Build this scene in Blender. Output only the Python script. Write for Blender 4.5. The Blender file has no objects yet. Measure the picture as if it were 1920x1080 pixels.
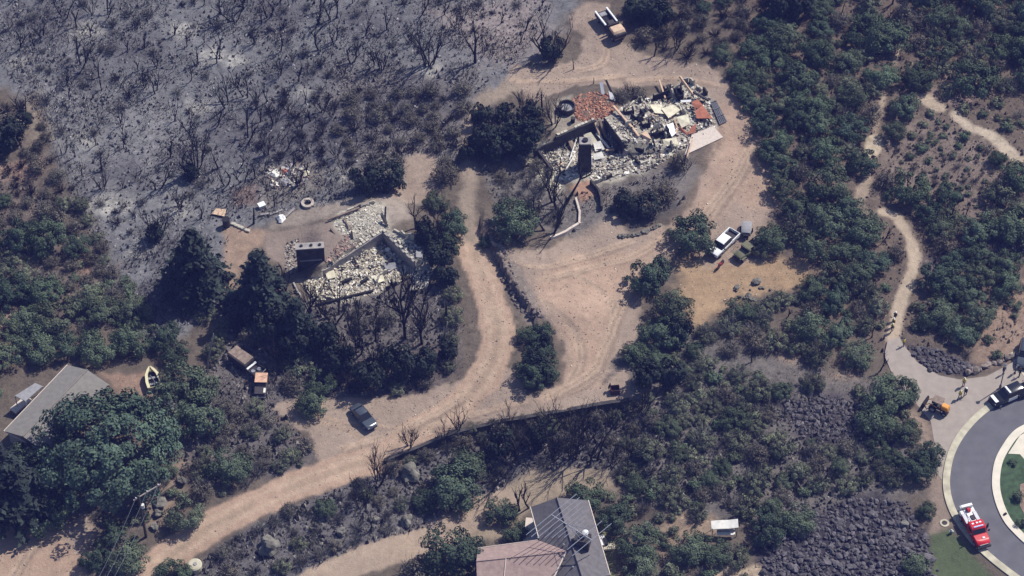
import bpy, bmesh, math, random
import numpy as np
from mathutils import Vector, Matrix, Quaternion

random.seed(11)
rng = np.random.default_rng(11)
scn = bpy.context.scene
COL = scn.collection

# ------------------------------------------------------------------ camera, sky, sun, exposure
PITCH = math.radians(49.0)
DIST = 356.0
HALF = 82.0 / 400.0
CAMP = (0.0, -DIST * math.cos(PITCH), DIST * math.sin(PITCH))
cam_d = bpy.data.cameras.new("camera")
cam = bpy.data.objects.new("camera", cam_d)
COL.objects.link(cam)
cam.location = CAMP
cam.rotation_euler = (math.pi / 2 - PITCH, 0, 0)
cam_d.sensor_width = 36.0
cam_d.lens = 18.0 / HALF
cam_d.clip_start = 1.0
cam_d.clip_end = 9000.0
scn.camera = cam

SUN_EL = math.radians(50.0)
SUN_AZ = math.atan2(0.80, 0.60)          # measured from +Y towards +X
to_sun = Vector((math.sin(SUN_AZ) * math.cos(SUN_EL), math.cos(SUN_AZ) * math.cos(SUN_EL), math.sin(SUN_EL)))
world = bpy.data.worlds.new("World")
scn.world = world
world.use_nodes = True
wn = world.node_tree
sky = wn.nodes.new("ShaderNodeTexSky")
sky.sky_type = 'NISHITA'
sky.sun_disc = False
sky.sun_elevation = SUN_EL
sky.sun_rotation = SUN_AZ
sky.ozone_density = 3.0
wn.links.new(sky.outputs[0], wn.nodes["Background"].inputs[0])
wn.nodes["Background"].inputs[1].default_value = 0.10
sun_d = bpy.data.lights.new("sun", 'SUN')
sun_d.energy = 5.0
sun_d.angle = math.radians(0.5)
sun_d.color = (1.0, 0.955, 0.89)
sun = bpy.data.objects.new("sun", sun_d)
COL.objects.link(sun)
sun.rotation_euler = to_sun.to_track_quat('Z', 'Y').to_euler()
scn.view_settings.view_transform = 'Standard'
scn.view_settings.look = 'None'
scn.view_settings.gamma = 1.0
scn.view_settings.exposure = 0.20
scn.view_settings.use_curve_mapping = False

HAZE_DENSITY = 1.8e-4

# ------------------------------------------------------------------ materials
MATS = {}
def mat(name, color, rough=0.85, var=0.12, nscale=3.0, bump=0.0, metal=0.0, spec=0.3, attr=False, obvar=0.0, hue2=None):
    """Procedural material: base colour broken up by noise, optionally by a colour attribute and by object."""
    if name in MATS:
        return MATS[name]
    m = bpy.data.materials.new(name)
    m.use_nodes = True
    nt = m.node_tree
    b = nt.nodes["Principled BSDF"]
    b.inputs["Roughness"].default_value = rough
    b.inputs["Metallic"].default_value = metal
    b.inputs["Specular IOR Level"].default_value = spec
    tc = nt.nodes.new("ShaderNodeTexCoord")
    nz = nt.nodes.new("ShaderNodeTexNoise")
    nz.inputs["Scale"].default_value = nscale
    nz.inputs["Detail"].default_value = 5.0
    nt.links.new(tc.outputs["Object"], nz.inputs["Vector"])
    mr = nt.nodes.new("ShaderNodeMapRange")
    mr.inputs[1].default_value = 0.3
    mr.inputs[2].default_value = 0.7
    mr.inputs[3].default_value = 1 - var
    mr.inputs[4].default_value = 1 + var
    nt.links.new(nz.outputs[0], mr.inputs[0])
    rgb = nt.nodes.new("ShaderNodeRGB")
    rgb.outputs[0].default_value = (*color, 1)
    src = rgb.outputs[0]
    if hue2 is not None:
        oi = nt.nodes.new("ShaderNodeObjectInfo")
        mx = nt.nodes.new("ShaderNodeMix"); mx.data_type = 'RGBA'
        nt.links.new(oi.outputs["Random"], mx.inputs[0])
        nt.links.new(src, mx.inputs[6])
        mx.inputs[7].default_value = (*hue2, 1)
        src = mx.outputs[2]
    if attr:
        at = nt.nodes.new("ShaderNodeAttribute"); at.attribute_name = "tint"
        mm = nt.nodes.new("ShaderNodeMix"); mm.data_type = 'RGBA'; mm.blend_type = 'MULTIPLY'
        mm.inputs[0].default_value = 1.0
        nt.links.new(src, mm.inputs[6]); nt.links.new(at.outputs["Color"], mm.inputs[7])
        src = mm.outputs[2]
    vm = nt.nodes.new("ShaderNodeVectorMath"); vm.operation = 'SCALE'
    nt.links.new(src, vm.inputs[0])
    fac = mr.outputs[0]
    if obvar > 0:
        oi = nt.nodes.new("ShaderNodeObjectInfo")
        m2 = nt.nodes.new("ShaderNodeMapRange")
        m2.inputs[3].default_value = 1 - obvar; m2.inputs[4].default_value = 1 + obvar
        mu = nt.nodes.new("ShaderNodeMath"); mu.operation = 'MULTIPLY'
        # scramble the object random so it is independent of hue2
        sc = nt.nodes.new("ShaderNodeMath"); sc.operation = 'MULTIPLY'; sc.inputs[1].default_value = 17.31
        fr = nt.nodes.new("ShaderNodeMath"); fr.operation = 'FRACT'
        nt.links.new(oi.outputs["Random"], sc.inputs[0]); nt.links.new(sc.outputs[0], fr.inputs[0])
        nt.links.new(fr.outputs[0], m2.inputs[0])
        nt.links.new(m2.outputs[0], mu.inputs[0]); nt.links.new(mr.outputs[0], mu.inputs[1])
        fac = mu.outputs[0]
    nt.links.new(fac, vm.inputs["Scale"])
    nt.links.new(vm.outputs[0], b.inputs["Base Color"])
    if bump > 0:
        bp = nt.nodes.new("ShaderNodeBump")
        bp.inputs["Strength"].default_value = bump
        bp.inputs["Distance"].default_value = 0.2
        nt.links.new(nz.outputs[0], bp.inputs["Height"])
        nt.links.new(bp.outputs[0], b.inputs["Normal"])
    MATS[name] = m
    return m

def ground_material():
    m = bpy.data.materials.new("earth")
    m.use_nodes = True
    nt = m.node_tree; L = nt.links.new
    b = nt.nodes["Principled BSDF"]
    b.inputs["Roughness"].default_value = 0.95
    b.inputs["Specular IOR Level"].default_value = 0.1
    at = nt.nodes.new("ShaderNodeAttribute"); at.attribute_name = "tint"
    tc = nt.nodes.new("ShaderNodeTexCoord")
    def noise(scale, detail=6, rough=0.6):
        n = nt.nodes.new("ShaderNodeTexNoise")
        n.inputs["Scale"].default_value = scale; n.inputs["Detail"].default_value = detail; n.inputs["Roughness"].default_value = rough
        L(tc.outputs["Object"], n.inputs["Vector"]); return n.outputs[0]
    def rng_(x, a, bb, c, d):
        r = nt.nodes.new("ShaderNodeMapRange")
        r.inputs[1].default_value = a; r.inputs[2].default_value = bb; r.inputs[3].default_value = c; r.inputs[4].default_value = d
        L(x, r.inputs[0]); return r.outputs[0]
    def math_(op, a, bb):
        n = nt.nodes.new("ShaderNodeMath"); n.operation = op
        for k, v in ((0, a), (1, bb)):
            if isinstance(v, (int, float)): n.inputs[k].default_value = v
            else: L(v, n.inputs[k])
        return n.outputs[0]
    big = rng_(noise(0.12, 4), 0.3, 0.7, 0.86, 1.14)
    mid = rng_(noise(0.9, 7, 0.7), 0.3, 0.7, 0.84, 1.16)
    fine = rng_(noise(5.0, 5, 0.75), 0.25, 0.75, 0.89, 1.11)
    f = math_('MULTIPLY', math_('MULTIPLY', big, mid), fine)
    # dark and pale specks, strength carried by the alpha of the attribute
    dark = rng_(noise(1.1, 9, 0.85), 0.50, 0.58, 0.0, 1.0)
    pale = rng_(noise(1.9, 9, 0.85), 0.55, 0.64, 0.0, 1.0)
    dk = math_('MULTIPLY', dark, at.outputs["Alpha"])
    pl = math_('MULTIPLY', pale, at.outputs["Alpha"])
    f = math_('MULTIPLY', f, math_('SUBTRACT', 1.0, math_('MULTIPLY', dk, 0.5)))
    f = math_('MULTIPLY', f, math_('ADD', 1.0, math_('MULTIPLY', pl, 0.9)))
    vm = nt.nodes.new("ShaderNodeVectorMath"); vm.operation = 'SCALE'
    L(at.outputs["Color"], vm.inputs[0]); L(f, vm.inputs["Scale"])
    L(vm.outputs[0], b.inputs["Base Color"])
    bp = nt.nodes.new("ShaderNodeBump"); bp.inputs["Strength"].default_value = 0.55; bp.inputs["Distance"].default_value = 0.35
    L(noise(2.2, 8, 0.75), bp.inputs["Height"]); L(bp.outputs[0], b.inputs["Normal"])
    return m

EARTH = ground_material()
M_BLACK = mat("charred_wood", (0.018, 0.017, 0.020), 0.9, 0.3, 6)
M_SOOT = mat("sooty_bark", (0.030, 0.027, 0.028), 0.9, 0.3, 6, obvar=0.35)
M_GREYTWIG = mat("scorched_twig", (0.175, 0.165, 0.145), 0.9, 0.25, 5, obvar=0.4, hue2=(0.105, 0.102, 0.096))
M_TRUNK = mat("bark", (0.07, 0.055, 0.045), 0.9, 0.3, 6)
M_PALETRUNK = mat("bleached_bark", (0.26, 0.23, 0.20), 0.9, 0.2, 6)
M_LEAF = mat("oak_leaf", (0.088, 0.124, 0.078), 0.9, 0.15, 1.2, attr=True, obvar=0.25, hue2=(0.108, 0.126, 0.084), spec=0.05)
M_LEAFBLUE = mat("dark_green_leaf", (0.066, 0.098, 0.070), 0.9, 0.15, 1.2, attr=True, obvar=0.28, hue2=(0.086, 0.112, 0.074), spec=0.05)
M_OLIVE = mat("olive_leaf", (0.172, 0.186, 0.122), 0.9, 0.2, 1.2, attr=True, obvar=0.28, hue2=(0.140, 0.156, 0.108), spec=0.05)
M_SCORCH = mat("scorched_leaf", (0.148, 0.130, 0.100), 0.9, 0.2, 1.2, attr=True, obvar=0.3, hue2=(0.122, 0.116, 0.098), spec=0.1)
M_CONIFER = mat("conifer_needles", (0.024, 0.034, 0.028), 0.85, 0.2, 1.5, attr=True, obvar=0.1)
M_ROCK = mat("lava_rock", (0.096, 0.086, 0.090), 0.85, 0.4, 1.5, bump=0.5, obvar=0.4)
M_BOULDER = mat("pale_boulder", (0.150, 0.140, 0.118), 0.9, 0.5, 2.6, bump=1.0, obvar=0.2)
M_REDROCK = mat("reddish_stone", (0.20, 0.165, 0.14), 0.9, 0.25, 1.4, bump=0.5, obvar=0.25)
M_RUBBLE = mat("rubble", (1, 1, 1), 0.9, 0.25, 4, bump=0.3, attr=True, spec=0.15)
M_WALL = mat("grey_concrete", (0.30, 0.275, 0.255), 0.9, 0.25, 1.2, bump=0.3)
M_SOOTSHADE = mat("soot_and_shade_masonry", (0.055, 0.050, 0.048), 0.9, 0.45, 1.0, bump=0.4)  # soot tone darkened further, putting the faces' shade into the colour
M_PALEWALL = mat("pale_masonry", (0.46, 0.42, 0.34), 0.9, 0.25, 1.5, bump=0.4)
M_ASPHALT = mat("asphalt", (0.122, 0.120, 0.132), 0.9, 0.11, 0.6, bump=0.1, spec=0.2)
M_KERB = mat("kerb_concrete", (0.46, 0.42, 0.31), 0.9, 0.25, 0.8)
M_KERBW = mat("pale_concrete", (0.64, 0.58, 0.47), 0.9, 0.08, 1.0)
M_PAVE = mat("tan_pavement", (0.31, 0.265, 0.225), 0.9, 0.10, 0.9, bump=0.1)
M_LAWN = mat("lawn_turf", (0.050, 0.082, 0.042), 0.95, 0.3, 1.4, bump=0.3)
M_WHITE = mat("white_paint", (0.78, 0.78, 0.76), 0.35, 0.04, 2, spec=0.5)
M_WHITEDULL = mat("white_sheet", (0.70, 0.67, 0.60), 0.7, 0.12, 2)
M_RED = mat("fire_red_paint", (0.52, 0.018, 0.022), 0.3, 0.05, 2, spec=0.5)
M_GLASS = mat("dark_glass", (0.012, 0.014, 0.018), 0.08, 0.05, 2, spec=0.6)
M_RUBBER = mat("tyre_rubber", (0.015, 0.015, 0.016), 0.9, 0.1, 5)
M_STEEL = mat("bare_steel", (0.42, 0.42, 0.44), 0.4, 0.1, 3, metal=0.6)
M_DARKMETAL = mat("burnt_metal", (0.045, 0.038, 0.040), 0.7, 0.35, 3)
M_BROWNMETAL = mat("scorched_brown_metal", (0.22, 0.165, 0.13), 0.75, 0.3, 2)
M_SEDAN = mat("slate_car_paint", (0.055, 0.066, 0.082), 0.22, 0.05, 2, spec=0.6)
M_OLIVECAR = mat("olive_drab_paint", (0.125, 0.125, 0.07), 0.6, 0.15, 2)
M_GREYCAR = mat("grey_tarp", (0.26, 0.255, 0.26), 0.8, 0.15, 2)
M_BLACKCAR = mat("black_car_paint", (0.012, 0.013, 0.016), 0.2, 0.05, 2, spec=0.6)
M_YELLOW = mat("cream_yellow_gelcoat", (0.62, 0.57, 0.35), 0.5, 0.08, 2)
M_ORANGE = mat("orange_paint", (0.62, 0.27, 0.035), 0.5, 0.1, 2)
M_TAN = mat("tan_sheet_metal", (0.56, 0.40, 0.27), 0.7, 0.15, 2)
M_ORANGETAN = mat("peach_burnt_roof", (0.60, 0.36, 0.24), 0.7, 0.15, 2)
M_ROOFG = mat("grey_shingle", (0.20, 0.185, 0.165), 0.9, 0.10, 1.6, bump=0.25)
M_ROOFD = mat("dark_slate_shingle", (0.125, 0.115, 0.118), 0.9, 0.18, 1.6, bump=0.25)
M_ROOFM = mat("rosy_brown_shingle", (0.30, 0.215, 0.19), 0.9, 0.14, 1.6, bump=0.25)
M_TRIM = mat("pale_trim", (0.55, 0.47, 0.40), 0.8, 0.1, 3)
M_STUCCO = mat("house_wall", (0.34, 0.29, 0.23), 0.9, 0.1, 2)
M_RUSTSHEET = mat("red_roof_sheet", (0.46, 0.17, 0.10), 0.75, 0.25, 1.5)
M_CREAMSHEET = mat("cream_sheet", (0.62, 0.57, 0.42), 0.8, 0.2, 1.5)
M_SLATE = mat("grey_lattice", (0.12, 0.125, 0.14), 0.8, 0.2, 3)
M_SKIN = mat("skin", (0.45, 0.28, 0.20), 0.6, 0.05, 5)
M_YSHIRT = mat("yellow_shirt", (0.60, 0.47, 0.10), 0.85, 0.1, 5)
M_GTROUSER = mat("dark_green_trousers", (0.035, 0.042, 0.030), 0.9, 0.1, 5)
M_DARKCLOTH = mat("dark_clothing", (0.022, 0.022, 0.028), 0.9, 0.1, 5)
M_BOOT = mat("black_boots", (0.012, 0.012, 0.012), 0.8, 0.1, 5)
M_CONCRETE_RING = mat("weathered_concrete", (0.44, 0.38, 0.32), 0.9, 0.2, 3, bump=0.3)

# ------------------------------------------------------------------ mesh helpers
def new_obj(name, me, parent=None, mats=()):
    o = bpy.data.objects.new(name, me)
    COL.objects.link(o)
    if parent is not None:
        o.parent = parent
    for m in mats:
        if m is not None and m.name not in [x.name for x in me.materials if x]:
            me.materials.append(m)
    return o

def np_mesh(name, V, F, mats=(), tint=None, smooth=False, mi=None):
    """V (n,3); F (m,k) with k = 3 or 4; tint (n,3|4) vertex colours."""
    me = bpy.data.meshes.new(name)
    V = np.asarray(V, np.float32); F = np.asarray(F, np.int32)
    n, (m, k) = len(V), F.shape
    me.vertices.add(n); me.vertices.foreach_set("co", V.ravel())
    me.loops.add(m * k); me.loops.foreach_set("vertex_index", F.ravel())
    me.polygons.add(m)
    me.polygons.foreach_set("loop_start", np.arange(0, m * k, k, dtype=np.int32))
    if mi is not None: me.polygons.foreach_set("material_index", np.asarray(mi, np.int32))
    me.polygons.foreach_set("use_smooth", np.full(m, smooth))
    for mm in mats: me.materials.append(mm)
    if tint is not None:
        t = np.asarray(tint, np.float32)
        if t.shape[1] == 3: t = np.hstack([t, np.ones((n, 1), np.float32)])
        a = me.color_attributes.new("tint", 'FLOAT_COLOR', 'POINT')
        a.data.foreach_set("color", t.ravel())
    me.update(calc_edges=True)
    me.validate()
    return me

class MB:
    """Collects shapes; build() links them as one mesh object."""
    def __init__(self): self.v = []; self.f = []
    def add(self, vs, fs):
        b = len(self.v); self.v += [tuple(x) for x in vs]; self.f += [tuple(b + i for i in f) for f in fs]
    def box(self, c, s, rz=0.0, M=None):
        sx, sy, sz = s[0] / 2, s[1] / 2, s[2] / 2
        vs = [Vector((x * sx, y * sy, z * sz)) for z in (-1, 1) for y in (-1, 1) for x in (-1, 1)]
        R = Matrix.Rotation(rz, 3, 'Z') if M is None else M
        vs = [R @ v + Vector(c) for v in vs]
        self.add(vs, [(0, 2, 3, 1), (4, 5, 7, 6), (0, 1, 5, 4), (2, 6, 7, 3), (0, 4, 6, 2), (1, 3, 7, 5)])
        return self
    def tube(self, pts, rad, n=5, cap=True):
        pts = [Vector(p) for p in pts]
        if isinstance(rad, (int, float)): rad = [rad] * len(pts)
        rings = []
        for i, p in enumerate(pts):
            d = (pts[min(i + 1, len(pts) - 1)] - pts[max(i - 1, 0)])
            if d.length < 1e-6: d = Vector((0, 0, 1))
            d.normalize()
            a = d.orthogonal().normalized() if abs(d.z) > 0.95 else d.cross(Vector((0, 0, 1))).normalized()
            b = d.cross(a)
            rings.append([p + (a * math.cos(2 * math.pi * k / n) + b * math.sin(2 * math.pi * k / n)) * rad[i] for k in range(n)])
        vs = [v for r in rings for v in r]
        fs = []
        for i in range(len(rings) - 1):
            for k in range(n):
                fs.append((i * n + k, i * n + (k + 1) % n, (i + 1) * n + (k + 1) % n, (i + 1) * n + k))
        if cap:
            fs.append(tuple(range(n - 1, -1, -1))); fs.append(tuple(range((len(rings) - 1) * n, len(rings) * n)))
        self.add(vs, fs); return self
    def loft(self, rings, closed=True, cap=True):
        n = len(rings[0]); vs = [v for r in rings for v in r]; fs = []
        for i in range(len(rings) - 1):
            for k in range(n if closed else n - 1):
                fs.append((i * n + k, i * n + (k + 1) % n, (i + 1) * n + (k + 1) % n, (i + 1) * n + k))
        if cap:
            fs.append(tuple(range(n - 1, -1, -1))); fs.append(tuple(range((len(rings) - 1) * n, len(rings) * n)))
        self.add(vs, fs); return self
    def cyl(self, c, r, h, n=16, r2=None):
        r2 = r if r2 is None else r2
        c = Vector(c)
        return self.loft([[c + Vector((q * math.cos(2 * math.pi * k / n), q * math.sin(2 * math.pi * k / n), z)) for k in range(n)] for q, z in ((r, 0), (r2, h))])
    def wheel(self, c, r, w, n=14):
        c = Vector(c)
        return self.loft([[c + Vector((q * math.cos(2 * math.pi * k / n), y, q * math.sin(2 * math.pi * k / n))) for k in range(n)] for q, y in ((r * .85, -w / 2), (r, -w / 2 + .04), (r, w / 2 - .04), (r * .85, w / 2))])
    def build(self, name, m, parent=None, smooth=False, bevel=0.0):
        me = bpy.data.meshes.new(name)
        me.from_pydata(self.v, [], self.f)
        bm = bmesh.new(); bm.from_mesh(me)
        bmesh.ops.recalc_face_normals(bm, faces=bm.faces)
        if bevel > 0:
            bmesh.ops.bevel(bm, geom=[e for e in bm.edges if len(e.link_faces) == 2 and e.calc_face_angle(0) > 0.6], offset=bevel, segments=2, affect='EDGES', clamp_overlap=True)
        bm.to_mesh(me); bm.free()
        if smooth:
            me.polygons.foreach_set("use_smooth", [True] * len(me.polygons))
            if hasattr(me, "set_sharp_from_angle"): me.set_sharp_from_angle(angle=math.radians(38))
        me.materials.append(m)
        return new_obj(name, me, parent)

def thing(name, label, cat, loc=(0, 0, 0), rz=0.0, group=None, scale=1.0):
    o = bpy.data.objects.new(name, None); COL.objects.link(o)
    o.empty_display_size = 0.5
    o.location = loc; o.rotation_euler = (0, 0, rz); o.scale = (scale,) * 3
    o["label"] = label; o["category"] = cat
    if group: o["group"] = group
    return o
def tag(o, label, cat, group=None):
    o["label"] = label; o["category"] = cat
    if group: o["group"] = group
    return o

# ------------------------------------------------------------------ terrain heights
def vnoise(x, y, scale, seed):
    r = np.random.default_rng(seed).random((128, 128))
    u = np.asarray(x) / scale + 500.3; v = np.asarray(y) / scale + 500.7
    i = np.floor(u).astype(int); j = np.floor(v).astype(int)
    fu = u - i; fv = v - j
    fu = fu * fu * (3 - 2 * fu); fv = fv * fv * (3 - 2 * fv)
    i0 = i % 128; i1 = (i + 1) % 128; j0 = j % 128; j1 = (j + 1) % 128
    return (r[i0, j0] * (1 - fu) * (1 - fv) + r[i1, j0] * fu * (1 - fv) + r[i0, j1] * (1 - fu) * fv + r[i1, j1] * fu * fv) * 2 - 1
def sstep(a, b, x):
    t = np.clip((np.asarray(x, float) - a) / (b - a), 0, 1); return t * t * (3 - 2 * t)

F_ = np.array((0, math.cos(PITCH), -math.sin(PITCH))); U_ = np.array((0, math.sin(PITCH), math.cos(PITCH)))
def ray(px, py):
    u = (px - 960) / 960 * HALF; v = (540 - py) / 960 * HALF
    d = F_ + np.array((u, 0, 0)) + v * U_
    return d
def Pz(px, py, z=0.0):
    """Point of the line of sight through a photograph pixel at height z (photograph is 1920 x 1080)."""
    d = ray(px, py); t = (z - CAMP[2]) / d[2]
    return np.array(CAMP) + d * t

STEP = 0.35
X0, X1, Y0, Y1 = -118.0, 118.0, -80.0, 105.0
gx = np.arange(X0, X1 + STEP, STEP); gy = np.arange(Y0, Y1 + STEP, STEP)
NX, NY = len(gx), len(gy)
GX, GY = np.meshgrid(gx, gy)              # row = y
Z = 0.75 * vnoise(GX, GY, 34, 1) + 0.35 * vnoise(GX, GY, 13, 2) + 0.10 * vnoise(GX, GY, 4, 3)
rough = 0.10 * vnoise(GX, GY, 1.3, 4) + 0.07 * vnoise(GX, GY, 0.7, 5)
# the cul-de-sac corner is graded flat
c0 = Pz(1640, 690)
flat = sstep(-8, 4, GX - (c0[0] + (GY - c0[1]) * 0.15)) * sstep(10, -2, GY - c0[1])
Z *= (1 - flat); rough = rough * (1 - flat)
edge = np.minimum.reduce([GX - X0, X1 - GX, GY - Y0, Y1 - GY])
Z *= sstep(0, 12, edge); rough *= sstep(0, 12, edge)

def step_y(pts, H, near, far, up=True, ramp=(3, 3)):
    """A terrace edge whose line is a function of x: ground beyond (up) or in front (down) changes by H."""
    global Z
    xs = [p[0] for p in pts]; ys = [p[1] for p in pts]
    yl = np.interp(GX, xs, ys)
    d = (GY - yl) if up else (yl - GY)
    lat = (sstep(xs[0] - ramp[0], xs[0] + 0.1, GX) if ramp[0] > 0 else sstep(xs[0], xs[0] - ramp[0], GX)) * sstep(xs[-1] + ramp[1], xs[-1] - 0.1, GX)
    Z = Z + H * lat * (d > 0) * (1 - sstep(near, far, d))

ROADWALL = [Pz(*p) for p in ((640, 905), (720, 862), (780, 838), (860, 806), (940, 788), (1010, 778), (1090, 766), (1180, 752))]
step_y(ROADWALL, -1.5, 8, 30, up=False, ramp=(-14, 3))
LW = [Pz(606, 499, 2.2), Pz(718, 433, 2.2), Pz(775, 487, 2.2)]
step_y(LW, 2.0, 4, 15, up=True, ramp=(4, 5))
UW = [Pz(1003, 272, 2.4), Pz(1044, 254, 2.4), Pz(1115, 225, 2.4), Pz(1135, 222, 2.4), Pz(1168, 262, 2.4)]
step_y(UW, 2.2, 5, 16, up=True, ramp=(3, 10))
BANK = [Pz(905, 440), Pz(925, 475), Pz(960, 540), Pz(1005, 600)]
ysb = [p[1] for p in BANK][::-1]; xsb = [p[0] for p in BANK][::-1]
xl = np.interp(GY, ysb, xsb)
Z += 1.3 * ((GX - xl) > 0) * (1 - sstep(3, 16, GX - xl)) * sstep(ysb[0] - 4, ysb[0] + 2, GY) * sstep(ysb[-1] + 6, ysb[-1], GY)

def zat(x, y):
    u = (x - X0) / STEP; v = (y - Y0) / STEP
    i = min(max(int(u), 0), NX - 2); j = min(max(int(v), 0), NY - 2)
    a = min(max(u - i, 0), 1); b = min(max(v - j, 0), 1)
    return float(Z[j, i] * (1 - a) * (1 - b) + Z[j, i + 1] * a * (1 - b) + Z[j + 1, i] * (1 - a) * b + Z[j + 1, i + 1] * a * b)

def P(px, py):
    """Ground point seen at a photograph pixel."""
    d = ray(px, py)
    t0 = (6.0 - CAMP[2]) / d[2]; t1 = (-6.0 - CAMP[2]) / d[2]
    n = 60; prev = t0
    for k in range(n + 1):
        t = t0 + (t1 - t0) * k / n
        p = np.array(CAMP) + d * t
        if p[2] <= zat(p[0], p[1]):
            a, b = prev, t
            for _ in range(10):
                m = (a + b) / 2; p = np.array(CAMP) + d * m
                if p[2] <= zat(p[0], p[1]): b = m
                else: a = m
            p = np.array(CAMP) + d * b
            return Vector((p[0], p[1], zat(p[0], p[1])))
        prev = t
    p = Pz(px, py); return Vector((p[0], p[1], zat(p[0], p[1])))
def project(p):
    r = np.array(p) - np.array(CAMP)
    dz = r @ F_
    return 960 + 960 / HALF * r[0] / dz, 540 - 960 / HALF * (r @ U_) / dz
def ppm(px, py):
    """photograph pixels per metre there"""
    d = np.linalg.norm(np.array(P(px, py)) - np.array(CAMP)); return 960 / (HALF * d)
def heading(a, b):
    A, B = P(*a), P(*b); return math.atan2(B.y - A.y, B.x - A.x)

# ------------------------------------------------------------------ ground cover map (colours of soil, ash, dirt and a painted shadow)
DIRT = (0.372, 0.262, 0.190); DIRTG = (0.296, 0.228, 0.178); DIRTY = (0.320, 0.222, 0.135); DIRTL = (0.42, 0.31, 0.225)
ASH = (0.160, 0.158, 0.160); ASHD = (0.105, 0.100, 0.105); ASHW = (0.38, 0.36, 0.32)
BROWN = (0.165, 0.128, 0.100); SCRUB = (0.125, 0.102, 0.080); TANSOIL = (0.31, 0.225, 0.165); PALEASH = (0.33, 0.30, 0.25)

N = NX * NY
C = np.zeros((N, 4)); C[:, :3] = SCRUB; C[:, 3] = 0.55
CLS = np.zeros(N, int); CLASSNAMES = ["ground"]
gxf, gyf = GX.ravel(), GY.ravel()
edge_noise = (0.55 * vnoise(gxf, gyf, 3.1, 21) + 0.45 * vnoise(gxf, gyf, 1.1, 22))
fine_noise = vnoise(gxf, gyf, 0.55, 23)

def seg_dist(px, py, a, b):
    ax, ay = a; bx, by = b
    dx, dy = bx - ax, by - ay
    t = np.clip(((px - ax) * dx + (py - ay) * dy) / (dx * dx + dy * dy + 1e-9), 0, 1)
    return np.hypot(px - ax - t * dx, py - ay - t * dy)

def paint(kind, pts, col, width=None, soft=0.5, amp=0.8, speck=None, name=None, strength=1.0):
    """Lays a ground cover inside a polygon ('poly') or along a line ('line', width in metres)."""
    W = [P(*p)[:2] for p in pts] if not isinstance(pts[0], Vector) else [p[:2] for p in pts]
    xs = [w[0] for w in W]; ys = [w[1] for w in W]
    m = soft * 2 + amp * 2 + ((width if not isinstance(width, (list, tuple)) else max(width)) or 0)
    idx = np.nonzero((gxf > min(xs) - m) & (gxf < max(xs) + m) & (gyf > min(ys) - m) & (gyf < max(ys) + m))[0]
    x, y = gxf[idx], gyf[idx]
    d = np.full(len(idx), 1e9)
    if kind == 'poly':
        inside = np.zeros(len(idx), bool)
        for i in range(len(W)):
            a, b = W[i], W[(i + 1) % len(W)]
            d = np.minimum(d, seg_dist(x, y, a, b))
            c = ((a[1] > y) != (b[1] > y)) & (x < (b[0] - a[0]) * (y - a[1]) / (b[1] - a[1] + 1e-12) + a[0])
            inside ^= c
        sd = np.where(inside, d, -d)
    else:
        for i in range(len(W) - 1):
            d = np.minimum(d, seg_dist(x, y, W[i], W[i + 1]))
        sd = width / 2 - d
    a = sstep(-soft, soft, sd + amp * edge_noise[idx] + 0.25 * fine_noise[idx] * min(1, amp)) * strength
    C[idx, :3] = C[idx, :3] * (1 - a[:, None]) + np.array(col) * a[:, None]
    if speck is not None: C[idx, 3] = C[idx, 3] * (1 - a) + speck * a
    if name:
        if name not in CLASSNAMES: CLASSNAMES.append(name)
        CLS[idx[a > 0.5]] = CLASSNAMES.index(name)

def smooth_pts(pts, n=6):
    out = []
    for i in range(len(pts) - 1):
        p0 = pts[max(i - 1, 0)]; p1 = pts[i]; p2 = pts[i + 1]; p3 = pts[min(i + 2, len(pts) - 1)]
        for k in range(n):
            t = k / n
            out.append(tuple(0.5 * ((2 * b) + (-a + c) * t + (2 * a - 5 * b + 4 * c - d) * t * t + (-a + 3 * b - 3 * c + d) * t ** 3) for a, b, c, d in zip(p0, p1, p2, p3)))
    out.append(tuple(pts[-1])); return out

# burnt hillside
paint('poly', [(-300, -100), (1150, -100), (1060, 40), (1000, 110), (930, 180), (880, 250), (840, 320), (780, 380), (560, 400), (470, 440), (420, 470), (440, 560), (300, 660), (230, 600), (210, 520), (170, 420), (120, 340), (90, 260), (40, 180), (-300, 60)], ASH, soft=1.5, amp=1.5, speck=0.8, name="burnt_ground")
paint('poly', [(60, 150), (330, 190), (420, 290), (330, 420), (210, 420), (130, 320)], (0.188, 0.184, 0.182), soft=4, amp=3)
paint('poly', [(640, 120), (900, 130), (880, 250), (760, 350), (640, 330), (560, 240)], (0.165, 0.148, 0.138), soft=4, amp=3)
paint('poly', [(800, 20), (1010, -20), (1040, 60), (960, 130), (900, 110)], (0.235, 0.20, 0.185), soft=3, amp=2)
paint('poly', [(480, 180), (640, 200), (660, 340), (560, 320), (480, 290)], (0.125, 0.120, 0.124), soft=3, amp=3, speck=1.0)
for (x, y, r) in ((155, 52, 1.6), (160, 60, 2.0), (398, 105, 1.7), (345, 55, 1.6), (440, 112, 1.6), (375, 200, 1.4), (205, 385, 2.6), (40, 120, 1.0), (640, 330, 1.2), (810, 130, 1.6), (570, 170, 1.2), (330, 400, 1.6), (160, 265, 1.4), (265, 470, 1.6)):
    c = P(x, y)
    paint('poly', [Vector((c.x + r * 1.3 * math.cos(k), c.y + r * math.sin(k), 0)) for k in np.arange(0, 6.2, 0.7)], ASHW, soft=1.0, amp=1.2, speck=1.0, strength=0.75)
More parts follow.
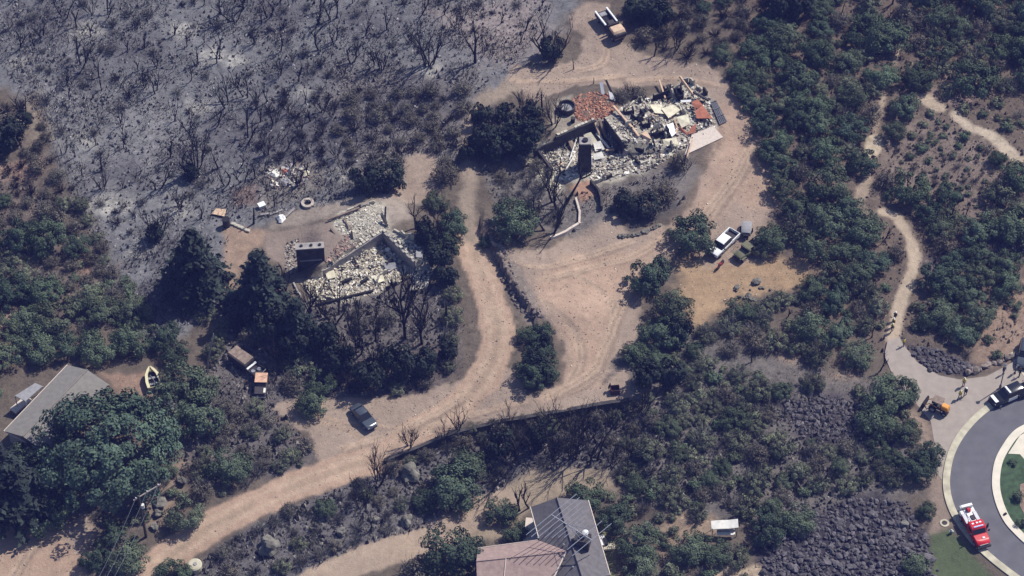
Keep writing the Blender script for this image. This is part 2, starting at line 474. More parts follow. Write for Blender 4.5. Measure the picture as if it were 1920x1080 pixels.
for (x, y, r) in ((250, 90, 3.5), (560, 140, 3), (500, 260, 5), (610, 250, 4), (360, 310, 3), (230, 330, 3), (520, 30, 4), (700, 40, 4), (90, 40, 4), (420, 240, 3), (150, 140, 3), (760, 200, 5), (330, 480, 3), (300, 560, 4)):
    c = P(x, y)
    paint('poly', [Vector((c.x + r * 1.4 * math.cos(k), c.y + r * math.sin(k), 0)) for k in np.arange(0, 6.2, 0.6)], ASHD, soft=2.5, amp=2.0, speck=1.0, strength=0.85)
# brown scrub at the left edge
paint('poly', [(-300, 270), (60, 280), (110, 330), (160, 420), (200, 520), (220, 600), (100, 620), (-300, 620)], (0.135, 0.110, 0.092), soft=4.0, amp=4, speck=0.9)
paint('poly', [(-50, 300), (80, 300), (90, 330), (-50, 340)], (0.24, 0.165, 0.13), soft=1, amp=1.5, speck=0.6)
paint('poly', [(50, 180), (75, 170), (105, 260), (70, 280), (45, 240)], (0.19, 0.155, 0.12), soft=1, amp=1)
paint('line', [(40, 60), (65, 150), (100, 230), (120, 290), (150, 370), (190, 480), (240, 620)], (0.19, 0.18, 0.17), width=1.1, soft=0.7, amp=0.7, strength=0.6)
paint('poly', [(150, 460), (165, 450), (170, 590), (150, 590)], (0.24, 0.16, 0.12), soft=0.7, amp=1)
paint('poly', [(-300, 570), (30, 580), (40, 640), (20, 680), (-300, 700)], TANSOIL, soft=1, amp=1)
# ground right of the dirt yard
paint('poly', [(1390, -60), (2200, -60), (2200, 620), (1640, 660), (1500, 560), (1440, 300), (1380, 160)], (0.135, 0.105, 0.082), soft=2, amp=2, speck=0.5)
paint('poly', [(1740, 180), (1790, 130), (1850, 130), (1850, 180), (1790, 200)], (0.235, 0.175, 0.145), soft=1, amp=1.2, speck=0.5)
paint('poly', [(1660, 240), (1740, 200), (1800, 240), (1930, 330), (1930, 420), (1800, 420), (1720, 380), (1640, 370)], (0.185, 0.145, 0.118), soft=1.5, amp=1.5, speck=0.7)
paint('poly', [(1850, 580), (1930, 510), (2100, 500), (2100, 650), (1850, 690), (1820, 680)], (0.245, 0.175, 0.130), soft=1, amp=1.2, speck=0.6)
paint('poly', [(1460, 660), (1500, 660), (1480, 740), (1440, 740)], TANSOIL, soft=0.7, amp=1)
paint('poly', [(1530, 700), (1610, 690), (1600, 730), (1540, 735)], TANSOIL, soft=0.7, amp=1)
paint('poly', [(1690, 760), (1740, 790), (1750, 850), (1700, 830)], (0.30, 0.225, 0.17), soft=0.8, amp=0.8)
# strips of burnt brush in the lower part
paint('poly', [(340, 1100), (380, 1050), (470, 990), (600, 930), (720, 880), (800, 845), (1180, 770), (1420, 720), (1440, 800), (1300, 870), (1150, 900), (940, 930), (820, 980), (640, 1060), (560, 1100)], (0.125, 0.115, 0.115), soft=1.0, amp=1, speck=0.9, name="burnt_ground")
paint('poly', [(420, 560), (520, 600), (600, 540), (820, 520), (860, 600), (850, 690), (760, 745), (640, 745), (500, 780), (590, 850), (580, 890), (420, 910), (330, 900), (400, 700)], (0.13, 0.115, 0.108), soft=1.5, amp=1.5, speck=0.8, name="burnt_ground")
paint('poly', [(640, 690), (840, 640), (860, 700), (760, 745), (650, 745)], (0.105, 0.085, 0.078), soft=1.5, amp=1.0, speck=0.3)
paint('poly', [(1150, 640), (1290, 620), (1640, 720), (1740, 860), (1700, 940), (1440, 980), (1250, 960), (1150, 900)], (0.14, 0.125, 0.112), soft=2, amp=2, speck=0.8)
# rock fields
paint('poly', [(1410, 1000), (1500, 960), (1640, 925), (1720, 960), (1740, 1010), (1770, 1100), (1420, 1110)], (0.045, 0.040, 0.046), soft=1.0, amp=1.2, speck=0.6)
paint('poly', [(1460, 750), (1560, 735), (1640, 760), (1620, 830), (1500, 830)], (0.060, 0.050, 0.056), soft=1.0, amp=1.2, speck=0.6)
paint('poly', [(1690, 640), (1760, 655), (1840, 690), (1800, 705), (1740, 700)], (0.070, 0.058, 0.060), soft=0.7, amp=0.8, speck=0.6)
paint('poly', [(1720, 490), (1840, 440), (1960, 420), (1960, 500), (1880, 480), (1740, 530)], (0.11, 0.09, 0.085), soft=0.8, amp=0.8, speck=0.7)
# dirt yards and the pad round the upper house
paint('poly', [(1062, 30), (1100, 5), (1140, 10), (1150, 70), (1200, 100), (1330, 125), (1380, 165), (1402, 205), (1438, 290), (1448, 340), (1462, 385), (1430, 400), (1420, 440), (1330, 440), (1290, 400), (1320, 330), (1360, 255), (1340, 190), (1290, 150), (1180, 165), (1080, 160), (1000, 190), (960, 160), (950, 115), (1010, 130), (1080, 115), (1095, 70)], DIRTG, soft=0.35, amp=0.9, speck=0.08, name="dirt_yard")
paint('poly', [(1340, 190), (1385, 190), (1430, 290), (1450, 370), (1420, 430), (1330, 430), (1290, 395), (1330, 330)], DIRT, soft=2.0, amp=1.2, strength=0.8)
paint('poly', [(930, 480), (960, 470), (1030, 470), (1090, 425), (1110, 390), (1160, 400), (1180, 440), (1260, 420), (1290, 390), (1330, 430), (1270, 470), (1200, 550), (1200, 640), (1150, 660), (1130, 720), (1170, 690), (1190, 760), (1000, 790), (900, 800), (990, 745), (1060, 720), (1060, 640), (1020, 590), (970, 560)], DIRTG, soft=0.35, amp=0.9, speck=0.08, name="dirt_clearing")
paint('poly', [(1000, 520), (1060, 480), (1180, 470), (1250, 440), (1290, 400), (1300, 420), (1200, 500), (1160, 560), (1140, 640), (1120, 720), (1040, 745), (1000, 750), (1060, 720), (1070, 650), (1040, 590), (1010, 560)], DIRT, soft=1.5, amp=0.9, strength=0.9)
paint('poly', [(1265, 490), (1330, 470), (1400, 490), (1500, 470), (1515, 535), (1440, 550), (1380, 560), (1300, 610), (1285, 560)], DIRTY, soft=1.2, amp=1.8, speck=0.3, name="dirt_yard")
paint('poly', [(1380, 380), (1440, 400), (1430, 490), (1320, 500), (1300, 450)], DIRTG, soft=1.0, amp=0.8, strength=0.8, name="dirt_yard")
paint('poly', [(520, 765), (560, 745), (640, 752), (780, 745), (850, 722), (900, 690), (960, 690), (1000, 745), (1000, 765), (870, 795), (800, 835), (700, 855), (640, 872), (600, 862), (590, 825), (540, 785)], DIRTG, soft=0.35, amp=0.9, speck=0.08, name="dirt_yard")
paint('poly', [(755, 300), (810, 285), (830, 330), (800, 375), (700, 395), (690, 370), (760, 345)], DIRTG, soft=0.8, amp=0.8, speck=0.2, name="dirt_yard")
paint('poly', [(415, 420), (490, 430), (520, 440), (480, 460), (450, 500), (440, 560), (410, 560), (425, 480)], (0.28, 0.20, 0.145), soft=0.7, amp=0.8, speck=0.2)
paint('poly', [(430, 355), (480, 345), (490, 385), (440, 385)], (0.20, 0.15, 0.13), soft=0.7, amp=0.8)
paint('poly', [(-100, 950), (60, 955), (130, 1000), (165, 1035), (165, 1110), (-100, 1110)], DIRT, soft=0.7, amp=0.8, speck=0.1, name="dirt_lot")
paint('poly', [(110, 1000), (160, 960), (180, 1000), (150, 1040)], DIRTG, soft=0.7, amp=0.8, name="dirt_lot")
paint('poly', [(240, 930), (300, 860), (360, 860), (345, 960), (300, 990), (250, 980)], (0.215, 0.165, 0.125), soft=0.8, amp=1.0, speck=0.5)
paint('poly', [(380, 800), (420, 790), (410, 850), (370, 860)], (0.23, 0.175, 0.14), soft=0.8, amp=1.0, speck=0.5)
paint('poly', [(190, 700), (270, 700), (300, 740), (240, 760)], (0.25, 0.17, 0.125), soft=0.6, amp=0.6)
paint('poly', [(830, 1010), (850, 970), (910, 930), (1000, 880), (1140, 880), (1150, 920), (1030, 930), (1000, 960), (960, 1000), (880, 1030)], (0.27, 0.215, 0.155), soft=0.8, amp=0.8, speck=0.2, name="dry_grass_yard")
paint('poly', [(1225, 1000), (1260, 960), (1330, 970), (1360, 1000), (1300, 1000), (1250, 1060)], (0.26, 0.195, 0.14), soft=0.8, amp=0.8)
paint('poly', [(1300, 1110), (1340, 1060), (1430, 1060), (1430, 1110)], (0.36, 0.28, 0.20), soft=0.6, amp=0.8)
paint('poly', [(1100, 1000), (1140, 960), (1160, 1050), (1150, 1100)], (0.14, 0.14, 0.075), soft=0.6, amp=0.6)
# dirt roads
ROAD_A = smooth_pts([(230, 1110), (310, 1050), (400, 985), (520, 925), (640, 880), (720, 850), (770, 815), (840, 775), (895, 725), (930, 660), (930, 600), (912, 540), (893, 485), (884, 445)])
paint('line', ROAD_A, DIRT, width=4.6, soft=0.3, amp=0.5, speck=0.12, name="dirt_road")
for off, cc, w in ((-0.95, DIRTL, 0.7), (0.95, DIRTL, 0.7), (0, (0.33, 0.25, 0.18), 0.5)):
    W = [P(*p) for p in ROAD_A]
    Q = []
    for i in range(len(W)):
        d = W[min(i + 1, len(W) - 1)] - W[max(i - 1, 0)]; d.z = 0; d.normalize()
        Q.append(W[i] + Vector((-d.y, d.x, 0)) * off)
    paint('line', Q, cc, width=w, soft=0.25, amp=0.3, strength=0.85)
paint('line', smooth_pts([(884, 445), (876, 390), (880, 320), (878, 260), (905, 195), (960, 165)]), (0.27, 0.215, 0.165), width=2.4, soft=0.7, amp=0.8, speck=0.3, name="dirt_road")
ROAD_B = smooth_pts([(540, 1130), (640, 1065), (730, 1035), (820, 1005), (890, 965), (940, 940)])
paint('line', ROAD_B, (0.34, 0.26, 0.195), width=4.4, soft=0.35, amp=0.6, speck=0.1, name="dirt_road")
for trk in ([(1010, 560), (1060, 600), (1085, 660), (1060, 725)], [(1250, 440), (1180, 480), (1100, 500), (1020, 520)], [(940, 480), (1000, 500), (1090, 480), (1180, 450)], [(1080, 130), (1130, 110), (1120, 40)], [(960, 150), (1060, 150), (1160, 140)], [(700, 850), (640, 800), (560, 790)], [(980, 750), (900, 770), (800, 800)], [(1020, 745), (1095, 715), (1135, 650), (1148, 590), (1125, 545), (1080, 515)], [(1040, 735), (1110, 690), (1150, 600), (1190, 520), (1270, 450), (1350, 360), (1400, 280)], [(1330, 400), (1380, 330), (1420, 260)], [(640, 840), (760, 800), (860, 745)], [(560, 770), (640, 790), (740, 800)], [(1180, 150), (1260, 145), (1350, 160)], [(20, 1080), (60, 1020), (110, 1000)]):
    for o in (0, 9):
        paint('line', smooth_pts([(a + o, b + o * 0.4) for a, b in trk]), DIRTL, width=0.55, soft=0.2, amp=0.3, strength=0.75)
        paint('line', smooth_pts([(a + o + 4, b + 3 + o * 0.4) for a, b in trk]), (0.22, 0.165, 0.125), width=0.4, soft=0.2, amp=0.3, strength=0.7)
# footpaths on the right
FP = [(1672, 640), (1682, 590), (1697, 545), (1714, 500), (1712, 465), (1696, 430), (1676, 405), (1655, 398)]
paint('line', smooth_pts(FP), (0.40, 0.32, 0.235), width=1.7, soft=0.3, amp=0.35, speck=0.05, name="footpath")
paint('line', smooth_pts([(1625, 400), (1610, 378), (1622, 345), (1632, 300), (1642, 262)]), (0.30, 0.235, 0.175), width=1.6, soft=0.4, amp=0.5, name="footpath")
paint('line', [(1628, 305), (1640, 262)], (0.44, 0.36, 0.26), width=2.4, soft=0.3, amp=0.3, name="footpath")
paint('line', smooth_pts([(1640, 250), (1650, 200), (1664, 165), (1678, 115), (1690, 70)]), (0.33, 0.26, 0.19), width=0.8, soft=0.4, amp=0.6, name="footpath")
paint('line', smooth_pts([(1735, 185), (1760, 202)]), (0.40, 0.32, 0.235), width=2.2, soft=0.35, amp=0.3, name="footpath")
paint('line', smooth_pts([(1790, 215), (1820, 240), (1860, 255), (1900, 290), (1960, 330)]), (0.42, 0.345, 0.26), width=2.0, soft=0.35, amp=0.4, name="footpath")
paint('line', smooth_pts([(1440, 20), (1425, 60), (1412, 85)]), (0.19, 0.14, 0.115), width=1.0, soft=0.4, amp=0.4)
paint('poly', [(1664, 640), (1658, 668), (1672, 700), (1700, 735), (1722, 762), (1745, 790), (1752, 830), (1766, 870), (1778, 850), (1803, 815), (1832, 782), (1868, 755), (1900, 738), (2010, 722), (2010, 640), (1920, 668), (1880, 690), (1850, 706), (1800, 712), (1760, 704), (1720, 680), (1694, 648), (1686, 635)], (0.30, 0.24, 0.19), soft=0.3, amp=0.2, name="paved_ground")
# lawn, bank at the kerb
paint('poly', [(1745, 1000), (1780, 985), (1880, 1110), (1740, 1110)], (0.085, 0.105, 0.055), soft=0.7, amp=0.6, speck=0.2, name="lawn")
paint('poly', [(1745, 870), (1775, 860), (1775, 940), (1790, 990), (1745, 1000)], (0.24, 0.185, 0.145), soft=0.5, amp=0.5, speck=0.2)
# ground about the two burnt houses
paint('poly', [(900, 300), (1000, 270), (1040, 330), (1060, 370), (1120, 370), (1170, 400), (1120, 420), (1080, 440), (1040, 440), (930, 380)], (0.155, 0.140, 0.128), soft=1.0, amp=0.8, speck=0.8)
paint('poly', [(1130, 350), (1240, 310), (1290, 290), (1310, 320), (1270, 390), (1180, 400), (1150, 390)], (0.175, 0.155, 0.140), soft=1.0, amp=0.8, speck=0.2)
paint('poly', [(1150, 385), (1250, 340), (1270, 390), (1180, 430)], (0.075, 0.070, 0.070), soft=1.5, amp=0.8)  # painted shadow: broad dark patch laid into the ground colour
paint('poly', [(965, 290), (1010, 275), (1060, 350), (1040, 375)], PALEASH, soft=0.7, amp=0.6, speck=0.5)
paint('poly', [(1040, 190), (1075, 175), (1085, 225), (1130, 225), (1050, 262), (1030, 230)], (0.29, 0.25, 0.20), soft=0.5, amp=0.5, speck=0.5)
paint('poly', [(1120, 230), (1200, 185), (1290, 152), (1335, 185), (1345, 240), (1270, 285), (1200, 330), (1110, 350), (1050, 340), (1010, 278)], (0.34, 0.31, 0.255), soft=0.5, amp=0.6, speck=0.8)
paint('poly', [(1070, 350), (1100, 335), (1120, 360), (1090, 380)], (0.33, 0.20, 0.14), soft=0.5, amp=0.5, speck=0.5)
paint('poly', [(495, 440), (560, 425), (620, 415), (650, 430), (660, 465), (600, 500), (540, 505), (500, 480)], (0.24, 0.19, 0.155), soft=0.4, amp=0.3, speck=0.2, name="house_pad")
paint('poly', [(550, 395), (700, 360), (760, 380), (770, 410), (720, 430), (640, 400), (560, 425), (500, 432), (520, 405)], (0.27, 0.225, 0.185), soft=0.8, amp=0.5, speck=0.4, name="house_pad")
paint('poly', [(620, 410), (640, 395), (718, 378), (735, 430), (800, 470), (815, 500), (775, 520), (720, 440), (650, 460)], (0.40, 0.365, 0.30), soft=0.5, amp=0.5, speck=0.9)
paint('poly', [(560, 525), (610, 500), (715, 450), (770, 500), (720, 545), (640, 570), (590, 575)], (0.38, 0.34, 0.27), soft=0.5, amp=0.5, speck=0.9)
paint('poly', [(490, 315), (600, 300), (610, 350), (560, 375), (480, 400), (490, 360)], (0.20, 0.18, 0.16), soft=0.8, amp=0.8, speck=0.9)
paint('poly', [(950, 480), (975, 500), (1020, 600), (990, 610), (960, 545)], (0.22, 0.18, 0.15), soft=0.5, amp=0.5, speck=0.6)

Zr = Z + rough * np.where(np.isin(CLS.reshape(Z.shape), [CLASSNAMES.index(k) for k in CLASSNAMES if k in ("ground", "burnt_ground")]), 1.0, 0.25)
def build_ground():
    ids = np.arange(N).reshape(NY, NX)
    q = np.stack([ids[:-1, :-1], ids[:-1, 1:], ids[1:, 1:], ids[1:, :-1]], -1).reshape(-1, 4)
    fc = CLS[q[:, 0]]
    V = np.stack([gxf, gyf, Zr.ravel()], -1)
    for k, nm in enumerate(CLASSNAMES):
        f = q[fc == k]
        if not len(f): continue
        u, inv = np.unique(f.ravel(), return_inverse=True)
        me = np_mesh(nm, V[u], inv.reshape(-1, 4), (EARTH,), C[u], smooth=True)
        o = new_obj(nm, me); o["kind"] = "structure"
build_ground()
# the land beyond, out to the horizon
R_ = 3000.0
V = [(X0, Y0, 0), (gx[-1], Y0, 0), (gx[-1], gy[-1], 0), (X0, gy[-1], 0), (-R_, -R_, 0), (R_, -R_, 0), (R_, R_, 0), (-R_, R_, 0)]
me = np_mesh("land", V, [(0, 4, 5, 1), (1, 5, 6, 2), (2, 6, 7, 3), (3, 7, 4, 0)], (EARTH,), [(*SCRUB, 0.5)] * 8)
o = new_obj("land", me); o["kind"] = "structure"

# ------------------------------------------------------------------ paved sheets: cul-de-sac, kerbs, pads
def sheet(name, pts, m, z, thick=0.0, parent=None, kind="structure"):
    W = [P(*p) if not isinstance(p, Vector) else p for p in pts]
    bm = bmesh.new()
    vs = [bm.verts.new((w.x, w.y, z if z is not None else w.z + 0.03)) for w in W]
    f = bm.faces.new(vs)
    if f.normal.z < 0: f.normal_flip()
    if thick:
        r = bmesh.ops.extrude_face_region(bm, geom=[f])
        for v in [g for g in r["geom"] if isinstance(g, bmesh.types.BMVert)]: v.co.z -= thick
        bmesh.ops.recalc_face_normals(bm, faces=bm.faces)
    bmesh.ops.triangulate(bm, faces=bm.faces)
    me = bpy.data.meshes.new(name); bm.to_mesh(me); bm.free(); me.materials.append(m)
    o = new_obj(name, me, parent)
    if kind: o["kind"] = kind
    return o
def ribbon(name, line, m, w, z0, z1, side=0.0, n=None):
    """Kerb or pavement strip: a band of width w along a world line, from height z0 to z1."""
    L = [Vector((p.x, p.y, 0)) for p in line]; rings = []
    for i in range(len(L)):
        d = (L[min(i + 1, len(L) - 1)] - L[max(i - 1, 0)]).normalized(); nn = Vector((-d.y, d.x, 0))
        a = L[i] + nn * (side - w / 2); b = L[i] + nn * (side + w / 2)
        rings.append([(a.x, a.y, z0), (a.x, a.y, z1), (b.x, b.y, z1), (b.x, b.y, z0)])
    o = MB().loft(rings).build(name, m); o["kind"] = "structure"; return o

OUTER = smooth_pts([(2010, 722), (1940, 728), (1900, 738), (1868, 755), (1832, 782), (1803, 815), (1784, 850), (1775, 890), (1776, 925), (1787, 960), (1806, 990), (1832, 1022), (1862, 1050), (1905, 1083), (1960, 1120)])
OUTW = [P(*p) for p in OUTER]
sheet("tan_pavement", [(1664, 640), (1658, 668), (1672, 700), (1700, 735), (1722, 762), (1745, 790), (1752, 830), (1750, 880), (1766, 900)] + [p for p in OUTER[::-1] if p[1] < 900] + [(2010, 640), (1920, 668), (1880, 690), (1850, 706), (1800, 712), (1760, 704), (1720, 680), (1694, 648), (1686, 635)], M_PAVE, 0.03)
sheet("asphalt_road", list(OUTER) + [(2120, 1120), (2120, 722)], M_ASPHALT, 0.05)
ribbon("outer_kerb", OUTW, M_KERB, 0.95, 0.0, 0.17)
ISL = smooth_pts([(1990, 770), (1940, 795), (1908, 812), (1887, 838), (1872, 868), (1867, 905), (1872, 938), (1886, 972), (1905, 996), (1935, 1022), (1990, 1050)])
ISLW = [P(*p) for p in ISL]
sheet("island_lawn", ISL, M_LAWN, 0.16, 0.14)
ribbon("island_kerb", ISLW, M_KERBW, 1.05, 0.0, 0.20)
sheet("driveway_apron", [(1890, 852), (1912, 818), (1960, 792), (1990, 800), (1990, 870), (1925, 868), (1912, 853)], M_KERBW, 0.18, 0.1)
sheet("planting_bed", [(1912, 910), (1925, 905), (1990, 890), (1990, 1000), (1930, 985), (1912, 950)], mat("brown_mulch", (0.22, 0.16, 0.12), 0.95, 0.4, 3, bump=0.5), 0.185, 0.1)

# ------------------------------------------------------------------ burnt houses, objects come after this block's helpers
KEEP = []      # (x, y, r) spots plants must stay off
def keep(px, py, r):
    p = P(px, py); KEEP.append((p.x, p.y, r))
def in_poly(x, y, W):
    c = False
    for i in range(len(W)):
        a, b = W[i], W[(i + 1) % len(W)]
        if (a[1] > y) != (b[1] > y) and x < (b[0] - a[0]) * (y - a[1]) / (b[1] - a[1] + 1e-12) + a[0]: c = not c
    return c

BOX_F = np.array([(0, 2, 3, 1), (4, 5, 7, 6), (0, 1, 5, 4), (2, 6, 7, 3), (0, 4, 6, 2), (1, 3, 7, 5)])
BOX_V = np.array([(x, y, z) for z in (-.5, .5) for y in (-.5, .5) for x in (-.5, .5)])
def chips(name, pts, size, flatness, palette, m, parent=None, tilt=0.4, lift=0.0, stuff=True, weights=None, seed=1, long=1.0):
    """Many small jagged slabs as one mesh: pts (n,3), size (lo,hi)."""
    r = np.random.default_rng(seed)
    n = len(pts); V = np.zeros((n * 8, 3)); T = np.zeros((n * 8, 3))
    pal = np.array(palette); w = None if weights is None else np.array(weights) / sum(weights)
    for i in range(n):
        s = r.uniform(*size); sx = s * r.uniform(.6, 1.4) * (long if r.random() < .35 else 1); sy = s * r.uniform(.35, 1.0); sz = s * r.uniform(*flatness)
        b = BOX_V * (sx, sy, sz) + r.normal(0, .07 * s, (8, 3)) * (1, 1, .5)
        E = Matrix.Rotation(r.uniform(0, 6.28), 3, 'Z') @ Matrix.Rotation(r.normal(0, tilt), 3, 'X') @ Matrix.Rotation(r.normal(0, tilt), 3, 'Y')
        b = b @ np.array(E).T
        b = b + pts[i] + (0, 0, lift + r.uniform(0, .5) * s * .5)
        V[i * 8:i * 8 + 8] = b
        T[i * 8:i * 8 + 8] = pal[r.choice(len(pal), p=w)] * r.uniform(.75, 1.25)
    F = (BOX_F[None] + 8 * np.arange(n)[:, None, None]).reshape(-1, 4)
    me = np_mesh(name, V, F, (m,), T)
    o = new_obj(name, me, parent)
    if stuff: o["kind"] = "stuff"
    return o
def fill(polys, n, zoff=0.0, seed=1):
    """n ground points spread over photograph polygons"""
    r = np.random.default_rng(seed); out = []
    Ws = [[tuple(P(*p)[:2]) for p in pl] for pl in polys]
    ar = [abs(sum(W[i][0] * W[(i + 1) % len(W)][1] - W[(i + 1) % len(W)][0] * W[i][1] for i in range(len(W)))) for W in Ws]
    for W, a in zip(Ws, ar):
        k = int(n * a / sum(ar)); c = 0
        xs = [w[0] for w in W]; ys = [w[1] for w in W]
        while c < k:
            x, y = r.uniform(min(xs), max(xs)), r.uniform(min(ys), max(ys))
            if in_poly(x, y, W): out.append((x, y, zat(x, y) + zoff)); c += 1
    return np.array(out)

# ------------------------------------------------------------------ plant shapes
def quads_from(pos, nrm, size, tint, r, aspect=0.7):
    n = len(pos)
    t = r.normal(size=(n, 3)); a = np.cross(nrm, t); a /= np.linalg.norm(a, axis=1, keepdims=True) + 1e-9
    b = np.cross(nrm, a)
    s = size[:, None] if np.ndim(size) else size
    a = a * s; b = b * s * aspect
    V = np.stack([pos - a, pos - b * 0.9, pos + a, pos + b], 1).reshape(-1, 3)
    F = np.arange(n * 4).reshape(n, 4)
    T = np.repeat(tint, 4, axis=0)
    return V, F, T
def crown_mesh(name, seed, m, n_lobe=16, n_leaf=1500, leaf=0.11, height=0.95, lobe=(0.24, 0.42), spread=0.72, base=0.12, m_dark=None):
    """Crown of unit radius: leaf clumps gathered in uneven lobes."""
    r = np.random.default_rng(seed)
    L = []
    for i in range(n_lobe):
        a = r.uniform(0, 6.28); rad = spread * math.sqrt(r.random()); zz = base + 0.15 + (height - 0.35) * r.random() * (1 - 0.55 * rad)
        L.append((rad * math.cos(a), rad * math.sin(a), zz, r.uniform(*lobe)))
    L = np.array(L); w = L[:, 3] ** 2; w /= w.sum()
    k = r.choice(n_lobe, n_leaf, p=w)
    d = r.normal(size=(n_leaf, 3)); d[:, 2] += 0.35; d /= np.linalg.norm(d, axis=1, keepdims=True)
    rr = L[k, 3] * (0.55 + 0.5 * r.random(n_leaf) ** 0.5)
    pos = L[k, :3] + d * rr[:, None] * (1, 1, 0.85)
    pos[:, 2] = np.maximum(pos[:, 2], 0.04)
    cd_ = np.stack([pos[:, 0], pos[:, 1], pos[:, 2] - height * .25], 1); cd_ /= np.linalg.norm(cd_, axis=1, keepdims=True) + 1e-6
    nrm = d * .45 + cd_ * .75 + r.normal(0, 0.42, (n_leaf, 3)); nrm /= np.linalg.norm(nrm, axis=1, keepdims=True)
    lt = r.uniform(0.80, 1.2, n_lobe)
    g = (lt[k] * r.uniform(0.7, 1.3, n_leaf))[:, None] * np.stack([r.uniform(0.92, 1.1, n_leaf), np.ones(n_leaf), r.uniform(0.85, 1.1, n_leaf)], 1)
    V, F, T = quads_from(pos, nrm, leaf * r.uniform(0.6, 1.35, n_leaf), g, r)
    return np_mesh(name, V, F, (m,), T)
def limbs(r, n_stem, height, rad, spread, depth, kids=3, curve=0.11, up=0.9, taper=0.45):
    """Recursive branching: a list of (points, radii, level)."""
    out = []
    def grow(p, d, l, rd, lev):
        n = 4 if lev == 0 else 3
        pts = [p]; q = p.copy(); dd = d.copy()
        for i in range(n):
            dd = (dd + np.array((r.normal(0, curve), r.normal(0, curve), r.normal(0, curve * .5) + up * 0.12))); dd /= np.linalg.norm(dd)
            q = q + dd * l / n; pts.append(q)
        out.append((pts, [rd * (1 - (1 - taper) * i / n) for i in range(n + 1)], lev))
        if lev < depth:
            for c in range(kids if lev else kids + 1):
                t = r.uniform(0.35, 1.0); j = min(int(t * n), n - 1); f = t * n - j
                b = pts[j] * (1 - f) + pts[j + 1] * f
                a = r.uniform(0, 6.28); e = r.uniform(0.35, 0.85)
                nd = dd * 1.0 + np.array((math.cos(a) * e, math.sin(a) * e, 0.35)); nd /= np.linalg.norm(nd)
                grow(b, nd, l * r.uniform(0.4, 0.65), rd * r.uniform(0.42, 0.6), lev + 1)
    for s in range(n_stem):
        a = 6.28 * s / max(n_stem, 1) + r.uniform(-.5, .5); k = spread * r.uniform(0.5, 1.2) if n_stem > 1 else spread * r.uniform(0, .6)
        d = np.array((math.cos(a) * k, math.sin(a) * k, 1.0)); d /= np.linalg.norm(d)
        b = np.array((math.cos(a), math.sin(a), 0)) * (rad * 1.2 if n_stem > 1 else 0)
        grow(b - np.array((0, 0, .15)), d, height * r.uniform(0.6, 0.85), rad * r.uniform(.8, 1.15), 0)
    return out
def limb_meshes(name, segs, m, split=True):
    """trunk mesh (level 0) and branch mesh (the rest)"""
    res = []
    for test, nm in (((lambda l: l == 0), "trunk"), ((lambda l: l > 0), "branches")):
        mb = MB()
        for pts, rad, lev in segs:
            if test(lev): mb.tube(pts, rad, 5 if lev == 0 else (4 if lev == 1 else 3), cap=lev == 0)
        me = bpy.data.meshes.new(nm)
        me.from_pydata([tuple(v) for v in mb.v], [], mb.f); me.materials.append(m)
        me.polygons.foreach_set("use_smooth", [True] * len(me.polygons)); me.update()
        res.append(me if len(mb.v) else None)
    return res
def twig_mesh(seed, m, n=46, h=1.0, spread=0.9, rad=0.022):
    r = np.random.default_rng(seed); mb = MB()
    for i in range(n):
        a = r.uniform(0, 6.28); k = spread * r.random() ** .6; b = np.array((math.cos(a), math.sin(a), 0)) * 0.18 * r.random()
        tip = np.array((math.cos(a) * k, math.sin(a) * k, h * r.uniform(.55, 1.1) * (1 - .3 * k)))
        mid = b * .5 + tip * .5 + np.array((r.normal(0, .07), r.normal(0, .07), r.normal(0, .05)))
        mb.tube([b, mid, tip], [rad, rad * .8, rad * .45], 3, cap=False)
        for j in range(2):
            t2 = tip * .75 + mid * .25 + r.normal(0, .16, 3) + np.array((0, 0, .1)); mb.tube([mid, t2], [rad * .65, rad * .4], 3, cap=False)
    me = bpy.data.meshes.new("branches"); me.from_pydata([tuple(v) for v in mb.v], [], mb.f); me.materials.append(m); me.update()
    return me
def conifer_mesh(seed, m, h=1.0, rad=0.42, n_tier=20, per=15, drop=0.25, leaf=0.035):
    """Unit height conifer: tiers of drooping boughs, each a run of needle sprays."""
    r = np.random.default_rng(seed); pos = []; nrm = []; sz = []; tn = []
    for t in range(n_tier):
        z = 0.08 + 0.9 * t / n_tier; R = rad * (1 - (t / n_tier)) ** 0.85 + 0.02
        for k in range(max(5, int(per * (1 - .55 * t / n_tier)))):
            a = r.uniform(0, 6.28); rl = R * r.uniform(.65, 1.15); q = max(5, int(16 * rl / rad)); g = r.uniform(.6, 1.5)
            for j in range(q):
                f = (j + .5) / q
                p = np.array((math.cos(a) * rl * f, math.sin(a) * rl * f, z + .05 * f - drop * rl * f * f))
                for s in range(3):
                    pos.append(p + r.normal(0, .018, 3)); n_ = np.array((math.cos(a) * .4, math.sin(a) * .4, .8)) + r.normal(0, .4, 3)
                    nrm.append(n_ / np.linalg.norm(n_)); sz.append(leaf * r.uniform(.6, 1.3)); tn.append([g * r.uniform(.75, 1.3)] * 3)
    V, F, T = quads_from(np.array(pos), np.array(nrm), np.array(sz), np.array(tn), r, 0.55)
    return np_mesh("crown", V, F, (m,), T)

def tree_trunk(seed, m=M_TRUNK, h=0.5, rad=0.045, stems=2):
    r = np.random.default_rng(seed); segs = limbs(r, stems, h, rad, 0.5, 1, kids=2)
    mb = MB()
    for pts, rd, lev in segs: mb.tube(pts, rd, 6 if lev == 0 else 4, cap=False)
    me = bpy.data.meshes.new("trunk"); me.from_pydata([tuple(v) for v in mb.v], [], mb.f); me.materials.append(m); me.update()
    return me

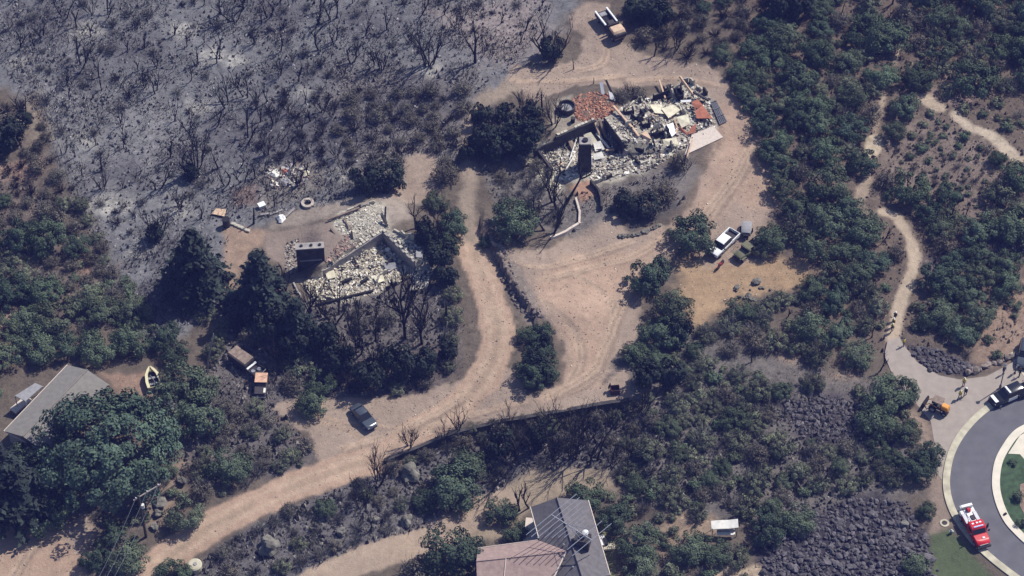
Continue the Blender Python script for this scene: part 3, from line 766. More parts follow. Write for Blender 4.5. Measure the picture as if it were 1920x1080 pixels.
OAK = [crown_mesh("crown", 100 + i, M_LEAF, n_lobe=38 + 6 * (i % 3), n_leaf=6500, leaf=0.034, lobe=(0.10, 0.27), spread=0.8, height=0.8 + 0.12 * (i % 4)) for i in range(6)]
OAKD = [crown_mesh("crown", 120 + i, M_LEAFBLUE, n_lobe=46, n_leaf=6500, leaf=0.034, lobe=(0.09, 0.25), height=0.95 + 0.1 * (i % 3), spread=0.82) for i in range(5)]
OLV = [crown_mesh("crown", 140 + i, M_OLIVE, n_lobe=36, n_leaf=3600, leaf=0.038, lobe=(0.10, 0.24), height=0.75 + 0.1 * (i % 3), spread=0.8) for i in range(6)]
SCO = [crown_mesh("crown", 160 + i, M_SCORCH, n_lobe=28, n_leaf=1100, leaf=0.05, lobe=(0.16, 0.34), height=0.9) for i in range(6)]
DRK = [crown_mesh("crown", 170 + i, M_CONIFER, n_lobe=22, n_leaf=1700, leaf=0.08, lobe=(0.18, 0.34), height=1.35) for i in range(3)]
SMALL = [crown_mesh("crown", 180 + i, M_LEAF, n_lobe=10, n_leaf=700, leaf=0.10, lobe=(0.3, 0.45), height=0.95) for i in range(4)]
SMALLO = [crown_mesh("crown", 190 + i, M_OLIVE, n_lobe=10, n_leaf=600, leaf=0.10, lobe=(0.28, 0.42), height=0.85) for i in range(4)]
BIG = crown_mesh("crown", 99, M_LEAFBLUE, n_lobe=150, n_leaf=22000, leaf=0.022, lobe=(0.06, 0.17), height=1.05, spread=0.86)
CON = [conifer_mesh(200 + i, M_CONIFER) for i in range(3)]
TRK = [tree_trunk(210 + i) for i in range(4)]
TWG = [twig_mesh(220 + i, M_GREYTWIG) for i in range(5)]
TWB = [twig_mesh(230 + i, M_SOOT, n=40, rad=0.026) for i in range(5)]
def burnt_set(seed, **k):
    return limb_meshes("burnt", limbs(np.random.default_rng(seed), **k), M_BLACK)
B1 = [burnt_set(300 + i, n_stem=1, height=1.0, rad=0.034, spread=0.35, depth=2, kids=3) for i in range(6)]
B2 = [burnt_set(310 + i, n_stem=2, height=1.0, rad=0.029, spread=0.42, depth=2, kids=3) for i in range(5)]
B5 = [burnt_set(320 + i, n_stem=6, height=1.05, rad=0.018, spread=0.36, depth=2, kids=4) for i in range(5)]
BP = [burnt_set(330 + i, n_stem=1, height=1.25, rad=0.045, spread=0.06, depth=0, curve=0.05) for i in range(3)]
BW = [burnt_set(340 + i, n_stem=3, height=0.95, rad=0.024, spread=0.6, depth=3, kids=3) for i in range(3)]
BT = [burnt_set(350 + i, n_stem=1, height=1.3, rad=0.022, spread=0.05, depth=2, kids=9, curve=0.06) for i in range(3)]

G_OAK = "green scrub oaks and junipers"; G_OLV = "olive grey shrubs"; G_SCO = "scorched brown shrubs"; G_BT = "bare burnt trees"; G_BS = "burnt brush"; G_CON = "dark conifers"; G_SH = "small green shrubs"
PLANTS = []      # every plant: object, description, category, base pixel
def spread_tree(kind, x, y, size, desc, group, z=None, lean=0.0, zs=1.0):
    """kind picks the shapes; size is crown radius (leafy) or height (burnt)."""
    rz = random.uniform(0, 6.28); v = random.random()
    z = zat(x, y) if z is None else z
    cat = {"oak": "tree", "oakd": "tree", "drk": "tree", "big": "tree", "con": "conifer", "olv": "shrub", "sco": "shrub", "small": "shrub", "smallo": "shrub", "twg": "burnt shrub", "twb": "burnt shrub"}.get(kind, "burnt tree")
    nm = {"oak": "oak_tree", "oakd": "oak_tree", "drk": "dark_tree", "big": "cottonwood_tree", "con": "conifer_tree", "olv": "olive_shrub", "sco": "scorched_shrub", "small": "green_shrub", "smallo": "olive_shrub", "twg": "burnt_shrub", "twb": "burnt_shrub"}.get(kind, "burnt_tree")
    t = thing(nm, desc, cat, (x, y, z), rz, group, size)
    def part(n, me):
        if me is None: return
        o = bpy.data.objects.new(n, me); COL.objects.link(o); o.parent = t; return o
    pick = lambda L: L[int(v * len(L)) % len(L)]
    if kind in ("oak", "oakd", "olv", "sco", "drk"):
        part("crown", pick({"oak": OAK, "oakd": OAKD, "olv": OLV, "sco": SCO, "drk": DRK}[kind])); part("trunk", pick(TRK))
        if kind in ("sco", "olv"): part("branches", pick(TWG))
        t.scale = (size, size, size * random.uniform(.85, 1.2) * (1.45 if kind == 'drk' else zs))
    elif kind == "small": part("crown", pick(SMALL)); part("trunk", pick(TRK)); t.scale = (size, size, size * random.uniform(.7, 1.0))
    elif kind == "smallo": part("crown", pick(SMALLO)); part("branches", pick(TWG)); t.scale = (size, size, size * random.uniform(.7, 1.0))
    elif kind == "big": part("crown", BIG); part("trunk", TRK[0])
    elif kind == "con": part("crown", pick(CON)); part("trunk", BP[0][0])
    elif kind in ("twg", "twb"): part("branches", pick(TWG if kind == "twg" else TWB)); t.scale = (size, size, size * random.uniform(.7, 1.1))
    else:
        tr, br = pick({"b1": B1, "b2": B2, "b5": B5, "bp": BP, "bw": BW, "bt": BT}[kind])
        part("trunk", tr); part("branches", br)
        if lean: t.rotation_euler = (math.sin(rz) * lean, math.cos(rz) * lean, rz)
    px, py = project((x, y, z))
    PLANTS.append(dict(o=t, desc=desc, kind=kind, px=px, py=py, x=x, y=y, r=size if kind in ("oak", "oakd", "drk", "big", "olv", "sco", "small", "smallo") else size * .35))
    return t
def at(kind, px, py, size, desc, group, **k):
    p = P(px, py); return spread_tree(kind, p.x, p.y, size, desc, group, z=p.z, **k)

ROADCLS = set(i for i, n in enumerate(CLASSNAMES) if n in ("dirt_yard", "dirt_clearing", "dirt_road", "dirt_lot", "footpath", "house_pad", "dry_grass_yard", "lawn", "paved_ground"))
def cls_at(x, y):
    i = min(max(int(round((x - X0) / STEP)), 0), NX - 1); j = min(max(int(round((y - Y0) / STEP)), 0), NY - 1)
    return CLS[j * NX + i]
GRID = {}
def occupied(x, y, r, gap):
    for i in range(int(x // 6) - 1, int(x // 6) + 2):
        for j in range(int(y // 6) - 1, int(y // 6) + 2):
            for (a, b, q) in GRID.get((i, j), ()):
                if (a - x) ** 2 + (b - y) ** 2 < ((r + q) * gap) ** 2: return True
    return False
def occupy(x, y, r): GRID.setdefault((int(x // 6), int(y // 6)), []).append((x, y, r))
def scatter(poly, mix, n, gap=0.75, group=None, allow=(), seed=0, clear=0.6):
    """mix: list of (weight, kind, (size lo, hi), description, group, footprint factor)"""
    r = random.Random(seed); W = [tuple(P(*p)[:2]) for p in poly]
    xs = [w[0] for w in W]; ys = [w[1] for w in W]; done = 0
    bad = ROADCLS - set(CLASSNAMES.index(a) for a in allow)
    for k in range(n * 30):
        if done >= n: break
        x, y = r.uniform(min(xs), max(xs)), r.uniform(min(ys), max(ys))
        if not in_poly(x, y, W): continue
        wts = [m[0] for m in mix]; _, kind, sz, desc, grp, ff = r.choices(mix, wts)[0]
        s = r.uniform(*sz); rad = s * ff
        cl = rad * clear
        if any(cls_at(x + cl * dx, y + cl * dy) in bad for dx, dy in ((0, 0), (1, 0), (-1, 0), (0, 1), (0, -1))): continue
        if any((x - a) ** 2 + (y - b) ** 2 < (q + rad * .8) ** 2 for a, b, q in KEEP): continue
        if occupied(x, y, rad, gap): continue
        occupy(x, y, rad); spread_tree(kind, x, y, s, desc, grp, lean=r.uniform(0, .25) if kind in ("b1", "b2") else 0); done += 1

# ------------------------------------------------------------------ building helpers
def Q(px, py, dz=0.0):
    """The point seen at a photograph pixel, dz above the ground there."""
    g = P(px, py)
    if not dz: return g
    p = Pz(px, py, g.z + dz); p = Pz(px, py, zat(p[0], p[1]) + dz)
    return Vector((p[0], p[1], p[2]))
def under(root, o):
    """Parents an object whose mesh is in world coordinates."""
    o.parent = root; o.location = -root.location if not root.rotation_euler.z else o.location
    return o
def wpart(root, name, mb, m, **k):
    return under(root, mb.build(name, m, **k))
def wall_mb(mb, pts, zb, zts, th):
    """Upright wall along world points with uneven top heights."""
    for i in range(len(pts) - 1):
        a, b = Vector(pts[i][:2]), Vector(pts[i + 1][:2]); d = (b - a).normalized(); n = Vector((-d.y, d.x)) * th / 2
        n_ = max(2, int((b - a).length / 0.9)); tops = []
        for k in range(n_ + 1):
            f = k / n_; tops.append(zts[i] * (1 - f) + zts[i + 1] * f + random.uniform(-.14, .08))
        e = d * (th / 2 - .004) 
        A = a - e; B = b + e
        rings = []
        for k in range(n_ + 1):
            c = A.lerp(B, k / n_); l = c + n; r = c - n
            rings.append([(l.x, l.y, zb), (l.x, l.y, tops[k]), (r.x, r.y, tops[k]), (r.x, r.y, zb)])
        mb.loft(rings)
    return mb
def slab(name, corners, th, m, root, flat_z=None):
    W = [Q(*c) for c in corners]
    mb = MB(); n = len(W)
    mb.add([(w.x, w.y, w.z + th / 2) for w in W] + [(w.x, w.y, w.z - th / 2) for w in W],
           [tuple(range(n)), tuple(range(2 * n - 1, n - 1, -1))] + [(i, (i + 1) % n, n + (i + 1) % n, n + i) for i in range(n)])
    o = mb.build(name, m)
    return under(root, o) if root else o
def beam(name, a, b, w, m, root, h=None):
    A, B = Q(*a), Q(*b); d = B - A
    if d.length < 1e-3: d = Vector((0, 0, 1))
    M = d.to_track_quat('X', 'Z').to_matrix()
    o = MB().box((A + B) / 2, (d.length, w, h or w), M=M).build(name, m)
    return under(root, o) if root else o

def stubs(root, W, h):
    """What is left of a wall line: broken lengths of uneven height with gaps between."""
    for i in range(len(W) - 1):
        a, b = W[i], W[i + 1]; n = max(1, int((b - a).length / 1.1)); rz = math.atan2(b.y - a.y, b.x - a.x); L = (b - a).length / n
        for k in range(n):
            if random.random() < .38: continue
            q = a.lerp(b, (k + .5) / n); q.z = zat(q.x, q.y); hh = h * random.uniform(.5, 2.0); l2 = L * random.uniform(.7, .98); w2 = random.uniform(.16, .26); c, s = math.cos(rz), math.sin(rz)
            rg = []
            for f in (-.5, -.15, .2, .5):
                t = hh * random.uniform(.6, 1.1); x, y = q.x + c * f * l2, q.y + s * f * l2
                rg.append([(x - s * w2 / 2, y + c * w2 / 2, q.z - .2), (x - s * w2 / 2, y + c * w2 / 2, q.z + t), (x + s * w2 / 2, y - c * w2 / 2, q.z + t), (x + s * w2 / 2, y - c * w2 / 2, q.z - .2)])
            wpart(root, "wall_stub", MB().loft(rg), random.choice([M_PALEWALL, M_PALEWALL, M_WALL, M_SOOTSHADE]))

# ------------------------------------------------------------------ the upper burnt house
loc = P(1150, 290)
UH = thing("burnt_house", "gutted upper house, a roofless shell full of pale rubble with a tall black chimney", "house ruin", loc)
zf = min(zat(*P(x, y)[:2]) for x, y in ((1040, 300), (1075, 300), (1130, 300)))
wpart(UH, "wall", wall_mb(MB(), [UW[0], UW[1]], zf - .3, [zf + 1.9, zf + 2.2], .35), M_SOOTSHADE)
wpart(UH, "wall", wall_mb(MB(), [UW[1], UW[2]], zf - .3, [zf + 2.7, zf + 2.9], .35), M_SOOTSHADE)
wpart(UH, "wall", wall_mb(MB(), [UW[3], UW[4]], zf - .3, [zf + 2.9, zf + 2.5], .35), M_SOOTSHADE)
lw = [Pz(1003, 271, zf + 1.9), Pz(1018, 292, zf + 1.6), Pz(1034, 313, zf + 1.2)]
wpart(UH, "wall", wall_mb(MB(), lw, zf - .3, [zf + 1.9, zf + 1.6, zf + 1.1], .35), M_SOOTSHADE)
# pale top course on the walls
for a, b, h0, h1 in ((UW[0], UW[1], 1.9, 2.2), (UW[1], UW[2], 2.7, 2.9), (UW[3], UW[4], 2.9, 2.5)):
    A, B = Vector((a[0], a[1], zf + h0)), Vector((b[0], b[1], zf + h1)); k = int((B - A).length / .55)
    for i in range(k):
        p = A.lerp(B, (i + .5) / k)
        if random.random() < .8: wpart(UH, "brick", MB().box((p.x, p.y + .22, p.z + .06), (random.uniform(.4, .6), .4, .16), rz=math.atan2(B.y - A.y, B.x - A.x) + random.uniform(-.1, .1)), M_PALEWALL)
# the chimney
cb = Q(1096, 322); cz = cb.z
CH = MB(); cw, cd = 1.9, 1.6
CH.loft([[(cb.x + sx * cw / 2 * s, cb.y + .8 + sy * cd / 2 * s, cz + z) for sx, sy in ((-1, -1), (1, -1), (1, 1), (-1, 1))] for z, s in ((-.3, 1.08), (2.2, 1.05), (2.6, .98), (5.6, .94))])
wpart(UH, "chimney", CH, M_SOOTSHADE)  # body colour includes the shade on its near side
wpart(UH, "chimney_cap", MB().box((cb.x, cb.y + .8, cz + 5.7), (1.75, 1.5, .2)), M_WALL)
wpart(UH, "flue", MB().cyl((cb.x, cb.y + .8, cz + 5.8), .42, .25, 12), M_BLACK)
# stub walls and burnt furniture shells inside
for (x, y, w, d, h, rz) in ((1165, 281, 1.9, 1.2, 1.0, .2), (1196, 284, 1.6, 1.0, .8, -.3), (1240, 185, 2.4, .5, 1.4, .5), (1268, 175, 1.6, 1.2, 1.2, .1), (1200, 225, 1.6, 1.2, 1.2, .6), (1212, 240, 1.2, 1.0, 1.1, .3), (1180, 215, 1.4, 1.0, .9, .2), (1245, 255, 1.5, 1.0, 1.3, .4), (1228, 258, 1.0, .9, 1.1, .1), (1276, 190, .8, 1.6, 1.4, .2), (1252, 172, .8, .8, .9, .4)):
    p = P(x, y)
    mb = MB().box((p.x, p.y, p.z + h / 2 - .1), (w, .14, h), rz=rz)
    dx, dy = math.cos(rz), math.sin(rz)
    mb.box((p.x + dx * w / 2 - dy * d / 2, p.y + dy * w / 2 + dx * d / 2, p.z + h / 2 - .1), (.14, d, h * .9), rz=rz)
    mb.box((p.x - dx * w / 2 - dy * d / 2, p.y - dy * w / 2 + dx * d / 2, p.z + h / 2 - .1), (.14, d, h * .8), rz=rz)
    wpart(UH, "partition", mb, M_BLACK)
slab("floor_slab", [(1283, 292, .12), (1297, 254, .12), (1337, 237, .12), (1356, 258, .12)], .25, M_TRIM, UH)
# big pieces of sheet and timber
for (cs, m) in (
    ([(1303, 208, .9), (1318, 198, 1.3), (1336, 222, .7), (1306, 222, .5)], M_RUSTSHEET), ([(1296, 192, 1.2), (1308, 186, 1.5), (1320, 200, 1.2), (1303, 204, .8)], M_RUSTSHEET),
    ([(1272, 236, 1.0), (1288, 247, .6), (1290, 254, .3), (1276, 246, .4)], M_RUSTSHEET), ([(1290, 252, .4), (1296, 238, 1.0), (1306, 232, 1.2), (1304, 248, .5)], M_RUSTSHEET), ([(1214, 272, .5), (1224, 268, .7), (1230, 279, .3), (1216, 284, .3)], M_RUSTSHEET),
    ([(1245, 236, 1.0), (1262, 230, 1.2), (1267, 250, .6), (1258, 258, .4)], M_WHITE), ([(1268, 220, 1.1), (1290, 214, 1.2), (1294, 232, .8), (1278, 240, .5)], M_CREAMSHEET), ([(1218, 196, .8), (1240, 196, .9), (1250, 214, .6), (1228, 212, .5)], M_CREAMSHEET),
    ([(1240, 204, .9), (1262, 196, 1.2), (1276, 206, .9), (1254, 222, .6)], M_CREAMSHEET), ([(1276, 188, .9), (1296, 187, 1.0), (1296, 191, .9), (1277, 192, .8)], M_WHITE), ([(1093, 252, 1.0), (1108, 248, 1.2), (1122, 268, .5), (1106, 274, .3)], M_CREAMSHEET),
    ([(1112, 268, .6), (1126, 264, .8), (1134, 280, .4), (1116, 284, .3)], M_WHITEDULL), ([(1112, 290, .7), (1128, 284, .9), (1134, 296, .5), (1114, 300, .3)], M_WHITEDULL), ([(1242, 262, .5), (1268, 258, .7), (1272, 272, .4), (1248, 278, .3)], M_CREAMSHEET),
    ([(1064, 262, 1.0), (1070, 258, 1.0), (1080, 276, .5), (1072, 280, .4)], M_BROWNMETAL), ([(1200, 250, .7), (1212, 244, .9), (1222, 262, .5), (1212, 268, .4)], M_TAN), ([(1148, 256, .8), (1160, 252, .9), (1166, 264, .5), (1152, 268, .5)], M_WHITEDULL)):
    slab("sheet", cs, .06, m, UH)
for (a, b, w, m) in (
    ((1274, 143, 4.0), (1300, 178, .6), .28, M_TAN), ((1300, 172, 1.0), (1328, 188, .6), .3, M_DARKMETAL), ((1150, 199, .8), (1186, 240, .5), .3, M_TAN), ((1186, 240, .5), (1198, 256, .4), .3, M_TAN), ((1160, 210, .5), (1180, 233, .3), .22, M_BLACK),
    ((1202, 240, 1.0), (1228, 284, .4), .22, M_BLACK), ((1224, 262, 1.0), (1230, 280, .4), .2, M_BLACK), ((1250, 240, .9), (1262, 264, .3), .2, M_BLACK), ((1264, 222, 1.2), (1270, 240, .6), .2, M_TAN), ((1114, 226, 2.6), (1128, 262, .4), .3, M_TAN), ((1124, 226, 2.7), (1136, 258, .5), .34, M_BROWNMETAL), ((1130, 226, 2.6), (1128, 250, .6), .2, M_BROWNMETAL),
    ((1118, 250, 1.0), (1142, 278, .3), .25, M_WHITEDULL), ((1136, 282, .6), (1164, 279, .4), .2, M_TAN), ((1105, 262, 1.4), (1110, 310, .2), .2, M_STEEL), ((1150, 275, .5), (1170, 262, .8), .2, M_TAN), ((1236, 150, .9), (1248, 186, .5), .22, M_TAN), ((1288, 296, .4), (1298, 262, .8), .2, M_TAN), ((1068, 300, .2), (1082, 258, .9), .16, M_WHITEDULL), ((1044, 250, 2.3), (1052, 266, .6), .18, M_TAN), ((1060, 320, .2), (1078, 290, .6), .16, M_WHITEDULL)):
    beam("beam", a, b, w, m, UH)
for pl, h in (([(1160, 212), (1200, 188), (1250, 168), (1290, 153)], .8), ([(1290, 153), (1318, 172), (1334, 190)], .6), ([(1278, 275), (1230, 298), (1172, 322), (1112, 346)], .6), ([(1200, 188), (1214, 212), (1236, 240), (1262, 285)], .9), ([(1250, 168), (1268, 194), (1296, 240)], .8), ([(1172, 240), (1206, 226), (1246, 206)], .7), ([(1190, 262), (1236, 240), (1290, 216)], .8), ([(1140, 300), (1180, 290), (1200, 312)], .6)):
    stubs(UH, [P(*p) for p in pl], h)
rb = random.Random(6)
for i in range(70):
    x = rb.uniform(1010, 1335); y = rb.uniform(-28, 34) + 300 - (x - 1010) * .30
    if x > 1300 and y > 235: continue
    a = rb.uniform(0, 6.28); l = rb.uniform(5, 15)
    beam("beam", (x, y, rb.uniform(.15, .5)), (x + math.cos(a) * l, y + math.sin(a) * l * .75, rb.uniform(.15, .9)), rb.uniform(.08, .18), rb.choice([M_BLACK, M_BLACK, M_BLACK, M_DARKMETAL, M_BROWNMETAL, M_PALEWALL, M_TAN]), UH)  # mostly black sticks, added to read as dark shadow gaps in the debris
# the dark lattice fallen on the yard
LAT = MB()
for i in range(5):
    t = i / 4; a = Q(1333 + 9 * t, 192 - 3 * t, .3); b = Q(1350 + 12 * t, 232 - 5 * t, .15)
    LAT.box((a + b) / 2, ((b - a).length, .16, .12), M=(b - a).to_track_quat('X', 'Z').to_matrix())
for i in range(4):
    t = i / 3; a = Q(1333 + 17 * t, 192 + 40 * t, .42 - .15 * t); b = Q(1342 + 20 * t, 189 + 38 * t, .42 - .15 * t)
    LAT.box((a + b) / 2, ((b - a).length + .2, .14, .1), M=(b - a).to_track_quat('X', 'Z').to_matrix())
tag(LAT.build("trellis", M_SLATE), "dark grey slatted panel lying on the dirt beside the red roof sheets", "panel")
# rubble
PAL_C = [(.56, .52, .42), (.68, .64, .56), (.40, .36, .30), (.30, .27, .24), (.48, .41, .32), (.12, .105, .10), (.78, .75, .70), (.03, .028, .03)]  # near-black chips: charred bits, also standing in for shaded gaps
WGT = [4, 3, 3, 3, 2, 3, 2, 4]
pts = fill([[(1130, 235), (1200, 188), (1290, 155), (1330, 185), (1342, 240), (1290, 275), (1230, 300), (1175, 300), (1165, 262)], [(1180, 300), (1290, 270), (1230, 315), (1110, 345), (1120, 310)]], 2600, seed=41)
r1 = chips("rubble", pts, (.12, .5), (.08, .35), PAL_C, M_RUBBLE, None, .45, stuff=True, weights=WGT, seed=41); under(UH, r1)
pts = fill([[(1005, 275), (1045, 258), (1085, 250), (1090, 330), (1050, 342), (1035, 318)], [(1105, 250), (1130, 245), (1165, 268), (1165, 310), (1105, 340)]], 1300, seed=42)
r2 = chips("rubble", pts, (.11, .45), (.08, .3), PAL_C, M_RUBBLE, None, .5, weights=WGT, seed=42); under(UH, r2)
pts = fill([[(968, 292), (1002, 276), (1036, 318), (1052, 352), (1040, 360)]], 420, seed=43)
r3 = chips("rubble", pts, (.2, .6), (.08, .3), [(.55, .5, .38), (.6, .56, .46), (.4, .36, .27), (.2, .18, .15)], M_RUBBLE, None, .4, seed=43); under(UH, r3)
pts = fill([[(1074, 186), (1100, 173), (1150, 180), (1160, 205), (1130, 224), (1085, 228), (1072, 206)]], 1100, seed=44)
o = chips("roof_tile_heap", pts, (.14, .42), (.08, .22), [(.36, .17, .11), (.42, .23, .15), (.30, .13, .09), (.42, .30, .22), (.22, .12, .09)], M_RUBBLE, None, .4, weights=[4, 4, 3, 1, 1], seed=44)
tag(o, "spread of red brown broken roof tiles behind the upper ruin", "debris heap")
for i, cs in enumerate(([(1124, 155, 1.8), (1130, 154, 1.9), (1134, 176, .4), (1128, 177, .3)], [(1141, 171, 1.3), (1148, 175, 1.2), (1155, 190, .3), (1144, 186, .4)])):
    o = slab("white_board", cs, .12, M_WHITE, None); tag(o, ("narrow white board leaning upright behind the red tile heap", "broad white board propped by the red tile heap")[i], "board")
o = beam("charred_beam", (1136, 150, 2.2), (1153, 186, .2), .25, M_BLACK, None); tag(o, "charred beam leaning over the white boards behind the red tile heap", "beam")
t = thing("water_tank", "round charred tank open at the top, ash inside", "tank", P(1063, 206))
rg = []
for r, z in ((1.25, -.2), (1.3, .95), (1.12, .95), (1.12, .35)): rg.append([(r * math.cos(2 * math.pi * k / 22), r * math.sin(2 * math.pi * k / 22), z) for k in range(22)])
MB().loft(rg, cap=False).build("tank_wall", M_DARKMETAL, t); MB().cyl((0, 0, -.1), 1.13, .55, 22).build("ash_fill", M_GREYCAR, t)
keep(1063, 206, 1.8)
p = P(1074, 229); t = thing("burnt_barrel", "small burnt drum on pale ground above the black wall", "drum", p); MB().cyl((0, 0, 0), .33, .85, 12).build("drum_body", M_BLACK, t); MB().cyl((0, 0, .85), .35, .05, 12).build("rim", M_DARKMETAL, t)
# low stone edging and steps in front
def low_wall(pts, h, w, label, m=M_WALL, name="garden_wall"):
    W = [P(*p) for p in pts]; mb = MB(); zb = min(p.z for p in W) - .3
    wall_mb(mb, W, zb, [p.z + h for p in W], w)
    return tag(mb.build(name, m), label, "wall")
low_wall([(1034, 448), (1060, 438), (1086, 421)], .55, .35, "low pale edging wall between the dirt clearing and the burnt tree bed", M_TRIM)
low_wall([(1086, 421), (1087, 400), (1080, 375)], .5, .3, "low pale edging wall running up to the house steps", M_TRIM)
low_wall([(1108, 346), (1122, 362), (1127, 378), (1128, 394)], 1.0, .3, "curved sooty wall below the upper ruin", M_SOOTSHADE)

# ------------------------------------------------------------------ the lower burnt house
loc = P(680, 490)
LH = thing("burnt_house", "gutted lower house, angled grey wall round cream rubble, with a broad black chimney", "house ruin", loc)
zf = min(zat(*P(x, y)[:2]) for x, y in ((640, 520), (700, 500), (740, 515)))
w0, w1, w2 = [Vector(tuple(p)) for p in LW]
wpart(LH, "wall", wall_mb(MB(), [w0, w1], zf - .3, [zf + 1.5, zf + 2.35], .35), M_WALL)
wpart(LH, "wall", wall_mb(MB(), [w1, w2], zf - .3, [zf + 2.4, zf + 2.2], .35), M_WALL)
for a, b, h0, h1 in ((w0, w1, 1.5, 2.35), (w1, w2, 2.4, 2.2)):
    A, B = Vector((a.x, a.y, zf + h0)), Vector((b.x, b.y, zf + h1)); k = int((B - A).length / .6)
    for i in range(k):
        q = A.lerp(B, (i + .5) / k)
        if random.random() < .7: wpart(LH, "brick", MB().box((q.x, q.y + .2, q.z + .05), (random.uniform(.4, .6), .42, .15), rz=math.atan2(B.y - A.y, B.x - A.x) + random.uniform(-.1, .1)), M_PALEWALL)
for pl, h in (([(566, 566), (640, 562), (722, 546), (770, 520)], .5), ([(556, 512), (550, 530), (566, 566)], .6), ([(738, 432), (790, 460), (818, 500)], .7), ([(625, 410), (690, 384), (722, 378)], .4), ([(700, 548), (712, 520), (740, 505)], .5)):
    W = [P(*p) for p in pl]; stubs(LH, W, h)
rb = random.Random(5)
for i in range(34):
    x, y = rb.uniform(590, 760), rb.uniform(470, 560)
    if y < 500 - (x - 606) * .55 or y > 585 - (x - 590) * .25: continue
    a = rb.uniform(0, 6.28); l = rb.uniform(5, 13)
    beam("beam", (x, y, rb.uniform(.15, .5)), (x + math.cos(a) * l, y + math.sin(a) * l * .75, rb.uniform(.15, .8)), rb.uniform(.08, .17), rb.choice([M_BLACK, M_BLACK, M_DARKMETAL, M_BROWNMETAL, M_PALEWALL]), LH)  # burnt scraps, the black ones doubling as shadow between the rubble
# chimney: a broad block, shaded face and lit top put into the colours
b0, b1 = P(562, 509), P(606, 489)
rz = math.atan2(b1.y - b0.y, b1.x - b0.x); L_ = (b1 - b0).length
c = (b0 + b1) / 2 + Vector((-math.sin(rz), math.cos(rz), 0)) * .55; zc = min(b0.z, b1.z)
H_ = 4.6
wpart(LH, "chimney", MB().box((c.x, c.y, zc + H_ / 2 - .2), (L_, 1.1, H_ + .4), rz=rz), M_SOOTSHADE)
wpart(LH, "chimney_cap", MB().box((c.x, c.y, zc + H_ + .08), (L_ + .12, 1.2, .16), rz=rz), M_WALL)
for k in (-.3, 0.05, .36):
    wpart(LH, "flue", MB().cyl((c.x + math.cos(rz) * k * L_, c.y + math.sin(rz) * k * L_, zc + H_ + .16), .22, .16, 10), M_BLACK)
n_ = Vector((math.sin(rz), -math.cos(rz), 0))
wpart(LH, "mantel", MB().box((c.x + n_.x * .62, c.y + n_.y * .62, zc + 2.3), (L_ * .8, .16, .14), rz=rz), M_WALL)
# rubble
pts = fill([[(570, 530), (610, 503), (716, 452), (768, 500), (720, 545), (640, 568), (592, 575)]], 2600, seed=51)
under(LH, chips("rubble", pts, (.10, .40), (.08, .40), [(.62, .56, .43), (.70, .65, .54), (.48, .42, .33), (.32, .28, .23), (.76, .73, .67), (.05, .045, .045)], M_RUBBLE, None, .6, weights=[5, 4, 3, 3, 2.5, 3], seed=51))  # darkest chips double as shade between the pale pieces
pts = fill([[(622, 412), (642, 396), (716, 380), (730, 430), (655, 462)]], 900, seed=52)
under(LH, chips("rubble", pts, (.1, .32), (.08, .3), [(.52, .48, .39), (.60, .56, .47), (.42, .38, .31), (.30, .27, .23)], M_RUBBLE, None, .35, seed=52))
pts = fill([[(726, 438), (800, 470), (815, 500), (800, 540), (775, 545), (770, 500)]], 800, seed=53)
under(LH, chips("rubble", pts, (.1, .36), (.08, .3), [(.48, .45, .38), (.56, .53, .46), (.34, .31, .27), (.16, .15, .14), (.06, .06, .06)], M_RUBBLE, None, .4, seed=53))
pts = fill([[(600, 500), (650, 440), (668, 462), (620, 497)]], 90, seed=54)
under(LH, chips("rubble", pts, (.2, .5), (.1, .3), [(.26, .17, .14), (.34, .24, .2), (.2, .16, .14)], M_RUBBLE, None, .4, seed=54))
for (a, b, w, m) in (((614, 412, .5), (674, 390, .4), .28, M_BROWNMETAL), ((646, 408, .4), (656, 430, .3), .2, M_BROWNMETAL), ((659, 434, .3), (661, 447, .2), .25, M_BLACK), ((723, 388, 1.0), (722, 414, .2), .25, M_BLACK), ((718, 404, 1.0), (726, 424, .2), .3, M_SOOTSHADE), ((620, 428, .3), (655, 470, .2), .25, M_BROWNMETAL), ((808, 477, 1.0), (838, 513, .5), .2, M_WALL), ((590, 572, .3), (700, 545, .3), .3, M_BLACK), ((728, 492, .3), (738, 488, .6), .25, M_BLACK), ((660, 480, .5), (672, 500, .3), .25, M_BLACK), ((640, 530, .4), (660, 522, .6), .35, M_BLACK), ((676, 530, .5), (690, 522, .4), .35, M_BLACK)):
    beam("beam", a, b, w, m, LH)
for (cs, m) in (([(718, 494, .5), (742, 492, .6), (748, 502, .3), (724, 506, .3)], M_GREYCAR), ([(655, 470, .4), (680, 462, .6), (690, 470, .4), (664, 480, .3)], M_CREAMSHEET), ([(640, 485, .4), (652, 478, .5), (664, 486, .3), (650, 494, .2)], M_WHITEDULL), ([(722, 466, .6), (730, 464, .7), (730, 471, .4), (723, 472, .3)], M_WHITEDULL), ([(610, 512, .4), (626, 506, .5), (630, 520, .3), (614, 524, .2)], M_CREAMSHEET), ([(780, 470, .5), (794, 472, .4), (792, 484, .3), (780, 482, .3)], M_GREYCAR), ([(700, 520, .4), (716, 512, .5), (722, 526, .3), (706, 532, .3)], M_CREAMSHEET)):
    slab("sheet", cs, .06, m, LH)
keep(583, 500, 2.5)

pts = fill([[(534, 458), (560, 446), (561, 508), (536, 522)]], 260, seed=56)
under(LH, chips('rubble', pts, (.1, .4), (.08, .4), [(.46, .42, .36), (.36, .32, .28), (.26, .23, .2), (.05, .045, .045)], M_RUBBLE, None, .5, seed=56))
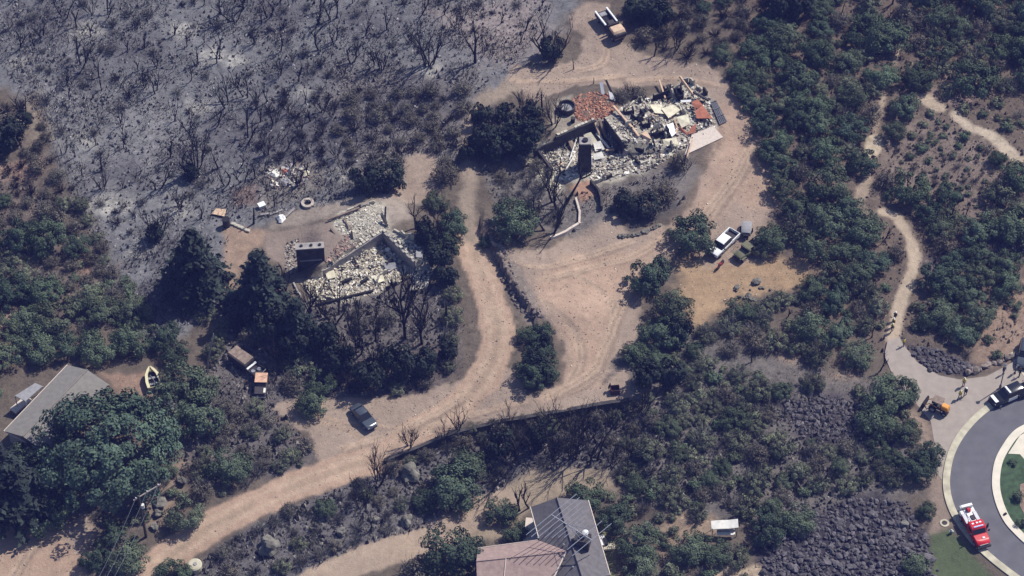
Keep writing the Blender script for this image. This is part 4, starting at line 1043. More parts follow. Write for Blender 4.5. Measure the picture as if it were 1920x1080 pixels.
# things lying on the pad and behind it
t = thing("concrete_ring", "round pale concrete ring with a dark open middle", "well ring", P(577, 383))
rg = [[(r * math.cos(2 * math.pi * k / 24), r * math.sin(2 * math.pi * k / 24), z) for k in range(24)] for r, z in ((.92, -.2), (.95, .42), (.55, .45), (.5, .02))]
MB().loft(rg, cap=False).build("ring", M_CONCRETE_RING, t); MB().cyl((0, 0, -.1), .54, .16, 20).build("pit", M_BLACK, t)
def crate(name, px, py, s, rz, m, label, cat, lid=None, dz=0):
    t = thing(name, label, cat, P(px, py) + Vector((0, 0, dz)), rz)
    MB().box((0, 0, s[2] / 2), s).build("body", m, t, bevel=.04)
    MB().box((0, 0, s[2] + .035), (s[0] * 1.04, s[1] * 1.04, .07)).build("lid", lid or m, t)
    return t
crate("white_box", 491, 388, (1.0, .85, .55), .5, M_WHITEDULL, "small white box on the ash beside the charred post", "box", M_WHITE)
def crumple(name, px, py, R, m, label, cat, seed, h=.5):
    r = random.Random(seed); mb = MB(); n = 9
    rim = [(R * r.uniform(.55, 1.25) * math.cos(2 * math.pi * k / n), R * r.uniform(.55, 1.2) * math.sin(2 * math.pi * k / n), r.uniform(.02, .2)) for k in range(n)]
    mid = [(x * .5 + r.uniform(-.1, .1), y * .5, r.uniform(.25, 1) * h) for x, y, z in rim]
    vs = rim + mid + [(0, 0, h * .6)] + [(x, y, z - .06) for x, y, z in rim]
    fs = [(k, (k + 1) % n, n + (k + 1) % n, n + k) for k in range(n)] + [(n + k, n + (k + 1) % n, 2 * n) for k in range(n)] + [(2 * n + 1 + k, 2 * n + 1 + (k + 1) % n, (k + 1) % n, k) for k in range(n)]
    mb.add(vs, fs); o = mb.build(name, m); o.location = P(px, py); return tag(o, label, cat)
crumple("crumpled_sheet", 528, 411, .85, M_WHITE, "torn white sheet beside the round concrete ring", "sheet", 3, .7)
crumple("crumpled_sheet", 516, 326, .9, M_WHITEDULL, "long cream sheet in the debris above the lower ruin", "sheet", 4, .6)
crumple("crumpled_sheet", 535, 342, .8, M_GREYCAR, "silver grey crumpled sheet in the debris above the lower ruin", "sheet", 5, .5)
crumple("crumpled_sheet", 535, 322, .6, M_RUSTSHEET, "small pinkish crumpled sheet in the debris above the lower ruin", "sheet", 6, .5)
crumple("crumpled_sheet", 574, 326, .8, M_CREAMSHEET, "pale torn scrap beside the tall burnt trees above the concrete ring", "sheet", 8, .4)
pts = fill([[(498, 318), (560, 305), (590, 330), (560, 352), (510, 352)]], 220, seed=55)
tag(chips("debris_heap", pts, (.18, .6), (.08, .3), [(.55, .5, .42), (.66, .62, .54), (.3, .2, .16), (.2, .19, .2), (.42, .4, .42)], M_RUBBLE, None, .5, seed=55, stuff=False), "scattered shed debris on ash above the lower ruin", "debris heap")
for a, b, lb in (((485, 403, .2), (504, 400, .2), "pale plank lying on ash left of the torn white sheet"), ((506, 402, .2), (530, 393, .2), "pale plank lying on ash touching the torn white sheet"), ((536, 406, .2), (552, 390, .4), "pale plank sloping up right of the torn white sheet")):
    tag(beam("plank", a, b, .32, M_WALL, None, .1), lb, "plank")
o = slab("tan_mat", [(397, 401, .25), (406, 391, .3), (424, 393, .3), (421, 406, .25)], .1, M_TAN, None); tag(o, "flat tan board on the ash left of the lower ruin", "board")
p = P(425, 424); t = thing("burnt_barrel", "dark rusted barrel beside the flat tan board", "drum", p); MB().cyl((0, 0, 0), .55, 1.5, 14).build("drum_body", M_DARKMETAL, t); MB().cyl((0, 0, 1.5), .58, .06, 14).build("rim", M_BLACK, t)
for i in range(5):
    q = P(438 + i * 6.5, 421 + i * 3); o = MB().box((0, 0, .12), (.75, .5, .3), rz=.2 - .5).build("stone_block", M_PALEWALL, bevel=.05); o.location = q
    tag(o, "pale stone block, %s from the dark rusted barrel in its short row" % ("first", "second", "third", "fourth", "fifth")[i], "stone block", "pale blocks in a row")

# ------------------------------------------------------------------ retaining wall, stone bank
xs = [p[0] for p in ROADWALL]
for a, b, lab, m in ((6, 7, "dark concrete retaining wall below the charred metal box", M_SOOTSHADE), (1, 6, "long retaining wall with painted shade below the lower dirt road", M_SOOTSHADE), (0, 2, "low brown retaining wall where the lower road narrows", M_BROWNMETAL)):  # the long wall's near-black colour stands in for the bank's shade
    if a == 0: continue
    W = []
    for i in range(a, b + 1): W.append(Vector((ROADWALL[i][0], ROADWALL[i][1], 0)))
    mb = MB()
    rings = []
    n = 14 if b - a > 2 else 8
    tot = len(W) - 1
    for k in range(n + 1):
        f = k / n * tot; i = min(int(f), tot - 1); q = W[i].lerp(W[i + 1], f - i)
        zt = zat(q.x, q.y + .7) + (.12 if a == 6 else .03) + random.uniform(-.05, .05); zb = zat(q.x, q.y - 1.0) - .4
        rings.append([(q.x, q.y + .35, zb), (q.x, q.y + .35, zt), (q.x, q.y - .22, zt), (q.x, q.y - .35, zb)])
    o = mb.loft(rings).build("retaining_wall", m); tag(o, lab, "wall")

def rock_mesh(seed, sub=1, m=M_ROCK, flat=.75):
    bm = bmesh.new(); bmesh.ops.create_icosphere(bm, subdivisions=sub, radius=.5); r = random.Random(seed)
    sq = (r.uniform(.8, 1.25), r.uniform(.7, 1.1), flat * r.uniform(.8, 1.2)); ph = [r.uniform(0, 6) for _ in range(6)]
    for v in bm.verts:
        d = v.co.normalized()
        k = 1 + .22 * math.sin(3 * d.x + ph[0]) * math.sin(2.6 * d.y + ph[1]) + .16 * math.sin(4.5 * d.z + ph[2]) + (r.uniform(-.12, .12) if sub < 2 else r.uniform(-.05, .05) + .10 * math.sin(7 * d.x + ph[3]) * math.sin(6 * d.y + ph[4]) - .12 * max(0, math.sin(5 * d.x + 4 * d.z + ph[5])))
        v.co = Vector((d.x * sq[0], d.y * sq[1], d.z * sq[2])) * .5 * k
    me = bpy.data.meshes.new("rock"); bm.to_mesh(me); bm.free(); me.materials.append(m)
    return me
ROCKS = [rock_mesh(i) for i in range(10)]
REDS = [rock_mesh(20 + i, m=M_REDROCK) for i in range(5)]
PALES = [rock_mesh(30 + i, 3, m=M_BOULDER, flat=.7) for i in range(5)]
def rock(px, py, s, label, group=None, meshes=ROCKS, name="rock", cat="rock", parent=None, world=None, sink=.25):
    p = P(px, py) if world is None else Vector(world)
    o = bpy.data.objects.new(name, random.choice(meshes)); COL.objects.link(o)
    o.location = p + Vector((0, 0, s * sink)); o.rotation_euler = (random.uniform(-.3, .3), random.uniform(-.3, .3), random.uniform(0, 6.28)); o.scale = (s, s * random.uniform(.8, 1.1), s * random.uniform(.75, 1.1))
    if parent is not None: o.parent = parent; o.location = o.location - parent.location
    else: tag(o, label, cat, group)
    return o
bk = thing("stone_bank", "bank of brown grey stones between the two dirt tracks", "stone bank", P(955, 530))
BL = [P(*p) for p in smooth_pts([(918, 462), (930, 490), (950, 535), (975, 575), (1000, 600)], 8)]
for i in range(len(BL) - 1):
    for k in range(3):
        q = BL[i].lerp(BL[i + 1], random.random()) + Vector((random.uniform(-.3, 1.6), random.uniform(-.2, .2), 0)); q.z = zat(q.x, q.y)
        rock(0, 0, random.uniform(.35, .75), "", meshes=REDS, name="stone", parent=bk, world=q, sink=.15)
rowp = thing("rock_edging", "row of grey stones edging the scorched bed by the dirt clearing", "stone edging", P(1190, 440))
for i in range(16):
    f = i / 15; q = P(1162 + 74 * f, 444 - 22 * f + 6 * math.sin(f * 3)); rock(0, 0, random.uniform(.5, .95), "", meshes=PALES, name="stone", parent=rowp, world=q, sink=.2)
# ------------------------------------------------------------------ rock fields
FIELDS = [([(1425, 1000), (1500, 962), (1600, 935), (1700, 940), (1735, 1000), (1765, 1085), (1430, 1095)], 900, (.40, 1.0)), ([(1470, 755), (1560, 740), (1632, 765), (1615, 825), (1510, 828)], 210, (.4, .85)), ([(1695, 650), (1755, 655), (1830, 690), (1800, 702), (1745, 698)], 130, (.4, .85)), ([(1730, 505), (1790, 480), (1840, 445), (1930, 430), (1930, 480), (1860, 480), (1740, 525)], 150, (.4, .85))]
LB = ["dark lava rock in the big rock field below the grey green brush", "dark lava rock in the small rock field amid the brush", "dark lava rock on the slope beside the tan pavement", "dark lava rock in the strip right of the footpath bend"]
allr = []
for k, (pl, n, sz) in enumerate(FIELDS):
    r = np.random.default_rng(60 + k)
    for p in fill([pl], n, seed=60 + k):
        if cls_at(p[0], p[1]) in ROADCLS: continue
        allr.append((float(sz[0] + (sz[1] - sz[0]) * r.random() ** 1.6), k, p))
allr.sort(key=lambda a: -a[0])
for s, k, p in allr[:290]:
    rock(0, 0, s, LB[k], "lava rocks", name="lava_rock", world=p)
V = []; F = []; b = 0
for s, k, p in allr[290:] + [(random.uniform(.25, .5), 0, q) for q in fill([f[0] for f in FIELDS], 1300, seed=77)]:
    me = random.choice(ROCKS); co = np.empty(len(me.vertices) * 3, np.float32); me.vertices.foreach_get("co", co)
    R = np.array(Matrix.Rotation(random.uniform(0, 6.28), 3, 'Z') @ Matrix.Rotation(random.uniform(-.5, .5), 3, 'X'))
    co = co.reshape(-1, 3) @ R.T * s + np.array(p) + (0, 0, s * .2); V.append(co)
    F.append(np.array([tuple(q.vertices) for q in me.polygons]) + b); b += len(co)
me = np_mesh("loose_rocks", np.vstack(V), np.vstack(F), (M_ROCK,)); o = new_obj("loose_rocks", me); o["kind"] = "stuff"; o["label"] = "small dark stones filling the lava rock fields"
for (x, y, s, lb) in ((768, 892, 3.6, "very big pale lichened boulder below the retaining wall"), (505, 1030, 3.6, "broad mossy boulder low in the burnt strip"), (762, 980, 2.4, "upright pale boulder beside the lower dirt drive"), (1735, 1050, 2.6, "big dark boulder at the rock field edge by the lawn"), (300, 945, 2.2, "tall tan boulder just right of the utility pole"), (296, 965, 1.7, "curved grey boulder second up right of the utility pole"), (290, 990, 1.6, "low grey boulder at the foot of the utility pole"), (342, 905, 2.0, "tan boulder beside the leaning logs"), (640, 1000, 1.9, "mossy rounded boulder in the middle of the burnt strip"), (700, 975, 1.6, "small mossy boulder above the lower dirt drive"), (1418, 530, 1.6, "pale boulder on the yellow dirt patch"), (1695, 985, 1.8, "pale brown boulder on the upper edge of the dark rock field")):
    rock(x, y, s * .8, lb, meshes=PALES if s != 2.6 else [rock_mesh(77, 2)], name="boulder", cat="boulder"); keep(x, y, s * .5)
for i in range(14):
    rock(1815 + i * 7.2 + random.uniform(-2, 2), 700 - i * 2.6 + random.uniform(-2, 2), random.uniform(.7, 1.3), "reddish edging rock, %s from the left in the row above the street lamp" % ("first", "second", "third", "fourth", "fifth", "sixth", "seventh", "eighth", "ninth", "tenth", "eleventh", "twelfth", "thirteenth", "fourteenth")[i], "reddish edging rocks", meshes=REDS)
for i in range(16):
    rock(1376 + random.uniform(0, 70), 552 + random.uniform(-16, 14), random.uniform(.4, .9), "pale rock on the dirt edge above the oaks", "pale rocks by the yellow dirt", meshes=PALES)

# ------------------------------------------------------------------ vehicles
def ring(x, hw, zb, zt, rnd=.12, tuck=.9):
    """Body cross section at x: half width, bottom, top."""
    return [(x, -hw * tuck, zb), (x, -hw, zb + .22), (x, -hw, zt - rnd), (x, -hw + rnd * 1.1, zt), (x, hw - rnd * 1.1, zt), (x, hw, zt - rnd), (x, hw, zb + .22), (x, hw * tuck, zb)]
def wheels(t, xs, hw, r, w=.24):
    for x in xs:
        for s in (-1, 1):
            o = MB().wheel((0, 0, 0), r, w).build("wheel", M_RUBBER, t, smooth=True); o.location = (x, s * (hw - w / 2 + .03), r)
            MB().wheel((0, s * .02, 0), r * .58, w + .02, 10).build("rim", M_STEEL, o)
def lamps(t, x, hw, z, m=None, name="headlight", sx=.08):
    for s in (-1, 1): MB().box((x, s * hw * .72, z), (sx, hw * .34, .16)).build(name, m or M_STEEL, t, bevel=.02)
def car(name, label, cat, rear, front, L, W, H, body, hood=.36, glassz=None, roofm=None, wheelr=.33, suv=False, doors=True):
    a, b = P(*rear), P(*front); c = (a + b) / 2; c.z = zat(c.x, c.y)
    t = thing(name, label, cat, c, heading(rear, front)); hw = W / 2; hl = L / 2; zb = .24; bz = H * .64
    secs = [(-hl, .80, .80 if not suv else .95), (-hl + .18, .94, .93 if not suv else 1.0), (-hl + .75, 1, 1.0), (-.1, 1, .99), (hl - 1.35, 1, .97), (hl - .55, .97, .86), (hl - .15, .86, .76), (hl, .70, .66)]
    MB().loft([ring(x, hw * w, zb + (.1 if abs(x) > hl - .2 else 0), bz * h) for x, w, h in secs]).build("body", body, t, smooth=True)
    x0, x1, x2, x3 = (-hl + .75, -hl + 1.35, hl - 2.3, hl - 1.45) if not suv else (-hl + .12, -hl + .45, hl - 2.25, hl - 1.5)
    gl = lambda x, z, w: [(x, -hw * w, bz * .93), (x, -hw * w * .84, z), (x, hw * w * .84, z), (x, hw * w, bz * .93)]
    MB().loft([[(x0, -hw * .86, bz * .93), (x0, -hw * .80, bz + .01), (x0, hw * .80, bz + .01), (x0, hw * .86, bz * .93)], gl(x1, H - .05, .93), gl(x2, H - .03, .93), [(x3, -hw * .88, bz * .90), (x3, -hw * .80, bz + .01), (x3, hw * .80, bz + .01), (x3, hw * .88, bz * .90)]]).build("windows", M_GLASS, t)
    MB().loft([[(x, -hw * .76 * w, H - .07), (x, -hw * .62 * w, H + d), (x, hw * .62 * w, H + d), (x, hw * .76 * w, H - .07)] for x, w, d in ((x1 - .05, .96, -.03), (x1 + .25, 1.02, .02), (x2 - .2, 1.02, .02), (x2 + .08, .97, -.03))]).build("roof", roofm or body, t, smooth=True)
    lamps(t, hl - .10, hw * .95, bz * .74); lamps(t, -hl + .10, hw * .8, bz * .74, M_RED, "taillight")
    MB().box((hl - .02, 0, .42), (.12, W * .72, .2)).build("bumper", M_RUBBER, t, bevel=.03); MB().box((-hl + .02, 0, .42), (.12, W * .78, .2)).build("bumper", M_RUBBER, t, bevel=.03)
    for s in (-1, 1):
        MB().box((x3 - .25, s * (hw + .08), bz + .06), (.14, .18, .12)).build("mirror", body, t, bevel=.03)
        MB().box((-.35, s * (hw + .006), bz * .72), (.16, .02, .03)).build("door_handle", M_STEEL, t)
    wheels(t, (-hl + .85, hl - .9), hw, wheelr); keep((rear[0] + front[0]) / 2, (rear[1] + front[1]) / 2, 2.4)
    return t
car("parked_car", "dark slate blue sedan parked alone on the dirt lot", "car", (667, 769), (697, 804), 4.7, 1.85, 1.42, M_SEDAN)

def pickup(name, label, rear, front, L, W, H, body, bed_m):
    a, b = P(*rear), P(*front); c = (a + b) / 2; c.z = zat(c.x, c.y)
    t = thing(name, label, "pickup truck", c, heading(rear, front)); hw = W / 2; hl = L / 2; bz = 1.12; xb = -hl + 2.0
    MB().loft([ring(x, hw * w, .34 + (.08 if x > hl - .2 else 0), bz * h, .1) for x, w, h in ((xb, 1, 1), (.6, 1, 1), (hl - 1.4, 1, .99), (hl - .4, .97, .95), (hl - .1, .92, .86), (hl, .82, .72))]).build("body", body, t, smooth=True)
    gl = lambda x, z, w, zb_=bz * .93: [(x, -hw * w, zb_), (x, -hw * w * .86, z), (x, hw * w * .86, z), (x, hw * w, zb_)]
    MB().loft([gl(xb + .06, H - .1, .92), gl(xb + .3, H - .04, .93), gl(xb + 1.75, H - .04, .93), [(xb + 2.45, -hw * .9, bz * .92), (xb + 2.45, -hw * .82, bz + .01), (xb + 2.45, hw * .82, bz + .01), (xb + 2.45, hw * .9, bz * .92)]]).build("windows", M_GLASS, t)
    MB().loft([[(x, -hw * .78, H - .1), (x, -hw * .66, H + d), (x, hw * .66, H + d), (x, hw * .78, H - .1)] for x, d in ((xb + .04, -.03), (xb + .3, .03), (xb + 1.6, .03), (xb + 1.85, -.03))]).build("roof", body, t, smooth=True)
    for s in (-1, 1):
        MB().box(((xb - hl) / 2 - .01, s * (hw - .07), .80), (2.0 - .04, .14, .70)).build("bed_side", body, t, bevel=.03)
        MB().box((xb + 2.1, s * (hw + .12), bz + .12), (.16, .22, .2)).build("mirror", M_RUBBER, t, bevel=.03)
        MB().box((xb + 1.0, s * (hw + .006), bz * .8), (.18, .02, .03)).build("door_handle", M_STEEL, t)
    MB().box((-hl + .05, 0, .80), (.1, W - .3, .62)).build("tailgate", body, t, bevel=.02)
    MB().box(((xb - hl) / 2, 0, .60), (1.86, W - .30, .08)).build("bed_floor", bed_m, t)
    MB().box((xb - .25, 0, .86), (.45, W - .34, .4)).build("toolbox", M_DARKMETAL, t, bevel=.03)
    MB().box((hl - .01, 0, .78), (.06, W * .5, .26)).build("grille", M_DARKMETAL, t); MB().box((hl + .05, 0, .5), (.18, W * .92, .22)).build("bumper", M_DARKMETAL, t, bevel=.03)
    lamps(t, hl - .06, hw * .95, .82); lamps(t, -hl - .0, hw, .85, M_RED, "taillight")
    wheels(t, (-hl + 1.05, hl - 1.0), hw, .38, .26); keep((rear[0] + front[0]) / 2, (rear[1] + front[1]) / 2, 3.2)
    return t
pickup("pickup_truck", "white crew pickup with a dark bed parked beside the dark green oak", (1374, 443), (1337, 481), 5.7, 2.0, 1.85, M_WHITE, M_DARKMETAL)

# olive off-road truck, half under the oak
a, b = (1412, 466), (1384, 488); c = (P(*a) + P(*b)) / 2
t = thing("old_truck", "old olive green open truck beside the white pickup, its rear under an oak", "truck", c, heading(a, b))
MB().loft([ring(x, h, .5, z, .08) for x, h, z in ((.35, .78, 1.15), (1.0, .72, 1.12), (1.75, .66, 1.05), (1.85, .6, .98))]).build("hood", M_OLIVECAR, t, smooth=True)
MB().box((-.1, 0, .75), (1.1, 1.56, .5)).build("body", M_OLIVECAR, t, bevel=.05)
MB().box((.36, 0, 1.42), (.06, 1.4, .5), M=Matrix.Rotation(-.15, 3, 'Y')).build("windscreen", M_GLASS, t)
MB().box((-.25, 0, 1.82), (1.1, 1.5, .07)).build("roof", M_OLIVECAR, t, bevel=.03)
for sx in (-.75, .25):
    for s in (-1, 1): MB().tube([(sx, s * .7, .9), (sx, s * .7, 1.8)], .035, 5).build("post", M_OLIVECAR, t)
MB().box((-1.5, 0, .78), (1.7, 1.5, .08)).build("bed_floor", M_DARKMETAL, t)
for s in (-1, 1):
    MB().box((-1.5, s * .76, 1.0), (1.7, .06, .45)).build("bed_side", M_OLIVECAR, t); MB().box((1.35, s * .86, .86), (.9, .3, .08)).build("fender", M_OLIVECAR, t, bevel=.03)
MB().box((1.95, 0, .55), (.14, 1.6, .18)).build("bumper", M_DARKMETAL, t); lamps(t, 1.87, .75, .8); wheels(t, (-1.5, 1.3), .86, .42, .26)
MB().tube([(-2.35, 0, .6), (-3.4, 0, .5)], .07, 5).build("tow_bar", M_DARKMETAL, t); keep(1400, 476, 2.2)
# small covered trailer
a, b = (1400, 424), (1398, 445); c = (P(*a) + P(*b)) / 2
t = thing("utility_trailer", "small grey covered trailer on two wheels beside the white pickup", "trailer", c, heading(a, b))
MB().loft([[(x, -w, .5), (x, -w, z - .1), (x, -w * .7, z), (x, w * .7, z), (x, w, z - .1), (x, w, .5)] for x, w, z in ((-1.25, .7, .95), (-1.0, .74, 1.15), (.6, .74, 1.2), (1.1, .6, 1.0))]).build("cover", M_GREYCAR, t, smooth=True)
MB().box((0, 0, .45), (2.4, 1.4, .12)).build("chassis", M_DARKMETAL, t); MB().tube([(1.1, 0, .45), (2.0, 0, .4)], .06, 5).build("tow_bar", M_DARKMETAL, t); MB().box((1.35, 0, .62), (.4, .8, .35)).build("toolbox", M_BLACK, t, bevel=.03)
wheels(t, (-.1,), .95, .33, .2); keep(1399, 436, 1.6)
# red motorbike
a, b = (1356, 494), (1345, 507); c = (P(*a) + P(*b)) / 2
t = thing("motorbike", "dark red motorbike standing on the dirt below the white pickup", "motorbike", c, heading(a, b))
for x in (-.68, .68):
    o = MB().wheel((0, 0, 0), .33, .12, 14).build("wheel", M_RUBBER, t); o.location = (x, 0, .33)
MRED = mat("dull_red_paint", (.22, .025, .03), .5, .1, 3)
MB().loft([[(x, -w, zb), (x, -w, zt), (x, w, zt), (x, w, zb)] for x, w, zb, zt in ((-.75, .1, .72, .85), (-.2, .16, .45, .88), (.25, .2, .42, 1.0), (.5, .1, .6, .95))]).build("body", MRED, t, bevel=.04)
MB().box((-.35, 0, .9), (.7, .24, .1)).build("seat", M_BLACK, t, bevel=.03); MB().tube([(.45, -.36, 1.08), (.5, 0, 1.02), (.45, .36, 1.08)], .03, 5).build("handlebar", M_DARKMETAL, t)
for s in (-1, 1): MB().tube([(.5, s * .08, 1.0), (.68, s * .08, .33)], .035, 5).build("fork", M_STEEL, t)
MB().box((.72, 0, .72), (.5, .16, .05), M=Matrix.Rotation(.2, 3, 'Y')).build("mudguard", MRED, t)
keep(1350, 500, 1.2)

# fire engine
a, b = (1809, 966), (1841, 1026); c = (P(*a) + P(*b)) / 2; c.z = .055
t = thing("fire_engine", "red fire engine with white equipment bed parked at the kerb", "fire engine", c, heading(a, b), scale=.90)
MB().loft([ring(x, h, .45, z, .1) for x, h, z in ((1.75, 1.12, 1.62), (2.6, 1.08, 1.55), (3.2, 1.0, 1.42), (3.4, .9, 1.25))]).build("hood", M_RED, t, smooth=True)
MB().loft([ring(x, h, .5, z, .14) for x, h, z in ((-.25, 1.12, 2.28), (.0, 1.14, 2.38), (1.1, 1.14, 2.38), (1.25, 1.13, 2.2), (1.78, 1.12, 1.62))]).build("cab", M_RED, t, smooth=True)
MB().box((1.52, 0, 1.98), (.05, 1.9, .66), M=Matrix.Rotation(math.atan2(.55, .6) * -1 + .0, 3, 'Y')).build("windscreen", M_GLASS, t)
for s in (-1, 1):
    MB().box((.75, s * 1.145, 1.9), (.9, .03, .5)).build("side_window", M_GLASS, t)
    MB().box((1.65, s * 1.45, 1.85), (.12, .3, .42)).build("mirror", M_DARKMETAL, t, bevel=.03); MB().tube([(1.55, s * 1.1, 1.7), (1.65, s * 1.45, 1.75)], .03, 4).build("mirror_arm", M_DARKMETAL, t)
    MB().box((2.65, s * 1.06, .86), (.95, .16, .14)).build("fender", M_RED, t, bevel=.04)
for y in (-.6, .05, .55): MB().box((.3, y, 2.43), (.28, .34, .1)).build("roof_light", M_WHITE, t, bevel=.03)
MB().box((.95, 0, 2.45), (.22, 1.5, .14)).build("light_bar", mat("blue_white_lamp", (.5, .55, .75), .3, .1, 3), t, bevel=.03); MB().box((2.5, .25, 1.6), (.3, .4, .1)).build("hood_scoop", M_WHITE, t, bevel=.03)
MB().box((3.5, 0, .72), (.3, 2.2, .4)).build("bumper", M_DARKMETAL, t, bevel=.05); MB().box((3.42, 0, 1.05), (.06, 1.3, .4)).build("grille", M_STEEL, t); lamps(t, 3.38, 1.05, 1.05)
MB().box((-1.9, 0, .78), (3.2, 2.2, .26)).build("chassis", M_DARKMETAL, t)
MB().box((-1.75, 0, 1.25), (2.3, 1.1, .7)).build("water_tank", M_WHITE, t, bevel=.06)
for s in (-1, 1):
    MB().box((-1.3, s * .86, 1.25), (1.7, .5, .75)).build("locker", M_RED, t, bevel=.04); MB().box((-1.3, s * .86, 1.65), (1.72, .52, .05)).build("locker_lid", M_STEEL, t)
    MB().box((-2.7, s * .86, 1.2), (.9, .5, .65)).build("locker", M_WHITE, t, bevel=.04)
MB().box((-3.25, 0, 1.45), (.5, 2.0, 1.1)).build("pump_panel", M_STEEL, t, bevel=.04); MB().box((-3.25, .1, 2.03), (.42, 1.7, .06)).build("pump_cover", M_WHITE, t)
hr = MB().wheel((0, 0, 0), .34, .5, 14).build("hose_reel", M_RED, t); hr.location = (-2.55, .1, 1.75); MB().wheel((0, 0, 0), .22, .56, 10).build("hose", M_DARKMETAL, hr)
MB().box((-1.2, .2, 1.68), (.8, .5, .2)).build("hose_bed", M_DARKMETAL, t); MB().tube([(-2.2, -.4, 1.6), (-.5, -.45, 1.95)], .06, 6).build("suction_pipe", M_STEEL, t)
MB().box((-.6, -.5, 1.75), (.4, .4, .3)).build("toolbox", M_WHITE, t, bevel=.03)
wheels(t, (-2.2, 2.55), 1.12, .5, .32)

# black and white patrol vehicle, dark pickup behind it and one above, at the edge of the picture
t = car("patrol_car", "black and white patrol vehicle at the head of the kerb by the street lamp", "police car", (1906, 738), (1866, 756), 5.1, 2.0, 1.85, M_BLACKCAR, suv=True, wheelr=.38)
MB().box((.0, 0, 1.92), (.3, 1.3, .14)).build("light_bar", M_WHITE, t, bevel=.03)
for s in (-1, 1): MB().box((-.35, s * 1.006, .85), (1.5, .02, .62)).build("door_panel", M_WHITE, t)
MB().box((2.1, 0, 1.2), (.5, 1.4, .02)).build("hood_panel", M_WHITE, t)
car("parked_car", "black car cut off by the right picture edge behind the patrol vehicle", "car", (1950, 724), (1914, 738), 5.0, 1.95, 1.75, M_BLACKCAR, suv=True, wheelr=.37)
car("parked_car", "dark car at the right edge above the street lamp, facing down", "car", (1924, 648), (1916, 692), 5.0, 1.95, 1.75, M_SEDAN, suv=True, wheelr=.37)
o = slab("pale_concrete_strip", [(1890, 664, .05), (1903, 658, .05), (1922, 692, .05), (1920, 706, .05)], .06, M_KERB, None); o["kind"] = "structure"

# compact tractor
a, b = (1766, 752), (1748, 770)
c = P(1760, 770); c.z = .04
t = thing("tractor", "small orange tractor with brown canopy and dark bucket on the tan pavement", "tractor", c, math.radians(150))
MB().box((0, 0, .75), (1.9, .8, .5)).build("chassis", M_DARKMETAL, t, bevel=.05)
MB().loft([ring(x, .42, .8, z, .1) for x, z in ((-1.35, 1.35), (-1.2, 1.55), (-.35, 1.6))]).build("hood", M_ORANGE, t, smooth=True)
MB().box((.35, 0, 2.15), (1.5, 1.3, .08)).build("canopy", M_BROWNMETAL, t, bevel=.03)
for x in (-.3, 1.0):
    for s in (-1, 1): MB().tube([(x, s * .55, .9), (x, s * .55, 2.15)], .04, 5).build("post", M_DARKMETAL, t)
MB().box((.5, 0, 1.15), (.5, .5, .12)).build("seat", M_BLACK, t, bevel=.03); MB().box((.78, 0, 1.4), (.1, .5, .5)).build("seat_back", M_BLACK, t, bevel=.03)
MB().loft([[(1.9, -.85, .15), (2.4, -.85, .12), (2.1, -.85, 1.15), (1.85, -.85, .9)], [(1.9, .85, .15), (2.4, .85, .12), (2.1, .85, 1.15), (1.85, .85, .9)]]).build("bucket", M_BLACK, t)
for s in (-1, 1): MB().tube([(.2, s * .45, 1.0), (1.3, s * .5, 1.25), (1.95, s * .5, .6)], .07, 5).build("loader_arm", M_ORANGE, t)
wheels(t, (.75,), .78, .55, .34); wheels(t, (-.95,), .68, .36, .24)
hs = MB(); C0 = Vector((-.9, 1.5, .08)); hs.tube([C0 + Vector((.55 * math.cos(k * .5), .55 * math.sin(k * .5), .02 * k)) for k in range(16)], .07, 5)
o = hs.build("coiled_hose", M_BLACK); o.location = P(1770, 775) + Vector((.9, -1.5, 0)); tag(o, "dark coiled hose lying beside the orange tractor", "hose")

# burnt flatbed truck at the top
a, b = (1128, 34), (1162, 78); c = (P(*a) + P(*b)) / 2
t = thing("burnt_truck", "burnt flatbed truck with white side rails and tan cab atop the yard", "truck", c, heading(a, b))
MB().box((-.6, 0, .8), (5.6, .9, .22)).build("chassis", M_DARKMETAL, t)
MB().loft([ring(x, h, .6, z, .12) for x, h, z in ((1.2, 1.0, 1.9), (1.35, 1.02, 2.1), (2.7, 1.02, 2.1), (3.0, 1.0, 1.75))]).build("cab", M_TAN, t, smooth=True)
MB().box((2.2, 0, 1.25), (1.9, 2.12, .9)).build("cab_side", M_DARKMETAL, t, bevel=.05); MB().box((3.1, 0, 1.45), (.5, 1.9, .7)).build("hood", M_DARKMETAL, t, bevel=.08)
for s in (-1, 1):
    MB().box((-1.6, s * 1.0, 1.55), (3.6, .3, .22)).build("side_rail", M_WHITE, t, bevel=.04); MB().box((-1.6, s * 1.0, 1.05), (3.6, .1, .8)).build("bed_side", M_DARKMETAL, t)
MB().box((-1.5, 0, .98), (3.8, 1.7, .1)).build("bed_floor", M_BLACK, t); MB().box((.75, 0, 1.4), (.2, 2.0, 1.1)).build("headboard", M_DARKMETAL, t, bevel=.03); MB().box((-.2, .1, 1.25), (1.0, 1.2, .5)).build("engine_block", M_DARKMETAL, t, bevel=.1)
MB().box((-2.6, 0, 1.15), (.9, 1.2, .25)).build("ash_heap", M_GREYCAR, t, bevel=.06); wheels(t, (-2.4, 2.4), 1.02, .46, .3); keep(1146, 56, 3.4)

